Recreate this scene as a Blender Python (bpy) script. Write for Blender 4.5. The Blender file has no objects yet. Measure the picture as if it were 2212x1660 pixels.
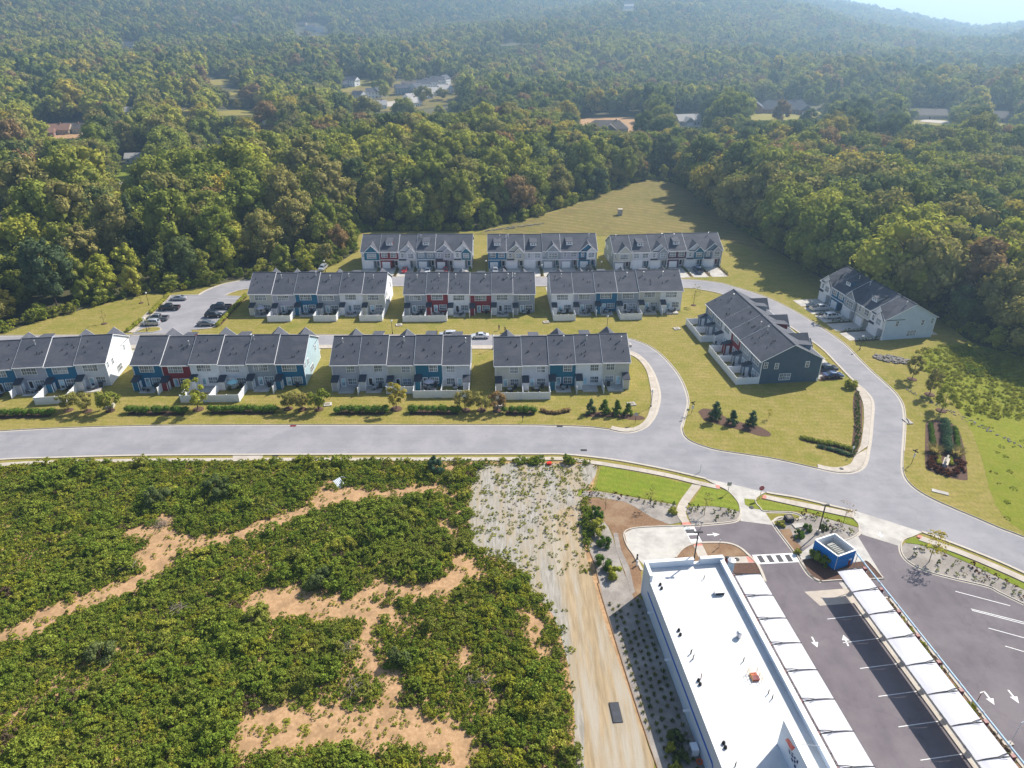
import bpy, bmesh, math, random
import numpy as np
from mathutils import Vector, Matrix
rnd = random.Random(7)
PI = math.pi
S = bpy.context.scene
C = S.collection
# ------------------------------------------------------------------ camera
F_PX, Y_HOR, CAM_H = 1475.0, 45.0, 73.0           # measured on the photograph scaled to 2212 x 1660
PITCH = math.atan((830 - Y_HOR) / F_PX)
cam_d = bpy.data.cameras.new('camera'); cam = bpy.data.objects.new('camera', cam_d); C.objects.link(cam)
cam.location = (0, 0, CAM_H); cam.rotation_euler = (PI/2 - PITCH, 0, 0)
cam_d.sensor_width = 36; cam_d.lens = 36 * F_PX / 2212; cam_d.clip_start = 0.5; cam_d.clip_end = 20000
S.camera = cam
# ------------------------------------------------------------------ sky, sun, exposure
SUN_EL, SUN_AZ = math.radians(42), math.radians(49)   # azimuth measured from +Y towards +X
W = bpy.data.worlds.new('World'); S.world = W; W.use_nodes = True
wn = W.node_tree; bg = wn.nodes['Background']
sky = wn.nodes.new('ShaderNodeTexSky'); sky.sky_type = 'NISHITA'; sky.sun_disc = False
sky.sun_elevation = SUN_EL; sky.sun_rotation = SUN_AZ; sky.altitude = 300; sky.air_density = 1.0; sky.dust_density = 1.5; sky.ozone_density = 1.0
wn.links.new(sky.outputs[0], bg.inputs[0]); bg.inputs[1].default_value = 0.095
sl = bpy.data.lights.new('sun', 'SUN'); sl.energy = 5.0; sl.angle = math.radians(0.5); sl.color = (1.0, 0.945, 0.85)
sun = bpy.data.objects.new('sun', sl); C.objects.link(sun)
SUN_DIR = Vector((math.sin(SUN_AZ)*math.cos(SUN_EL), math.cos(SUN_AZ)*math.cos(SUN_EL), math.sin(SUN_EL)))
sun.rotation_euler = SUN_DIR.to_track_quat('Z', 'Y').to_euler(); sun.location = (100, 100, 400)
S.view_settings.view_transform = 'Standard'; S.view_settings.look = 'None'
S.view_settings.exposure = 0.68; S.view_settings.gamma = 1.0; S.view_settings.use_curve_mapping = False
S.render.engine = 'CYCLES'
S.cycles.max_bounces = 6; S.cycles.diffuse_bounces = 3; S.cycles.transmission_bounces = 3; S.cycles.volume_bounces = 0
S.cycles.transparent_max_bounces = 6; S.cycles.use_fast_gi = False

# ------------------------------------------------------------------ pixel -> place
def ray(px, py):
    u = (px - 1106) / F_PX; v = (830 - py) / F_PX
    return (u, math.cos(PITCH) + v*math.sin(PITCH), -math.sin(PITCH) + v*math.cos(PITCH))
def at(px, py, z=0.0):
    d = ray(px, py); t = (z - CAM_H) / d[2]
    return Vector((d[0]*t, d[1]*t, z))
def crop(x0, y0, w, tw=2212):
    s = w / tw
    return lambda x, y: ((x0 + x*s) * .72029, (y0 + y*s) * .72029)
def ats(pts, z=0.0, cr=None):
    return [at(*(cr(*p) if cr else p), z) for p in pts]
def proj_np(p):
    q = p - np.array([0, 0, CAM_H]); cf, sf = math.cos(PITCH), math.sin(PITCH)
    dep = q[:, 1]*cf - q[:, 2]*sf; up = q[:, 1]*sf + q[:, 2]*cf
    return 1106 + F_PX*q[:, 0]/dep, 830 - F_PX*up/dep
K0 = crop(0, 900, 1000); K9h = crop(900, 900, 1000); KM = crop(700, 650, 800); KN = crop(1400, 650, 800)
KR = crop(1900, 750, 1000); KC = crop(1700, 1350, 800); KD = crop(2300, 1350, 771); KE = crop(1700, 1700, 1371)
KP = crop(400, 800, 400); KQ = crop(2400, 900, 671); K1 = crop(1800, 1650, 500); K2 = crop(2000, 1950, 500)
K3 = crop(2450, 1600, 350); K4 = crop(2571, 1930, 500); KB = crop(1450, 950, 500); KL = crop(0, 960, 420, 2051)
KA = crop(380, 960, 600); KF = crop(1060, 690, 380); KG = crop(1440, 690, 380); KH = crop(1800, 690, 420)

# ------------------------------------------------------------------ mesh builder
class MB:
    def __init__(s): s.v = []; s.f = []; s.m = []
    def add(s, vs, fs, m=0):
        o = len(s.v); s.v += [tuple(v) for v in vs]
        for f in fs: s.f.append([i + o for i in f]); s.m.append(m)
        return s
    def box(s, x0, y0, z0, x1, y1, z1, m=0):
        return s.add([(x0,y0,z0),(x1,y0,z0),(x1,y1,z0),(x0,y1,z0),(x0,y0,z1),(x1,y0,z1),(x1,y1,z1),(x0,y1,z1)],
              [(0,3,2,1),(4,5,6,7),(0,1,5,4),(1,2,6,5),(2,3,7,6),(3,0,4,7)], m)
    def poly(s, pts, m=0): return s.add(pts, [tuple(range(len(pts)))], m)
    def extr(s, pts, off, m=0):
        n = len(pts); off = Vector(off); a = [Vector(p) for p in pts]; b = [p + off for p in a]
        fs = [tuple(range(n))[::-1], tuple(range(n, 2*n))] + [(i, (i+1) % n, n + (i+1) % n, n + i) for i in range(n)]
        return s.add(a + b, fs, m)
    def tube(s, pts, r, n=6, m=0):
        pts = [Vector(p) for p in pts]; k = len(pts); rs = r if isinstance(r, (list, tuple)) else [r]*k
        vs = []; fs = []
        for i, p in enumerate(pts):
            d = (pts[min(i+1, k-1)] - pts[max(i-1, 0)]).normalized()
            a = d.cross(Vector((0, 0, 1)) if abs(d.z) < .95 else Vector((1, 0, 0))).normalized(); b = d.cross(a)
            for j in range(n):
                t = 2*PI*j/n; vs.append(p + (a*math.cos(t) + b*math.sin(t))*rs[i])
        for i in range(k-1):
            for j in range(n):
                fs.append((i*n+j, i*n+(j+1) % n, (i+1)*n+(j+1) % n, (i+1)*n+j))
        fs += [tuple(range(n))[::-1], tuple((k-1)*n + j for j in range(n))]
        return s.add(vs, fs, m)
    def lathe(s, prof, n=10, c=(0, 0, 0), m=0):
        vs = []; fs = []; k = len(prof)
        for (r, z) in prof:
            for j in range(n):
                t = 2*PI*j/n; vs.append((c[0]+r*math.cos(t), c[1]+r*math.sin(t), c[2]+z))
        for i in range(k-1):
            for j in range(n): fs.append((i*n+j, i*n+(j+1) % n, (i+1)*n+(j+1) % n, (i+1)*n+j))
        fs += [tuple(range(n))[::-1], tuple((k-1)*n + j for j in range(n))]
        return s.add(vs, fs, m)
    def mesh(s, name, *mats, smooth=False):
        me = bpy.data.meshes.new(name); me.from_pydata([tuple(v) for v in s.v], [], s.f)
        for mt in mats: me.materials.append(mt)
        if len(mats) > 1: me.polygons.foreach_set('material_index', s.m)
        if smooth: me.polygons.foreach_set('use_smooth', [True]*len(me.polygons))
        me.update(); return me
def obj(name, mesh, parent=None, loc=None, rz=0.0, scale=None):
    o = bpy.data.objects.new(name, mesh); C.objects.link(o)
    if parent: o.parent = parent
    if loc is not None: o.location = loc
    if rz: o.rotation_euler = (0, 0, rz)
    if scale is not None: o.scale = (scale,)*3 if isinstance(scale, (int, float)) else scale
    return o
def tag(o, label, cat, group=None):
    o['label'] = label; o['category'] = cat
    if group: o['group'] = group
    return o
def thing(name, label, cat, loc=(0, 0, 0), rz=0.0, group=None, scale=None):
    return tag(obj(name, None, None, loc, rz, scale), label, cat, group)
def struct(name, mesh, label=None):
    o = obj(name, mesh); o['kind'] = 'structure'
    if label: o['label'] = label
    return o
def dup(root, loc, rz=0.0, label=None, group=None, scale=None):
    r = root.copy(); C.objects.link(r); r.location = loc; r.rotation_euler = (0, 0, rz)
    if scale is not None: r.scale = (scale,)*3 if isinstance(scale, (int, float)) else scale
    if label: r['label'] = label
    if group: r['group'] = group
    for ch in root.children:
        c = ch.copy(); C.objects.link(c); c.parent = r
        for g in ch.children:
            d = g.copy(); C.objects.link(d); d.parent = c
    return r

# ------------------------------------------------------------------ materials
def _nt(name):
    m = bpy.data.materials.new(name); m.use_nodes = True
    return m, m.node_tree, m.node_tree.nodes['Principled BSDF']
def N(nt, t, **kw):
    n = nt.nodes.new(t)
    for k, v in kw.items():
        if k.startswith('i_'): n.inputs[k[2:].replace('_', ' ')].default_value = v
        else: setattr(n, k, v)
    return n
def rgba(c): return (c[0], c[1], c[2], 1.0)
def mixc(nt, fac, a, b, blend='MIX'):
    n = nt.nodes.new('ShaderNodeMix'); n.data_type = 'RGBA'; n.blend_type = blend
    for sck, v in ((0, fac), (6, a), (7, b)):
        if hasattr(v, 'links'): nt.links.new(v, n.inputs[sck])
        else: n.inputs[sck].default_value = rgba(v) if isinstance(v, tuple) and len(v) == 3 else v
    return n.outputs[2]
def ramp(nt, src, lo, hi, a=0.0, b=1.0):
    n = nt.nodes.new('ShaderNodeMapRange'); n.inputs[1].default_value = lo; n.inputs[2].default_value = hi
    n.inputs[3].default_value = a; n.inputs[4].default_value = b
    nt.links.new(src, n.inputs[0]); return n.outputs[0]
def pos(nt, sc=(1, 1, 1), rz=0.0):
    g = nt.nodes.new('ShaderNodeNewGeometry'); mp = nt.nodes.new('ShaderNodeMapping')
    mp.inputs['Scale'].default_value = sc; mp.inputs['Rotation'].default_value = (0, 0, rz)
    nt.links.new(g.outputs['Position'], mp.inputs[0]); return mp.outputs[0]
def noi(nt, vec, scale, det=4, rough=.6):
    n = N(nt, 'ShaderNodeTexNoise', i_Scale=scale, i_Detail=det, i_Roughness=rough)
    nt.links.new(vec, n.inputs[0]); return n.outputs['Fac']
def mat(name, c, c2=None, scale=3.0, rough=.8, metal=0.0, spec=.3, bump=0.0, big=0.0, stretch=(1, 1, 1), c3=None, s3=.05):
    """base colour broken up by one or two noises, optional fine relief"""
    m, nt, b = _nt(name); c2 = c2 or tuple(x*.8 for x in c)
    v = pos(nt, stretch); f = noi(nt, v, scale)
    col = mixc(nt, ramp(nt, f, .35, .65), c, c2)
    if c3: col = mixc(nt, ramp(nt, noi(nt, v, s3, 5, .65), .45, .62), col, c3)
    nt.links.new(col, b.inputs['Base Color'])
    b.inputs['Roughness'].default_value = rough; b.inputs['Metallic'].default_value = metal
    b.inputs['Specular IOR Level'].default_value = spec
    if bump:
        bp = N(nt, 'ShaderNodeBump', i_Strength=bump, i_Distance=.05); nt.links.new(f, bp.inputs['Height']); nt.links.new(bp.outputs[0], b.inputs['Normal'])
    return m
def siding(name, c, step=.18):
    m, nt, b = _nt(name); v = pos(nt)
    sep = N(nt, 'ShaderNodeSeparateXYZ'); nt.links.new(v, sep.inputs[0])
    md = N(nt, 'ShaderNodeMath', operation='MODULO'); nt.links.new(sep.outputs[2], md.inputs[0]); md.inputs[1].default_value = step
    lap = ramp(nt, md.outputs[0], 0, step)
    f = noi(nt, v, .8, 4)
    nt.links.new(mixc(nt, ramp(nt, f, .3, .7), c, tuple(x*.86 for x in c)), b.inputs['Base Color'])
    bp = N(nt, 'ShaderNodeBump', i_Strength=.5, i_Distance=.03); bp.invert = True
    nt.links.new(lap, bp.inputs['Height']); nt.links.new(bp.outputs[0], b.inputs['Normal'])
    b.inputs['Roughness'].default_value = .6; b.inputs['Specular IOR Level'].default_value = .3
    return m
def lawn_mat(name, ca, cb, cc, stripe=.25, rz=0.0, cd=None, ws=.22):
    m, nt, b = _nt(name); v = pos(nt)
    big = noi(nt, v, .035, 5, .6); mid = noi(nt, v, .35, 4, .65); fine = noi(nt, pos(nt, (1, .35, 1), rz), 3.0, 4, .75)
    col = mixc(nt, ramp(nt, big, .38, .62), ca, cb)
    col = mixc(nt, ramp(nt, mid, .42, .68, 0, .75), col, cc)
    if cd: col = mixc(nt, ramp(nt, noi(nt, v, .09, 6, .7), .54, .68, 0, .8), col, cd)
    wv = N(nt, 'ShaderNodeTexWave', i_Scale=ws, i_Distortion=2.0, i_Detail=2.0); wv.bands_direction = 'Y'
    nt.links.new(pos(nt, (1, 1, 1), rz), wv.inputs[0])
    col = mixc(nt, ramp(nt, wv.outputs['Fac'], 0, 1, 0, stripe), col, tuple(x*.72 for x in ca))
    col = mixc(nt, ramp(nt, fine, .38, .68, 0, .6), col, tuple(x*.5 for x in cb)); col = mixc(nt, ramp(nt, noi(nt, v, .6, 5, .7), .60, .72, 0, .55), col, (cc[0]*1.05, cc[1]*.95, cc[2]*1.25))
    nt.links.new(col, b.inputs['Base Color']); b.inputs['Roughness'].default_value = .95; b.inputs['Specular IOR Level'].default_value = .05
    bp = N(nt, 'ShaderNodeBump', i_Strength=.6, i_Distance=.12); nt.links.new(fine, bp.inputs['Height']); nt.links.new(bp.outputs[0], b.inputs['Normal'])
    return m
def road_mat(name, c, c2, c3, cell=.14, crack=.4, stretch=(1, 1, 1), st=.16):
    m, nt, b = _nt(name); v = pos(nt)
    col = mixc(nt, ramp(nt, noi(nt, pos(nt, stretch), .7, 5, .65), .35, .65), c, c2)
    col = mixc(nt, ramp(nt, noi(nt, v, st, 5, .65), .42, .62), col, c3)
    col = mixc(nt, ramp(nt, noi(nt, v, .9, 3, .6), .62, .74, 0, .35), col, tuple(x*.7 for x in c2))       # oil and damp spots
    w = N(nt, 'ShaderNodeTexVoronoi', feature='DISTANCE_TO_EDGE'); w.inputs['Scale'].default_value = cell
    wn_ = N(nt, 'ShaderNodeVectorMath', operation='ADD'); nz = N(nt, 'ShaderNodeTexNoise', i_Scale=.5, i_Detail=4.0); nt.links.new(v, nz.inputs[0])
    sc_ = N(nt, 'ShaderNodeVectorMath', operation='SCALE'); nt.links.new(nz.outputs['Color'], sc_.inputs[0]); sc_.inputs['Scale'].default_value = 3.0
    nt.links.new(v, wn_.inputs[0]); nt.links.new(sc_.outputs[0], wn_.inputs[1]); nt.links.new(wn_.outputs[0], w.inputs['Vector'])
    col = mixc(nt, ramp(nt, w.outputs['Distance'], .0, .012, crack, 0), col, tuple(x*.45 for x in c2))
    g = noi(nt, v, 14, 2, .7); col = mixc(nt, ramp(nt, g, .3, .7, 0, .35), col, tuple(x*.72 for x in c))
    nt.links.new(col, b.inputs['Base Color']); b.inputs['Roughness'].default_value = .9; b.inputs['Specular IOR Level'].default_value = .15
    return m
def leaf_mat(name, c1, c2, tr=.26, vary=.55):
    m, nt, b = _nt(name); nt.nodes.remove(b)
    oi = N(nt, 'ShaderNodeObjectInfo'); fa = N(nt, 'ShaderNodeAttribute', attribute_name='v')
    col = mixc(nt, oi.outputs['Random'], c1, c2)
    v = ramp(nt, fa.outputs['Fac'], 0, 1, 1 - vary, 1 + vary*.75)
    mu = N(nt, 'ShaderNodeVectorMath', operation='SCALE'); nt.links.new(col, mu.inputs[0]); nt.links.new(v, mu.inputs['Scale'])
    d = N(nt, 'ShaderNodeBsdfDiffuse'); t = N(nt, 'ShaderNodeBsdfTranslucent'); ms = N(nt, 'ShaderNodeMixShader'); ms.inputs[0].default_value = tr
    nt.links.new(mu.outputs[0], d.inputs[0])
    wm = mixc(nt, .5, mu.outputs[0], (c1[0]*1.3, c1[1]*1.25, c1[2]*.6)); nt.links.new(wm, t.inputs[0])
    nt.links.new(d.outputs[0], ms.inputs[1]); nt.links.new(t.outputs[0], ms.inputs[2])
    nt.links.new(ms.outputs[0], nt.nodes['Material Output'].inputs[0])
    return m
def glass_mat(name, c, rough=.08):
    m, nt, b = _nt(name); v = pos(nt)
    f = noi(nt, v, .45, 2); nt.links.new(mixc(nt, ramp(nt, f, .42, .58), c, tuple(min(1, x*2.2+.03) for x in c)), b.inputs['Base Color'])
    b.inputs['Roughness'].default_value = rough; b.inputs['Specular IOR Level'].default_value = .6
    return m
M = {}
M['lawn'] = lawn_mat('lawn', (.315, .262, .072), (.235, .222, .042), (.40, .30, .12), .35, .05, cd=(.18, .21, .032))
M['lawn_green'] = lawn_mat('irrigated_lawn', (.17, .235, .022), (.23, .27, .038), (.28, .27, .048), .3, .3)
M['field'] = lawn_mat('mown_field', (.27, .215, .075), (.16, .16, .04), (.36, .25, .12), .75, .5, cd=(.17, .115, .06), ws=.07)
M['meadow'] = lawn_mat('meadow', (.18, .21, .022), (.23, .25, .03), (.27, .25, .045), .1, .2)
M['floor'] = mat('woodland_floor', (.075, .068, .03), (.05, .055, .02), .08, .95, c3=(.11, .10, .045), s3=.01)
M['road'] = road_mat('worn_road', (.29, .28, .295), (.25, .242, .258), (.335, .32, .33), .10, .14, (.05, 1, 1))
M['asphalt'] = road_mat('lot_asphalt', (.17, .146, .158), (.138, .119, .13), (.205, .18, .187), .09, .16, (1, .3, 1), .12)
M['patch'] = mat('asphalt_patch', (.10, .095, .10), (.085, .08, .085), 3, .9, spec=.2)
M['concrete'] = mat('concrete', (.53, .465, .40), (.46, .405, .345), 1.0, .9, spec=.15, c3=(.42, .365, .305), s3=.3)
M['concrete_pale'] = mat('pale_concrete', (.54, .51, .465), (.47, .44, .395), .6, .9, spec=.15, c3=(.39, .36, .33), s3=.35)
M['kerb'] = mat('kerb_concrete', (.53, .475, .405), (.46, .405, .34), 1.5, .9, spec=.15)
M['tactile'] = mat('tactile_brick', (.62, .25, .19), (.52, .20, .16), 2, .9)
M['dirt'] = mat('bare_dirt', (.52, .33, .185), (.39, .235, .12), 2.2, .95, spec=.05, bump=.8, c3=(.33, .205, .11), s3=.5)
M['gravel'] = mat('white_gravel', (.40, .37, .33), (.255, .23, .19), 3.0, .95, spec=.1, bump=.9, stretch=(1, .12, 1), c3=(.36, .29, .20), s3=.45)
M['sandtrack'] = mat('sandy_track', (.42, .315, .195), (.29, .22, .135), 2.2, .95, spec=.05, bump=.8, stretch=(1, .1, 1), c3=(.40, .35, .28), s3=.5)
M['mulch'] = mat('dark_mulch', (.13, .072, .05), (.08, .045, .033), 4, .95, bump=.8)
M['mulch_brown'] = mat('brown_mulch', (.25, .145, .08), (.175, .10, .055), 3, .95, bump=.8, c3=(.28, .185, .11), s3=.25)
M['bedgravel'] = mat('grey_bed_gravel', (.30, .265, .235), (.21, .185, .165), 7, .95, bump=.8, c3=(.35, .315, .28), s3=.3)
M['paint'] = mat('white_line_paint', (.80, .79, .77), (.70, .69, .67), 4, .7)
M['roof'] = mat('charcoal_shingles', (.082, .088, .108), (.06, .064, .08), 2.2, .85, spec=.25, bump=.3, stretch=(1, 1, 3), c3=(.096, .098, .116), s3=.25)
M['closet_roof'] = mat('dark_shingles', (.055, .06, .08), (.04, .045, .06), 3, .85)
M['trim'] = mat('white_trim', (.82, .82, .82), (.76, .76, .77), 2, .5)
M['vinyl'] = mat('white_vinyl', (.80, .81, .84), (.74, .75, .78), .8, .45)
M['metal'] = mat('galvanised_metal', (.62, .63, .65), (.5, .5, .52), 6, .35, metal=.7)
M['black'] = mat('black_metal', (.02, .02, .022), (.014, .014, .016), 5, .45)
M['dark'] = mat('dark_plastic', (.03, .03, .035), (.02, .02, .022), 5, .6)
M['brick_red'] = mat('burgundy_steel', (.22, .035, .035), (.16, .03, .03), 5, .5)
M['pipe_blue'] = mat('pale_blue_pipe', (.55, .70, .80), (.45, .62, .74), 4, .4)
M['rubber'] = mat('tyre_rubber', (.018, .018, .018), (.012, .012, .012), 8, .8)
M['rim'] = mat('alloy_rim', (.55, .56, .58), (.45, .46, .48), 8, .3, metal=.8)
M['glass'] = glass_mat('window_glass', (.10, .12, .14))
M['door_glass'] = glass_mat('door_glass', (.22, .33, .38))
M['carglass'] = glass_mat('car_glass', (.012, .016, .02), .05)
M['lens'] = mat('lamp_lens', (.8, .82, .85), (.7, .72, .75), 10, .15)
M['tail'] = mat('red_lens', (.35, .01, .01), (.28, .01, .01), 10, .2)
M['globe'] = mat('white_globe', (.85, .85, .83), (.82, .82, .80), 10, .25)
M['bark'] = mat('bark', (.12, .09, .065), (.075, .055, .04), 6, .95, bump=.6)
M['bark_pale'] = mat('pale_bark', (.30, .25, .19), (.2, .16, .12), 6, .95, bump=.6)
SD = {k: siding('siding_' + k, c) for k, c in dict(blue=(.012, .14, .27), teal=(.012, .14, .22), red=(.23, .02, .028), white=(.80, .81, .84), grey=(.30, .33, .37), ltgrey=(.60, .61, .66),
      beige=(.54, .53, .47), lavender=(.42, .42, .49), slate=(.17, .23, .30), navy=(.07, .115, .165), paleblue=(.55, .64, .73), glare_blue=(.44, .57, .62), green=(.20, .24, .24), purple=(.10, .03, .06), brick=(.28, .15, .10), tan=(.45, .36, .26)).items()}  # light blue of the row 1b end: blue siding with sun glare painted in
# ------------------------------------------------------------------ terrain
def sstep(a, b, x):
    t = np.clip((x - a) / (b - a), 0, 1); return t*t*(3 - 2*t)
def terr(x, y):
    x = np.asarray(x, float); y = np.asarray(y, float)
    r = np.hypot(x, y); az = np.degrees(np.arctan2(x, np.maximum(y, 1e-3)))
    g = np.interp(az, [-90, 8, 15, 21.9, 25.2, 28.3, 31, 33.5, 37, 60], [1, 1, .84, .57, .43, .29, .165, .205, .22, .26])
    hill = .100*180*np.log1p(np.exp(np.clip((r - 930)/180, -30, 30)))*g
    fall = 1 - .9*sstep(3150, 4600, r)
    und = 7*np.sin(x/150 + 1.3)*np.sin(y/190 + .4) + 4*np.sin(x/71 + y/95)
    und2 = 22*np.sin(x/330 + y/900 + .7)*np.sin(y/410 + 1.1) + 12*np.sin(x/160 - y/230)
    return (hill*fall + und)*sstep(380, 800, r) + und2*sstep(1000, 1800, r)*(1 - sstep(2300, 2900, r))*(.3 + .7*sstep(.3, .6, g)) - .08
def hit(px, py, dz=0.0):
    d = ray(px, py); t = 60.0
    while t < 4200:
        x, y, z = d[0]*t, d[1]*t, CAM_H + d[2]*t
        if z <= float(terr(x, y)) + dz: break
        t += 4.0
    return Vector((d[0]*t, d[1]*t, float(terr(d[0]*t, d[1]*t))))
def graded(a, b, n, k): 
    u = np.linspace(-1 if a < 0 else 0, 1, n); return np.where(u < 0, -a, b)*np.sinh(k*u)/math.sinh(k)
gx = graded(-4800, 4800, 170, 2.6); gy = np.concatenate([np.linspace(-400, 250, 14), np.linspace(280, 900, 40), np.linspace(930, 3600, 100), np.linspace(3700, 6000, 14)])
GX, GY = np.meshgrid(gx, gy); GZ = terr(GX, GY)
nv, nu = GX.shape
vs = np.stack([GX, GY, GZ], -1).reshape(-1, 3)
ii = np.arange(nv*nu).reshape(nv, nu)
fs = np.stack([ii[:-1, :-1], ii[:-1, 1:], ii[1:, 1:], ii[1:, :-1]], -1).reshape(-1, 4)
me = bpy.data.meshes.new('terrain'); me.from_pydata(vs.tolist(), [], fs.tolist()); me.materials.append(M['floor'])
me.polygons.foreach_set('use_smooth', [True]*len(me.polygons))
struct('ground', me)

# ------------------------------------------------------------------ flat sheets, kerbs, slabs
def spl(pts, n=6):
    """Catmull-Rom through 2D/3D points"""
    P = [Vector(p) for p in pts]; out = []
    for i in range(len(P)-1):
        p0, p1, p2, p3 = P[max(i-1, 0)], P[i], P[i+1], P[min(i+2, len(P)-1)]
        for k in range(n):
            t = k/n
            out.append(.5*((2*p1) + (p2-p0)*t + (2*p0-5*p1+4*p2-p3)*t*t + (3*p1-p0-3*p2+p3)*t**3))
    out.append(P[-1]); return out
def ws(pts, cr=None, n=5): return spl([tuple(at(*(cr(*p) if cr else p)))[:2] for p in pts], n)
def sheet(name, pts, m, z, kind=True):
    me = bpy.data.meshes.new(name); me.from_pydata([(p[0], p[1], z) for p in pts], [], [list(range(len(pts)))])
    me.materials.append(m)
    bm = bmesh.new(); bm.from_mesh(me); bmesh.ops.triangulate(bm, faces=bm.faces[:])
    for f in bm.faces:
        if f.normal.z < 0: f.normal_flip()
    bm.to_mesh(me); bm.free()
    return struct(name, me) if kind else me
def offs(line, d):
    out = []; n = len(line)
    for i, p in enumerate(line):
        a = line[max(i-1, 0)]; b = line[min(i+1, n-1)]; t = Vector((b[0]-a[0], b[1]-a[1]))
        t = t.normalized() if t.length > 1e-6 else Vector((1, 0)); out.append(Vector((p[0]-t.y*d, p[1]+t.x*d)))
    return out
def kerb(line, out=1, h=.14, w=.18, gut=.42, m='kerb', z0=.0, name='kerb'):
    """line = edge of the road; out = +1 when the kerb stands to the left of the line's direction"""
    a = offs(line, 0); b = offs(line, out*w); g = offs(line, -out*gut) if gut else None
    mb = MB(); n = len(line)
    prof = ([(g, z0+.024)] if g else []) + [(a, z0+.028 if g else z0), (a, z0+h), (b, z0+h), (b, z0-.03)]
    vs = [(p[i][0], p[i][1], zz) for (p, zz) in prof for i in range(n)]; fs = []
    for k in range(len(prof)-1):
        for i in range(n-1): fs.append((k*n+i, k*n+i+1, (k+1)*n+i+1, (k+1)*n+i) if out < 0 else (k*n+i+1, k*n+i, (k+1)*n+i, (k+1)*n+i+1))
    mb.add(vs, fs); return struct(name, mb.mesh(name, M[m]))
def resample(line, n):
    d = [0.0]
    for i in range(1, len(line)): d.append(d[-1] + math.hypot(line[i][0]-line[i-1][0], line[i][1]-line[i-1][1]))
    out = []; j = 0
    for k in range(n+1):
        s = d[-1]*k/n
        while j < len(d)-2 and d[j+1] < s: j += 1
        t = (s - d[j])/max(d[j+1]-d[j], 1e-9); out.append(Vector((line[j][0]+(line[j+1][0]-line[j][0])*t, line[j][1]+(line[j+1][1]-line[j][1])*t)))
    return out
def pathslabs(A, B, step=1.6, z=.13, m='concrete', name='sidewalk', gap=.010):
    L = sum(math.hypot(A[i+1][0]-A[i][0], A[i+1][1]-A[i][1]) for i in range(len(A)-1)); n = max(2, int(L/step))
    a = resample(A, n); b = resample(B, n)
    base = struct(name, sheet(name, list(offs(a, 0)) + list(offs(b, 0))[::-1], M['kerb'], z-.03, False))
    for i in range(n):
        p = [a[i].lerp(a[i+1], gap), a[i].lerp(a[i+1], 1-gap), b[i].lerp(b[i+1], 1-gap), b[i].lerp(b[i+1], gap)]
        dz = rnd.uniform(-.004, .004)
        obj('slab', MB().extr([(q.x, q.y, z-.12) for q in p], (0, 0, .12+dz)).mesh('slab', M[m]), base)
    return base

# lawns -------------------------------------------------------------
EDGE_L = [(-260, 800), (0, 722), (60, 702), (140, 680), (230, 655), (320, 636), (370, 634), (450, 617), (540, 602), (640, 590), (700, 578), (745, 560), (772, 535), (772, 505), (860, 500), (1000, 500), (1040, 497), (1100, 484), (1200, 455), (1300, 420), (1385, 392), (1420, 389)]
EDGE_R = [(1420, 389), (1470, 402), (1510, 430), (1560, 470), (1620, 510), (1700, 556), (1790, 610), (1900, 655), (2030, 690), (2110, 745), (2300, 790)]
lawn_edge = ws(EDGE_L, None, 4) + ws(EDGE_R, None, 4)[1:]
RN = ws([(-300, 975), (-120, 944), (0, 932), (136, 925), (272, 921), (450, 918.6), (800, 918.4), (1100, 918.6), (1200, 920), (1270, 922.5), (1318, 928)])
lawn_s = [Vector((150, 60)), Vector((-200, 60))]
lp = [Vector((p[0], p[1])) for p in ws([(2400, 1230), (2212, 1164), (2108, 1123), (2008, 1079)], None, 3)]
sheet('lawn', [Vector(p) for p in lawn_edge] + [Vector((190, 75))] + lp + [Vector((at(1750, 1060).x, at(1750, 1060).y)), Vector((at(1400, 960).x, at(1400, 960).y))] + RN[::-1], M['lawn'], 0.0)
fld = ws([(1020, 507), (1100, 486), (1200, 457), (1300, 422), (1385, 394), (1420, 391), (1470, 404), (1510, 432), (1560, 472), (1620, 512), (1640, 540), (1560, 520), (1400, 512), (1200, 510), (1060, 510)], None, 4)
sheet('field', fld, M['field'], .012)
mdw = ws([(1990, 762), (2030, 748), (2100, 745), (2212, 770), (2330, 800), (2330, 1170), (2212, 1148), (2150, 1090), (2120, 990), (2090, 915), (2035, 840), (1985, 790)], None, 3)
sheet('meadow', mdw, M['meadow'], .012)

# main road ---------------------------------------------------------
RS = ws([(-300, 1045), (-120, 1010), (0, 994), (136, 989), (270, 985.4), (450, 983.6), (800, 982.6), (1000, 982), (1150, 982), (1224, 983), (1328, 994.5), (1433, 1014), (1524, 1035), (1590, 1049), (1656, 1065), (1719, 1075.5), (1787, 1091.5), (1847, 1106), (1920, 1127), (1990, 1149.5), (2108, 1194), (2212, 1239), (2420, 1345)])
RN2 = ws([(1474, 925), (1480, 943), (1500, 957), (1547, 972), (1610, 982), (1667, 990.6), (1720, 1002), (1766, 1012.5)])
RN3 = ws([(1952, 975), (1951, 1012), (1957, 1034), (1976, 1055), (2008, 1075), (2058, 1098), (2108, 1119), (2159, 1141), (2212, 1161), (2420, 1245)])
J1 = ws([(1318, 928), (1345, 934), (1370, 932.5), (1395, 922), (1410, 905)])
J2 = ws([(1766, 1012.5), (1807, 1021), (1840, 1021), (1862, 1011), (1871, 995), (1875, 972)])
road_n = RN + [at(1410, 905).xy, at(1474, 925).xy] + RN2[1:] + [at(1875, 972).xy, at(1952, 975).xy] + RN3[1:]
road_n = RN + J1[1:] + RN2 + J2[1:] + RN3
sheet('main_road', road_n + RS[::-1], M['road'], .016)
kerb(RN, 1, .17, .07); kerb(RN2, 1, .17, .07); kerb(RN3, 1, .17, .07)
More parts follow.
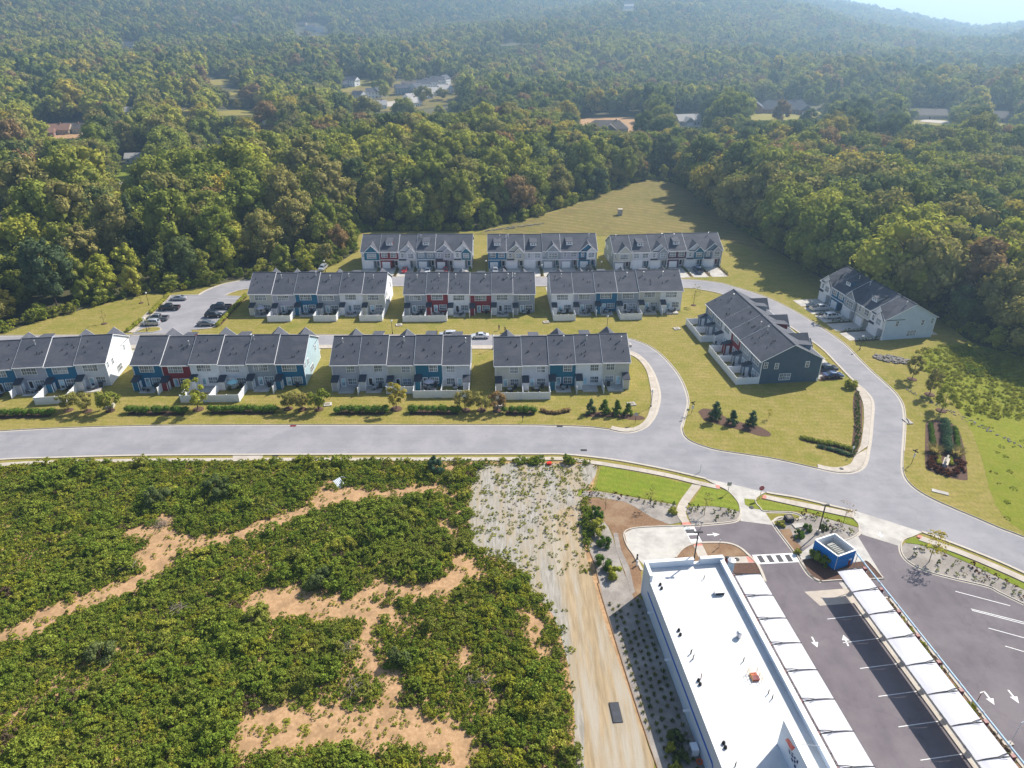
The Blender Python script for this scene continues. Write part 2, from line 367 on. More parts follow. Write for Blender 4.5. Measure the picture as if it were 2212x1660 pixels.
def seg(line, x0, x1): return [p for p in line if x0 <= p[0] <= x1]
xa = lambda px, py: at(px, py).x
kerb(seg(RS, -140, xa(1528, 1036)), -1); kerb(seg(RS, xa(1652, 1064), xa(1850, 1107)), -1); kerb(seg(RS, xa(1988, 1149), 130), -1)
# street in front of the first row and its bend down to the main road
ST_U = ws([(-300, 729), (0, 726), (300, 724), (700, 724), (1100, 725), (1300, 727), (1355, 731.5), (1386, 741), (1412, 754), (1440, 778), (1466, 810), (1482, 843), (1487.5, 869), (1483, 892), (1474, 925)])
ST_L = ws([(-300, 752), (0, 749), (300, 747), (700, 747), (1100, 748), (1250, 749), (1320, 752), (1357, 758.5), (1380, 769), (1401, 790), (1417, 822), (1424, 856), (1418, 888), (1410, 905)])
sheet('street', ST_U + ST_L[::-1], M['road'], .02)
kerb(ST_U, 1); kerb(ST_L[:28], -1); kerb(ST_L[27:] + J1[::-1], -1, name='kerb')
SW_I = ws([(-300, 760), (0, 757), (300, 754), (700, 753.5), (1100, 755), (1250, 757), (1320, 760), (1357, 766), (1378, 777), (1394, 797), (1402, 822), (1407, 856), (1404, 882), (1397, 903), (1386, 916), (1368, 925), (1345, 926), (1322, 921.5)])
pathslabs(offs(ST_L[:-1] + J1[::-1], -.2)[28:], SW_I[28:])
pathslabs(offs(ST_L, -.2)[:29], SW_I[:29], 3.0)
# second street: up past the end rows, behind the middle row to the car park
S2_R = ws([(1952, 975), (1955, 932), (1955, 900), (1950, 873), (1936, 851), (1914, 829.5), (1882, 801), (1851, 770), (1823, 742), (1773, 707), (1714, 671), (1652, 641), (1580, 618.4), (1544, 610), (1470, 603.5), (1300, 600), (1100, 599), (850, 599), (650, 600), (544, 604.2), (496, 611), (470, 618), (444, 628.5), (429, 637.5)])
S2_L = ws([(1875, 972), (1879, 950), (1883, 905), (1885, 880), (1881.5, 862), (1868, 845), (1848, 828), (1825, 805), (1805, 784), (1774, 753), (1730, 722), (1680, 690), (1620, 660), (1561, 636.5), (1515, 626.5), (1474, 622.5), (1300, 619.5), (1100, 619), (850, 619), (650, 620), (540, 624.5), (503, 632), (487, 638.7)])
sheet('side_street', S2_R + S2_L[::-1], M['road'], .02)
kerb(S2_R, -1); kerb(S2_L, 1); kerb(J2, 1)
S2_I = ws([(1846, 985), (1858, 965), (1864, 930), (1866, 905), (1865, 878), (1859, 858), (1847, 838), (1838, 825)])
pathslabs(offs(S2_L, .2)[2:31], S2_I)
wlk = [at(1765.5, 1004).xy, at(1800, 1011).xy, at(1835, 1005).xy, at(1846, 985).xy]
pathslabs(offs(J2, .2), resample(spl(wlk, 4), 12))
for q in (ws([(1319, 929), (1345, 934), (1344, 927), (1322, 921.5)], None, 1),): sheet('ramp', q, M['concrete'], .15)
# car park
CP = ws([(429, 637.5), (369, 638.7)], None, 1) + ws([(369, 638.7), (340, 668), (310, 697), (288, 719)], None, 2) + ws([(288, 722), (416, 722)], None, 1) + ws([(413, 713), (440, 711), (465, 706), (488, 682), (510, 657), (525, 640), (487, 638.7)], None, 1)
sheet('parking_lot', CP, M['road'], .026)
kerb(ws([(429, 637.5), (369, 638.7)], None, 1), 1); kerb(ws([(369, 638.7), (340, 668), (310, 697), (288, 719)], None, 2), 1)
kerb(ws([(413, 713), (440, 711), (465, 706), (488, 682), (510, 657), (525, 640)], None, 2), -1)
pathslabs(ws([(365, 639), (336, 668), (306, 697), (284, 719)], None, 2), ws([(356, 639), (326, 668), (296, 697), (273, 719)], None, 2), 1.8)
isl = ws([(293, 719), (310, 711), (335, 707.5), (346, 710), (345, 714), (330, 718)], None, 3); sheet('lawn_island', isl, M['lawn'], .12); kerb(isl + isl[:1], 1, gut=0)
for k in range(6):                                              # painted bays
    for (xa_, ya_, xb, yb) in ((352-11.5*k, 655+11.5*k, 392-11.5*k, 655+11.5*k), (470-10*k, 646+11*k, 514-10*k, 646+11*k)):
        p, q = at(xa_, ya_), at(xb, yb)
        sheet('bay_line', [Vector((p.x, p.y-.05)), Vector((q.x, q.y-.05)), Vector((q.x, q.y+.05)), Vector((p.x, p.y+.05))], M['paint'], .032)
# south verge, sidewalk and building lot --------------------------------
sheet('verge', RS + [Vector((130, 20)), Vector((-130, 20))], M['lawn'], 0.0)
SA = ws([(-300, 1062), (-120, 1021), (0, 1002), (136, 995.4), (270, 993), (450, 991), (800, 990), (1000, 989.4), (1150, 989), (1224, 989.5), (1328, 1003.5), (1433, 1022), (1511, 1041), (1553, 1050)])
SB = ws([(-300, 1072), (-120, 1029), (0, 1009), (136, 1002), (270, 1000), (450, 998), (800, 997), (1000, 996.4), (1150, 996), (1224, 996.5), (1328, 1011), (1433, 1030), (1511, 1049), (1553, 1058)])
pathslabs(SA, SB)
pathslabs(ws([(1650, 1070), (1720, 1084), (1800, 1100), (1842, 1109)]), ws([(1648, 1078), (1720, 1094), (1800, 1111), (1845, 1121)]))
pathslabs(ws([(1992, 1160), (2084, 1193), (2212, 1247), (2400, 1335)]), ws([(1984, 1168), (2084, 1203.5), (2212, 1259), (2400, 1350)]))
sheet('apron', ws([(503, 983.8), (568, 983.4), (568, 993), (503, 993)], None, 1), M['concrete'], .03)
lot = ws([(-300, 1076), (-120, 1032), (0, 1011.5), (136, 1004.5), (270, 1002), (450, 1000), (800, 999), (1000, 998.4), (1150, 998), (1224, 998), (1292, 1006)])
sheet('bare_lot', lot + [at(1275, 1075).xy, at(1285, 1100).xy, at(1300, 1250).xy, at(1350, 1400).xy, at(1420, 1700).xy, Vector((25, 20)), Vector((-160, 20))], M['dirt'], .01)
GRAVEL = [(1035, 1004), (1120, 1001), (1230, 1003), (1290, 1010), (1262, 1070), (1255, 1110), (1262, 1180), (1282, 1260), (1300, 1330), (1335, 1430), (1375, 1550), (1410, 1680), (1250, 1680), (1242, 1560), (1228, 1440), (1195, 1330), (1150, 1280), (1110, 1220), (1050, 1200), (1020, 1180), (1012, 1100), (1020, 1040)]
sheet('gravel_track', ws(GRAVEL, None, 3), M['gravel'], .022)
SANDT = [(1195, 1110), (1252, 1090), (1254, 1130), (1262, 1185), (1284, 1262), (1302, 1332), (1337, 1432), (1377, 1552), (1412, 1682), (1275, 1682), (1262, 1560), (1245, 1440), (1225, 1330), (1205, 1240), (1190, 1170)]
sheet('sandy_track', ws(SANDT, None, 3), M['sandtrack'], .03)
# ------------------------------------------------------------------ foliage
def leaf_cloud(name, m, seed, cen, rad, n, size, out=.6, up=.35, mid=None, flat=1.0, jit=.42, core=.8):
    """n kite-shaped leaf sprays over the lobes (cen, rad); attribute v = light / dark variation of the leaves"""
    rs = np.random.RandomState(seed); nl = len(cen); cen = np.asarray(cen, float); rad = np.asarray(rad, float)
    mid = cen.mean(0) if mid is None else np.asarray(mid)
    w = rad**2; idx = rs.choice(nl, n, p=w/w.sum()); d = rs.normal(size=(n, 3))
    d /= np.linalg.norm(d, axis=1)[:, None]
    o = cen[idx] - mid; o /= (np.linalg.norm(o, axis=1)[:, None] + .3*rad.mean())
    d = d + out*o + np.array([0, 0, up]); d /= np.linalg.norm(d, axis=1)[:, None]
    p = cen[idx] + d*(rad[idx]*rs.uniform(.7, 1.1, n))[:, None]*np.array([1, 1, flat])
    nr = d + jit*rs.normal(size=(n, 3)); nr /= np.linalg.norm(nr, axis=1)[:, None]
    t = np.cross(nr, rs.normal(size=(n, 3))); t /= np.linalg.norm(t, axis=1)[:, None]; b = np.cross(nr, t)
    a = (size*rs.uniform(.55, 1.35, n)/2)[:, None]; bb = a*rs.uniform(.55, .95, n)[:, None]
    V = np.stack([p + t*a, p + b*bb + nr*a*.15, p - t*a*1.1, p - b*bb + nr*a*.15], 1).reshape(-1, 3)
    g = (1 + 5**.5)/2; ico = np.array([(-1,g,0),(1,g,0),(-1,-g,0),(1,-g,0),(0,-1,g),(0,1,g),(0,-1,-g),(0,1,-g),(g,0,-1),(g,0,1),(-g,0,-1),(-g,0,1)])/math.sqrt(1+g*g)
    icf = np.array([(0,11,5),(0,5,1),(0,1,7),(0,7,10),(0,10,11),(1,5,9),(5,11,4),(11,10,2),(10,7,6),(7,1,8),(3,9,4),(3,4,2),(3,2,6),(3,6,8),(3,8,9),(4,9,5),(2,4,11),(6,2,10),(8,6,7),(9,8,1)])
    nc = nl if core else 0
    if nc:                                                    # solid core added in every lobe to stop light leaking through
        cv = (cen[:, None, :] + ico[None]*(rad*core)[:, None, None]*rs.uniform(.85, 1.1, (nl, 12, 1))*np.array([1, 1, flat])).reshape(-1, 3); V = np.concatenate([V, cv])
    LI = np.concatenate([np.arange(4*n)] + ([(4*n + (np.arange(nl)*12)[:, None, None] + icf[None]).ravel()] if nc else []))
    me = bpy.data.meshes.new(name); me.vertices.add(len(V)); me.vertices.foreach_set('co', V.ravel())
    me.loops.add(len(LI)); me.loops.foreach_set('vertex_index', LI.astype(np.int32)); me.polygons.add(n + 20*nc)
    me.polygons.foreach_set('loop_start', np.concatenate([np.arange(n)*4, 4*n + np.arange(20*nc)*3]).astype(np.int32)); me.materials.append(m); me.update(calc_edges=True)
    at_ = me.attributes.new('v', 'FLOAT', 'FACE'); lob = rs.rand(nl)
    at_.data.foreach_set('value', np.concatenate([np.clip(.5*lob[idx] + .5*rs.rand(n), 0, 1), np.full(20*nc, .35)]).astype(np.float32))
    return me
def crown_lobes(seed, w, h, z0, nl, lr, prof):
    rs = np.random.RandomState(seed + 99); cen = []; rad = []
    for i in range(nl):
        t = (i + rs.rand())/nl; pr = prof(t); a = rs.rand()*6.283 + i*2.4; r = pr*(w/2)*math.sqrt(rs.uniform(.12, 1))
        q = lr*rs.uniform(.7, 1.25)*(.55 + .45*pr)
        cen.append((r*math.cos(a), r*math.sin(a), z0 + t*h)); rad.append(q)
    return cen, rad
PROF = dict(tall=lambda t: max(.3, math.sqrt(max(0, 1-(1.9*t-.8)**2/1.25))), round=lambda t: max(.25, math.sqrt(max(0, 1-(2*t-.85)**2/1.4))),
            young=lambda t: max(.12, (1-t)**.75 + .1), pine=lambda t: max(.08, (1-t)*.95), oval=lambda t: max(.2, math.sin(PI*(.1 + .82*t))), vase=lambda t: .35 + .65*math.sin(PI*min(1, .12+.7*t)))
def trunk_mesh(name, seed, h, r, top, spread, limbs=5, m=None, multi=1, n=6):
    rs = random.Random(seed); mb = MB()
    for q in range(multi):
        a = 2*PI*q/multi; lean = .12*h if multi > 1 else .03*h
        b0 = Vector((math.cos(a)*r*1.2, math.sin(a)*r*1.2, -.15)) if multi > 1 else Vector((0, 0, -.3))
        tp = Vector((math.cos(a)*lean*(multi > 1) + rs.uniform(-.03, .03)*h, math.sin(a)*lean*(multi > 1) + rs.uniform(-.03, .03)*h, top))
        md = b0.lerp(tp, .5) + Vector((rs.uniform(-.02, .02)*h, rs.uniform(-.02, .02)*h, 0))
        mb.tube([b0, b0.lerp(md, .15), md, tp], [r*1.25, r, r*.7, r*.2], n)
        for i in range(limbs):
            t = .4 + .55*i/limbs; s = b0.lerp(tp, t); an = rs.random()*6.283
            e = s + Vector((math.cos(an)*spread, math.sin(an)*spread, spread*rs.uniform(.5, 1.0)))*(1.15 - .6*t)
            mb.tube([s, s.lerp(e, .5) + Vector((0, 0, .05*h)), e], [r*.42, r*.28, r*.1], 4)
    return mb.mesh(name, m or M['bark'], smooth=True)
LEAF = dict(green=leaf_mat('leaves_green', (.215, .255, .045), (.32, .325, .065)), lime=leaf_mat('leaves_lime', (.36, .375, .055), (.43, .41, .075)), olive=leaf_mat('leaves_olive', (.27, .26, .075), (.34, .295, .095)),
            gold=leaf_mat('leaves_gold', (.50, .40, .075), (.42, .36, .07)), rust=leaf_mat('leaves_rust', (.36, .23, .095), (.32, .225, .11)), dark=leaf_mat('leaves_dark', (.125, .165, .055), (.175, .205, .07)), pine=leaf_mat('needles', (.085, .125, .06), (.11, .145, .065)),
            brush=leaf_mat('brush_leaves', (.18, .25, .034), (.27, .31, .048), .2), brushy=leaf_mat('brush_leaves_yellow', (.34, .34, .04), (.28, .30, .035), .2), grass=leaf_mat('tall_grass', (.27, .31, .045), (.36, .34, .07), .2),
            dead=leaf_mat('dead_leaves', (.17, .115, .075), (.24, .17, .11)), redsh=leaf_mat('red_shrub_leaves', (.13, .045, .028), (.19, .075, .035)), cream=leaf_mat('cream_plumes', (.62, .52, .28), (.5, .45, .22), .4),
            hedge=leaf_mat('hedge_leaves', (.09, .17, .028), (.14, .21, .035)), blueg=leaf_mat('blue_green_needles', (.08, .14, .085), (.10, .16, .08)))
# ---- woodland tree stock: shape -> list of (crown mesh, trunk mesh, height)
STOCK = {}
def stock(shape, k, w, h, z0, nl, lr, n, size, prof, tr, limbs=6):
    for i in range(k):
        cen, rad = crown_lobes(11*i + len(STOCK)*131, w, h, z0, nl, lr, PROF[prof])
        cm = leaf_cloud('crown', LEAF['green'], 7*i + len(STOCK)*17, cen, rad, n, size, mid=(0, 0, z0 + .35*h))
        STOCK.setdefault(shape, []).append((cm, trunk_mesh('trunk', i + len(STOCK)*5, z0 + h, tr, z0 + .8*h, w*.34, limbs), z0 + h))
stock('tall', 4, 11.0, 15.0, 4.5, 34, 2.5, 1700, .86, 'tall', .28)
stock('round', 4, 14.5, 11.5, 4.0, 40, 2.8, 1900, .92, 'round', .34, 8)
stock('young', 3, 5.8, 8.0, .8, 26, 1.35, 1100, .56, 'oval', .11)
stock('bushy', 3, 5.5, 4.6, .3, 22, 1.2, 1000, .50, 'oval', .10)
stock('pine', 2, 7.0, 15.0, 6.0, 36, 1.3, 1200, .70, 'pine', .26)
FAR = {}
for i, (sh, w, h, z0, nl, lr, n, size) in enumerate((('tall', 11.5, 13, 5, 18, 3.1, 340, 1.6), ('round', 15, 9.5, 4.5, 20, 3.3, 380, 1.75), ('pine', 7, 14, 6, 14, 1.9, 240, 1.4))):
    for k in range(2):
        cen, rad = crown_lobes(300 + i*7 + k, w, h, z0, nl, lr, PROF[sh]); FAR.setdefault(sh, []).append(leaf_cloud('far_crown', LEAF['green'], 500 + i*3 + k, cen, rad, n, size, mid=(0, 0, z0 + .35*h)))
def join_mesh(name, a, b, m):
    bm = bmesh.new(); bm.from_mesh(a); n0 = len(bm.faces); bm.from_mesh(b); bm.faces.ensure_lookup_table()
    for i, f in enumerate(bm.faces): f.material_index = 0 if i < n0 else 1
    me = bpy.data.meshes.new(name); bm.to_mesh(me); bm.free(); me.materials.clear(); me.materials.append(m); me.materials.append(M['bark']); return me
def scatter(name, protos, P, idx, rot, scl, label=None, category=None):
    """one object: real geometry instanced on points"""
    col = bpy.data.collections.new(name + '_stock')
    for i, me in enumerate(protos): col.objects.link(bpy.data.objects.new('%s_stock_%03d' % (name, i), me))
    me = bpy.data.meshes.new(name); me.from_pydata(np.asarray(P).tolist(), [], [])
    me.attributes.new('pick', 'INT', 'POINT').data.foreach_set('value', np.asarray(idx, np.int32))
    r3 = np.zeros((len(P), 3), np.float32); r3[:, 2] = rot
    me.attributes.new('rot', 'FLOAT_VECTOR', 'POINT').data.foreach_set('vector', r3.ravel())
    me.attributes.new('scl', 'FLOAT_VECTOR', 'POINT').data.foreach_set('vector', np.asarray(scl, np.float32).ravel())
    g = bpy.data.node_groups.new(name + '_nodes', 'GeometryNodeTree')
    g.interface.new_socket('Geometry', in_out='INPUT', socket_type='NodeSocketGeometry'); g.interface.new_socket('Geometry', in_out='OUTPUT', socket_type='NodeSocketGeometry')
    a, b = g.nodes.new('NodeGroupInput'), g.nodes.new('NodeGroupOutput'); ip = g.nodes.new('GeometryNodeInstanceOnPoints'); ci = g.nodes.new('GeometryNodeCollectionInfo')
    ci.inputs[0].default_value = col; ci.inputs[1].default_value = True; ci.inputs[2].default_value = True
    def na(nm, ty):
        q = g.nodes.new('GeometryNodeInputNamedAttribute'); q.data_type = ty; q.inputs[0].default_value = nm
        return next(o for o in q.outputs if o.enabled and o.name == 'Attribute')
    L = g.links.new; L(a.outputs[0], ip.inputs['Points']); L(ci.outputs[0], ip.inputs['Instance']); ip.inputs['Pick Instance'].default_value = True
    L(na('pick', 'INT'), ip.inputs['Instance Index']); L(na('rot', 'FLOAT_VECTOR'), ip.inputs['Rotation']); L(na('scl', 'FLOAT_VECTOR'), ip.inputs['Scale']); L(ip.outputs[0], b.inputs[0])
    o = obj(name, me); o.modifiers.new('scatter', 'NODES').node_group = g; o['kind'] = 'stuff'
    if label: o['label'] = label
    if category: o['category'] = category
    return o
def inpoly(X, Y, poly):
    inside = np.zeros(len(X), bool); n = len(poly)
    for i in range(n):
        x1, y1 = poly[i][0], poly[i][1]; x2, y2 = poly[(i+1) % n][0], poly[(i+1) % n][1]
        c = ((y1 > Y) != (y2 > Y)); xi = (x2-x1)*(Y-y1)/((y2-y1) + 1e-12) + x1
        inside ^= c & (X < xi)
    return inside
# ---- houses in the woods are seen through gaps: (x0, x1, bottom) in pixels, y of gap's top
GAPS = [(78, 205, 268, 302), (250, 335, 340, 395), (280, 320, 395, 425), (733, 800, 172, 200), (755, 850, 196, 246), (850, 990, 172, 246), (1245, 1400, 254, 286), (1452, 1525, 248, 276), (1615, 1775, 226, 260),
        (1868, 1895, 256, 284), (1950, 2045, 238, 270), (2115, 2195, 250, 272), (262, 300, 92, 108), (640, 715, 50, 76), (1342, 1375, 10, 22), (395, 425, 228, 252), (-120, 40, 476, 548), (268, 305, 236, 262), (570, 590, 250, 285), (1990, 2060, 255, 272), (1080, 1130, 90, 98), (395, 425, 300, 319), (455, 495, 310, 330), (488, 532, 194, 212), (450, 492, 170, 186), (78, 112, 224, 243), (500, 530, 36, 50), (470, 560, 238, 252)]
cleared = [Vector((-400, -50))] + [Vector(p) for p in lawn_edge] + [Vector((420, 110)), Vector((420, -50))]
rsf = np.random.RandomState(3)
TX, TY = [], []
for (r0, r1, sp) in ((150, 420, 7.2), (420, 800, 8.6), (800, 1500, 10.5), (1500, 3300, 13.0)):
    xs = np.arange(-r1, r1, sp); ys = np.arange(100, r1, sp); X, Y = np.meshgrid(xs, ys); X = X.ravel() + rsf.uniform(-.45, .45, X.size)*sp; Y = Y.ravel() + rsf.uniform(-.45, .45, Y.size)*sp
    r = np.hypot(X, Y); az = np.degrees(np.arctan2(X, Y)); k = (r >= r0) & (r < r1) & (np.abs(az) < 43); TX.append(X[k]); TY.append(Y[k])
TX = np.concatenate(TX); TY = np.concatenate(TY)
k = ~inpoly(TX, TY, cleared); TX, TY = TX[k], TY[k]
TZ = terr(TX, TY); TR = np.hypot(TX, TY)
nT = len(TX); edge_pts = np.array([tuple(p)[:2] for p in lawn_edge])
dE = np.full(nT, 999.0); near = TR < 480
ex = np.repeat(edge_pts, 1, 0)
dn = np.min(np.hypot(TX[near][:, None] - ex[None, :, 0], TY[near][:, None] - ex[None, :, 1]), 1); dE[near] = dn
# colour families drift slowly over the woods
def fbm(x, y, s, ph): return np.sin(x/s + ph)*np.cos(y/(s*1.13) - ph*1.7) + .6*np.sin(x/(s*.43) - y/(s*.57) + ph*2.1)
c1 = fbm(TX, TY, 130, .4) + rsf.normal(0, .75, nT); kinds = np.full(nT, 0)              # 0 green
KN_ = ['green', 'lime', 'olive', 'gold', 'rust', 'dark', 'pine']
kinds[c1 > .35] = 2; kinds[c1 > 1.0] = 1; kinds[c1 < -.75] = 5
u = rsf.rand(nT); kinds[u < .03] = 3; kinds[(u > .05) & (u < .07)] = 4; kinds[(u > .085) & (u < .135)] = 6
far_aut = (TR > 420) & (rsf.rand(nT) < .24); kinds[far_aut] = rsf.choice([2, 2, 1, 2, 5, 3, 4, 5], far_aut.sum())
gold_zone = (TX > 75) & (TX < 190) & (TY > 290) & (TY < 420) & (rsf.rand(nT) < .34); kinds[gold_zone] = rsf.choice([3, 1, 1, 3, 4], gold_zone.sum())
right_dark = (TX > 95) & (TY < 300) & (rsf.rand(nT) < .5); kinds[right_dark] = rsf.choice([5, 0, 2], right_dark.sum())
shp = np.where(rsf.rand(nT) < .52, 0, 1); shp[kinds == 6] = 4
LEFT = TX < 40
fr = (dE < 7) & LEFT & (TY < 330); shp[fr] = np.where(rsf.rand(fr.sum()) < .55, 3, 2)
fr2 = (dE >= 7) & (dE < 26) & LEFT & (TX < -55); q = rsf.rand(fr2.sum()); shp[fr2] = np.where(q < .6, 2, np.where(q < .75, 3, 0))
fr3 = (dE < 5) & ~LEFT; shp[fr3] = np.where(rsf.rand(fr3.sum()) < .4, 2, 1)
yg = (shp == 2) | (shp == 3); kinds[yg & (rsf.rand(nT) < .45)] = 1; kinds[yg & (kinds == 6)] = 0
SHN = ['tall', 'round', 'young', 'bushy', 'pine']; HT = np.array([20, 16, 8.8, 4.9, 21])
sc = rsf.uniform(.62, 1.22, nT); sc[shp == 2] *= rsf.uniform(.7, 1.25, (shp == 2).sum()); sc[(shp == 1) & (TX > 95) & (TY < 330)] *= 1.18
sc[(shp < 2) & LEFT & (TY < 420) & (dE > 20)] *= 1.12
sc *= 1 + .16*fbm(TX, TY, 38, 1.9) ; gap_n = fbm(TX, TY, 21, .7)
# keep the sight lines to the houses open
keep = ~((gap_n > 1.22) & (TR > 260) & (rsf.rand(nT) < .8))
for (x0, x1, yt, yb) in GAPS:
    base = np.stack([TX, TY, TZ], 1); px, pb = proj_np(base); hgt = HT[shp]*sc; top = base.copy(); top[:, 2] += hgt; _, pt = proj_np(top)
    wpx = F_PX*9.0/np.maximum(TR, 1)
    front = (px > x0 - wpx*.5) & (px < x1 + wpx*.5) & (pb >= yt - 1)
    inside = front & (pb < yb + 3); keep &= ~(inside & (rsf.rand(nT) < .985))
    blk = front & ~inside & (pt < yb + 2) & (rsf.rand(nT) < .97)
    allow = np.clip((pb - yb - 2)/np.maximum(pb - pt, .1), 0, 1)
    sc = np.where(blk, sc*allow, sc); keep &= ~(blk & (hgt*allow < 2.2))
    shp = np.where(blk & (hgt*allow < 9) & (HT[shp] > 15), 2, shp); sc = np.where(blk & (shp == 2) & (hgt*allow < 9), hgt*allow/8.8, sc)
TX, TY, TZ, TR, kinds, shp, sc, dE = (a[keep] for a in (TX, TY, TZ, TR, kinds, shp, sc, dE)); nT = len(TX)
rot = rsf.rand(nT)*6.283
base = np.stack([TX, TY, TZ], 1); px, pb = proj_np(base); top = base.copy(); top[:, 2] += HT[shp]*sc; _, pt = proj_np(top)
inframe = (px > -20) & (px < 2230) & (pb > 0)
app = np.where(inframe & (dE < 32), (pb - pt), 0); order = np.argsort(-app); single = np.zeros(nT, bool); single[order[:290]] = True
LBL = dict(green='green', lime='yellow-green', olive='olive green', gold='golden autumn', rust='rusty brown autumn', dark='dark green', pine='dark needled')
SHL = dict(tall='tall slender broadleaf tree', round='broad round-crowned tree', young='young conical tree', bushy='low bushy tree', pine='tall pine tree')
NMS = dict(tall='woodland_tree', round='spreading_tree', young='young_tree', bushy='bushy_tree', pine='pine_tree')
for i in np.nonzero(single)[0]:
    sh, kd = SHN[shp[i]], KN_[kinds[i]]; cm, tm, _ = STOCK[sh][int(rsf.randint(len(STOCK[sh])))]
    zone = 'at the woodland edge left of the townhouses' if TX[i] < -50 else ('in the woods behind the back row of townhouses' if TX[i] < 62 else 'in the woods right of the mown field')
    t = thing(NMS[sh], '%s %s %s' % (LBL[kd], SHL[sh], zone), 'tree', (TX[i], TY[i], TZ[i]), rot[i], 'woodland trees: %s %s %s' % (kd, sh, zone), scale=(sc[i]*rsf.uniform(.9, 1.1), sc[i]*rsf.uniform(.9, 1.1), sc[i]))
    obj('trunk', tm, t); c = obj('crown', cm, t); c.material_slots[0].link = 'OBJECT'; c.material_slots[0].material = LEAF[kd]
# the rest of the woods: one mass
protos = []; pid = {}
for sh in SHN:
    for kd in range(7):
        if (sh == 'pine') != (KN_[kd] == 'pine'): continue
        for v in range(2):
            cm, tm, _ = STOCK[sh][v]; pid[(sh, kd, v, 0)] = len(protos); protos.append(join_mesh('wood_tree', cm, tm, LEAF[KN_[kd]]))
            if sh in FAR: m2 = FAR[sh][v].copy(); m2.materials.clear(); m2.materials.append(LEAF[KN_[kd]]); pid[(sh, kd, v, 1)] = len(protos); protos.append(m2)
rest = np.nonzero(~single)[0]
pk = [pid[(SHN[shp[i]], kinds[i] if (kinds[i] != 6 or shp[i] == 4) else 5, int(v), 1 if (TR[i] > 620 and shp[i] in (0, 1, 4)) else 0)] if not (shp[i] == 4 and kinds[i] != 6) else pid[('tall', kinds[i], int(v), 0)] for i, v in zip(rest, rsf.randint(0, 2, len(rest)))]
s3 = np.stack([sc[rest]*rsf.uniform(.88, 1.15, len(rest)), sc[rest]*rsf.uniform(.88, 1.15, len(rest)), sc[rest]], 1)
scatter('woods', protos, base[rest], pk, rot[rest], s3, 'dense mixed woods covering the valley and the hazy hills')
print('TREES', nT, 'single', int(single.sum()))
# haze between the camera and the hills
hz = bpy.data.materials.new('haze'); hz.use_nodes = True; hn = hz.node_tree; hn.nodes.clear()
ho = hn.nodes.new('ShaderNodeOutputMaterial'); hv = hn.nodes.new('ShaderNodeVolumePrincipled'); hv.inputs['Color'].default_value = (.50, .74, 1.0, 1)
hv.inputs['Density'].default_value = HAZE = .00033; hv.inputs['Anisotropy'].default_value = .42; hn.links.new(hv.outputs[0], ho.inputs['Volume'])
hb = obj('haze', MB().box(-5200, -800, float(GZ.min()) - 1, 5200, 6600, float(GZ.max()) + 40).mesh('haze', hz)); hb['kind'] = 'stuff'
# ------------------------------------------------------------------ townhouses
UD, EZ, RZ, RY = 14.2, 5.7, 9.4, 6.9           # depth, eave, ridge height, ridge position (from the back wall)
SLB = (RZ-EZ)/RY; SLF = (RZ-EZ)/(UD-RY)
_mc = {}
def mc(key, fn):
    if key not in _mc: _mc[key] = fn()
    return _mc[key]
def win_mesh(n, w, h):
    """white frame with meeting rail and bars, seen from -Y, centred on x, sill at z = 0"""
    mb = MB(); t = .075; W_ = n*w
    mb.box(-W_/2-t, -.07, -t, W_/2+t, .02, 0).box(-W_/2-t, -.07, h, W_/2+t, .02, h+t)
    for i in range(n+1): x = -W_/2 + i*w; mb.box(x-t/2 - (t/2 if i == 0 else 0), -.069, 0, x+t/2 + (t/2 if i == n else 0), .019, h)
    for i in range(n):
        x0 = -W_/2 + i*w + t/2; x1 = x0 + w - t
        mb.box(x0, -.05, h*.5-.035, x1, .01, h*.5+.035); mb.box((x0+x1)/2-.02, -.045, 0, (x0+x1)/2+.02, .005, h*.5-.035); mb.box((x0+x1)/2-.02, -.045, h*.5+.035, (x0+x1)/2+.02, .005, h)
    return mb.mesh('window', M['trim'])
def window(par, n, w, h, x, y, z, rz=0.0):
    o = obj('window', mc(('win', n, w, h), lambda: win_mesh(n, w, h)), par, (x, y, z), rz)
    pm = mc(('pane', w, h), lambda: MB().box(-w/2+.04, -.02, .0, w/2-.04, .015, h).mesh('pane', M['glass']))
    for i in range(n): obj('pane', pm, o, (-n*w/2 + (i+.5)*w, 0, 0))
    return o
def door(par, x, y, z, rz=0.0, kind='glass', w=.95, h=2.1):
    fr = mc(('dfr', w, h), lambda: MB().box(-w/2-.1, -.06, 0, -w/2, .02, h+.1).box(w/2, -.06, 0, w/2+.1, .02, h+.1).box(-w/2, -.06, h, w/2, .02, h+.1).box(-w/2, -.04, 0, w/2, .015, .35).box(-w/2, -.04, .35, -w/2+.12, .015, h).box(w/2-.12, -.04, .35, w/2, .015, h).box(-w/2+.12, -.04, h-.12, w/2-.12, .015, h).mesh('door', M['trim']))
    pl = mc(('dpl', kind, w, h), lambda: MB().box(-w/2+.12, -.02, .35, w/2-.12, .01, h-.12).mesh('door_panel', M['door_glass'] if kind == 'glass' else (M['dark'] if kind == 'dark' else SD[kind])))
    o = obj('door', fr, par, (x, y, z), rz); obj('door_panel', pl, o)
    obj('handle', mc('hdl', lambda: MB().box(-.03, -.12, .95, .03, -.04, 1.15).mesh('handle', M['metal'])), o, (w/2-.06, 0, 0)); return o
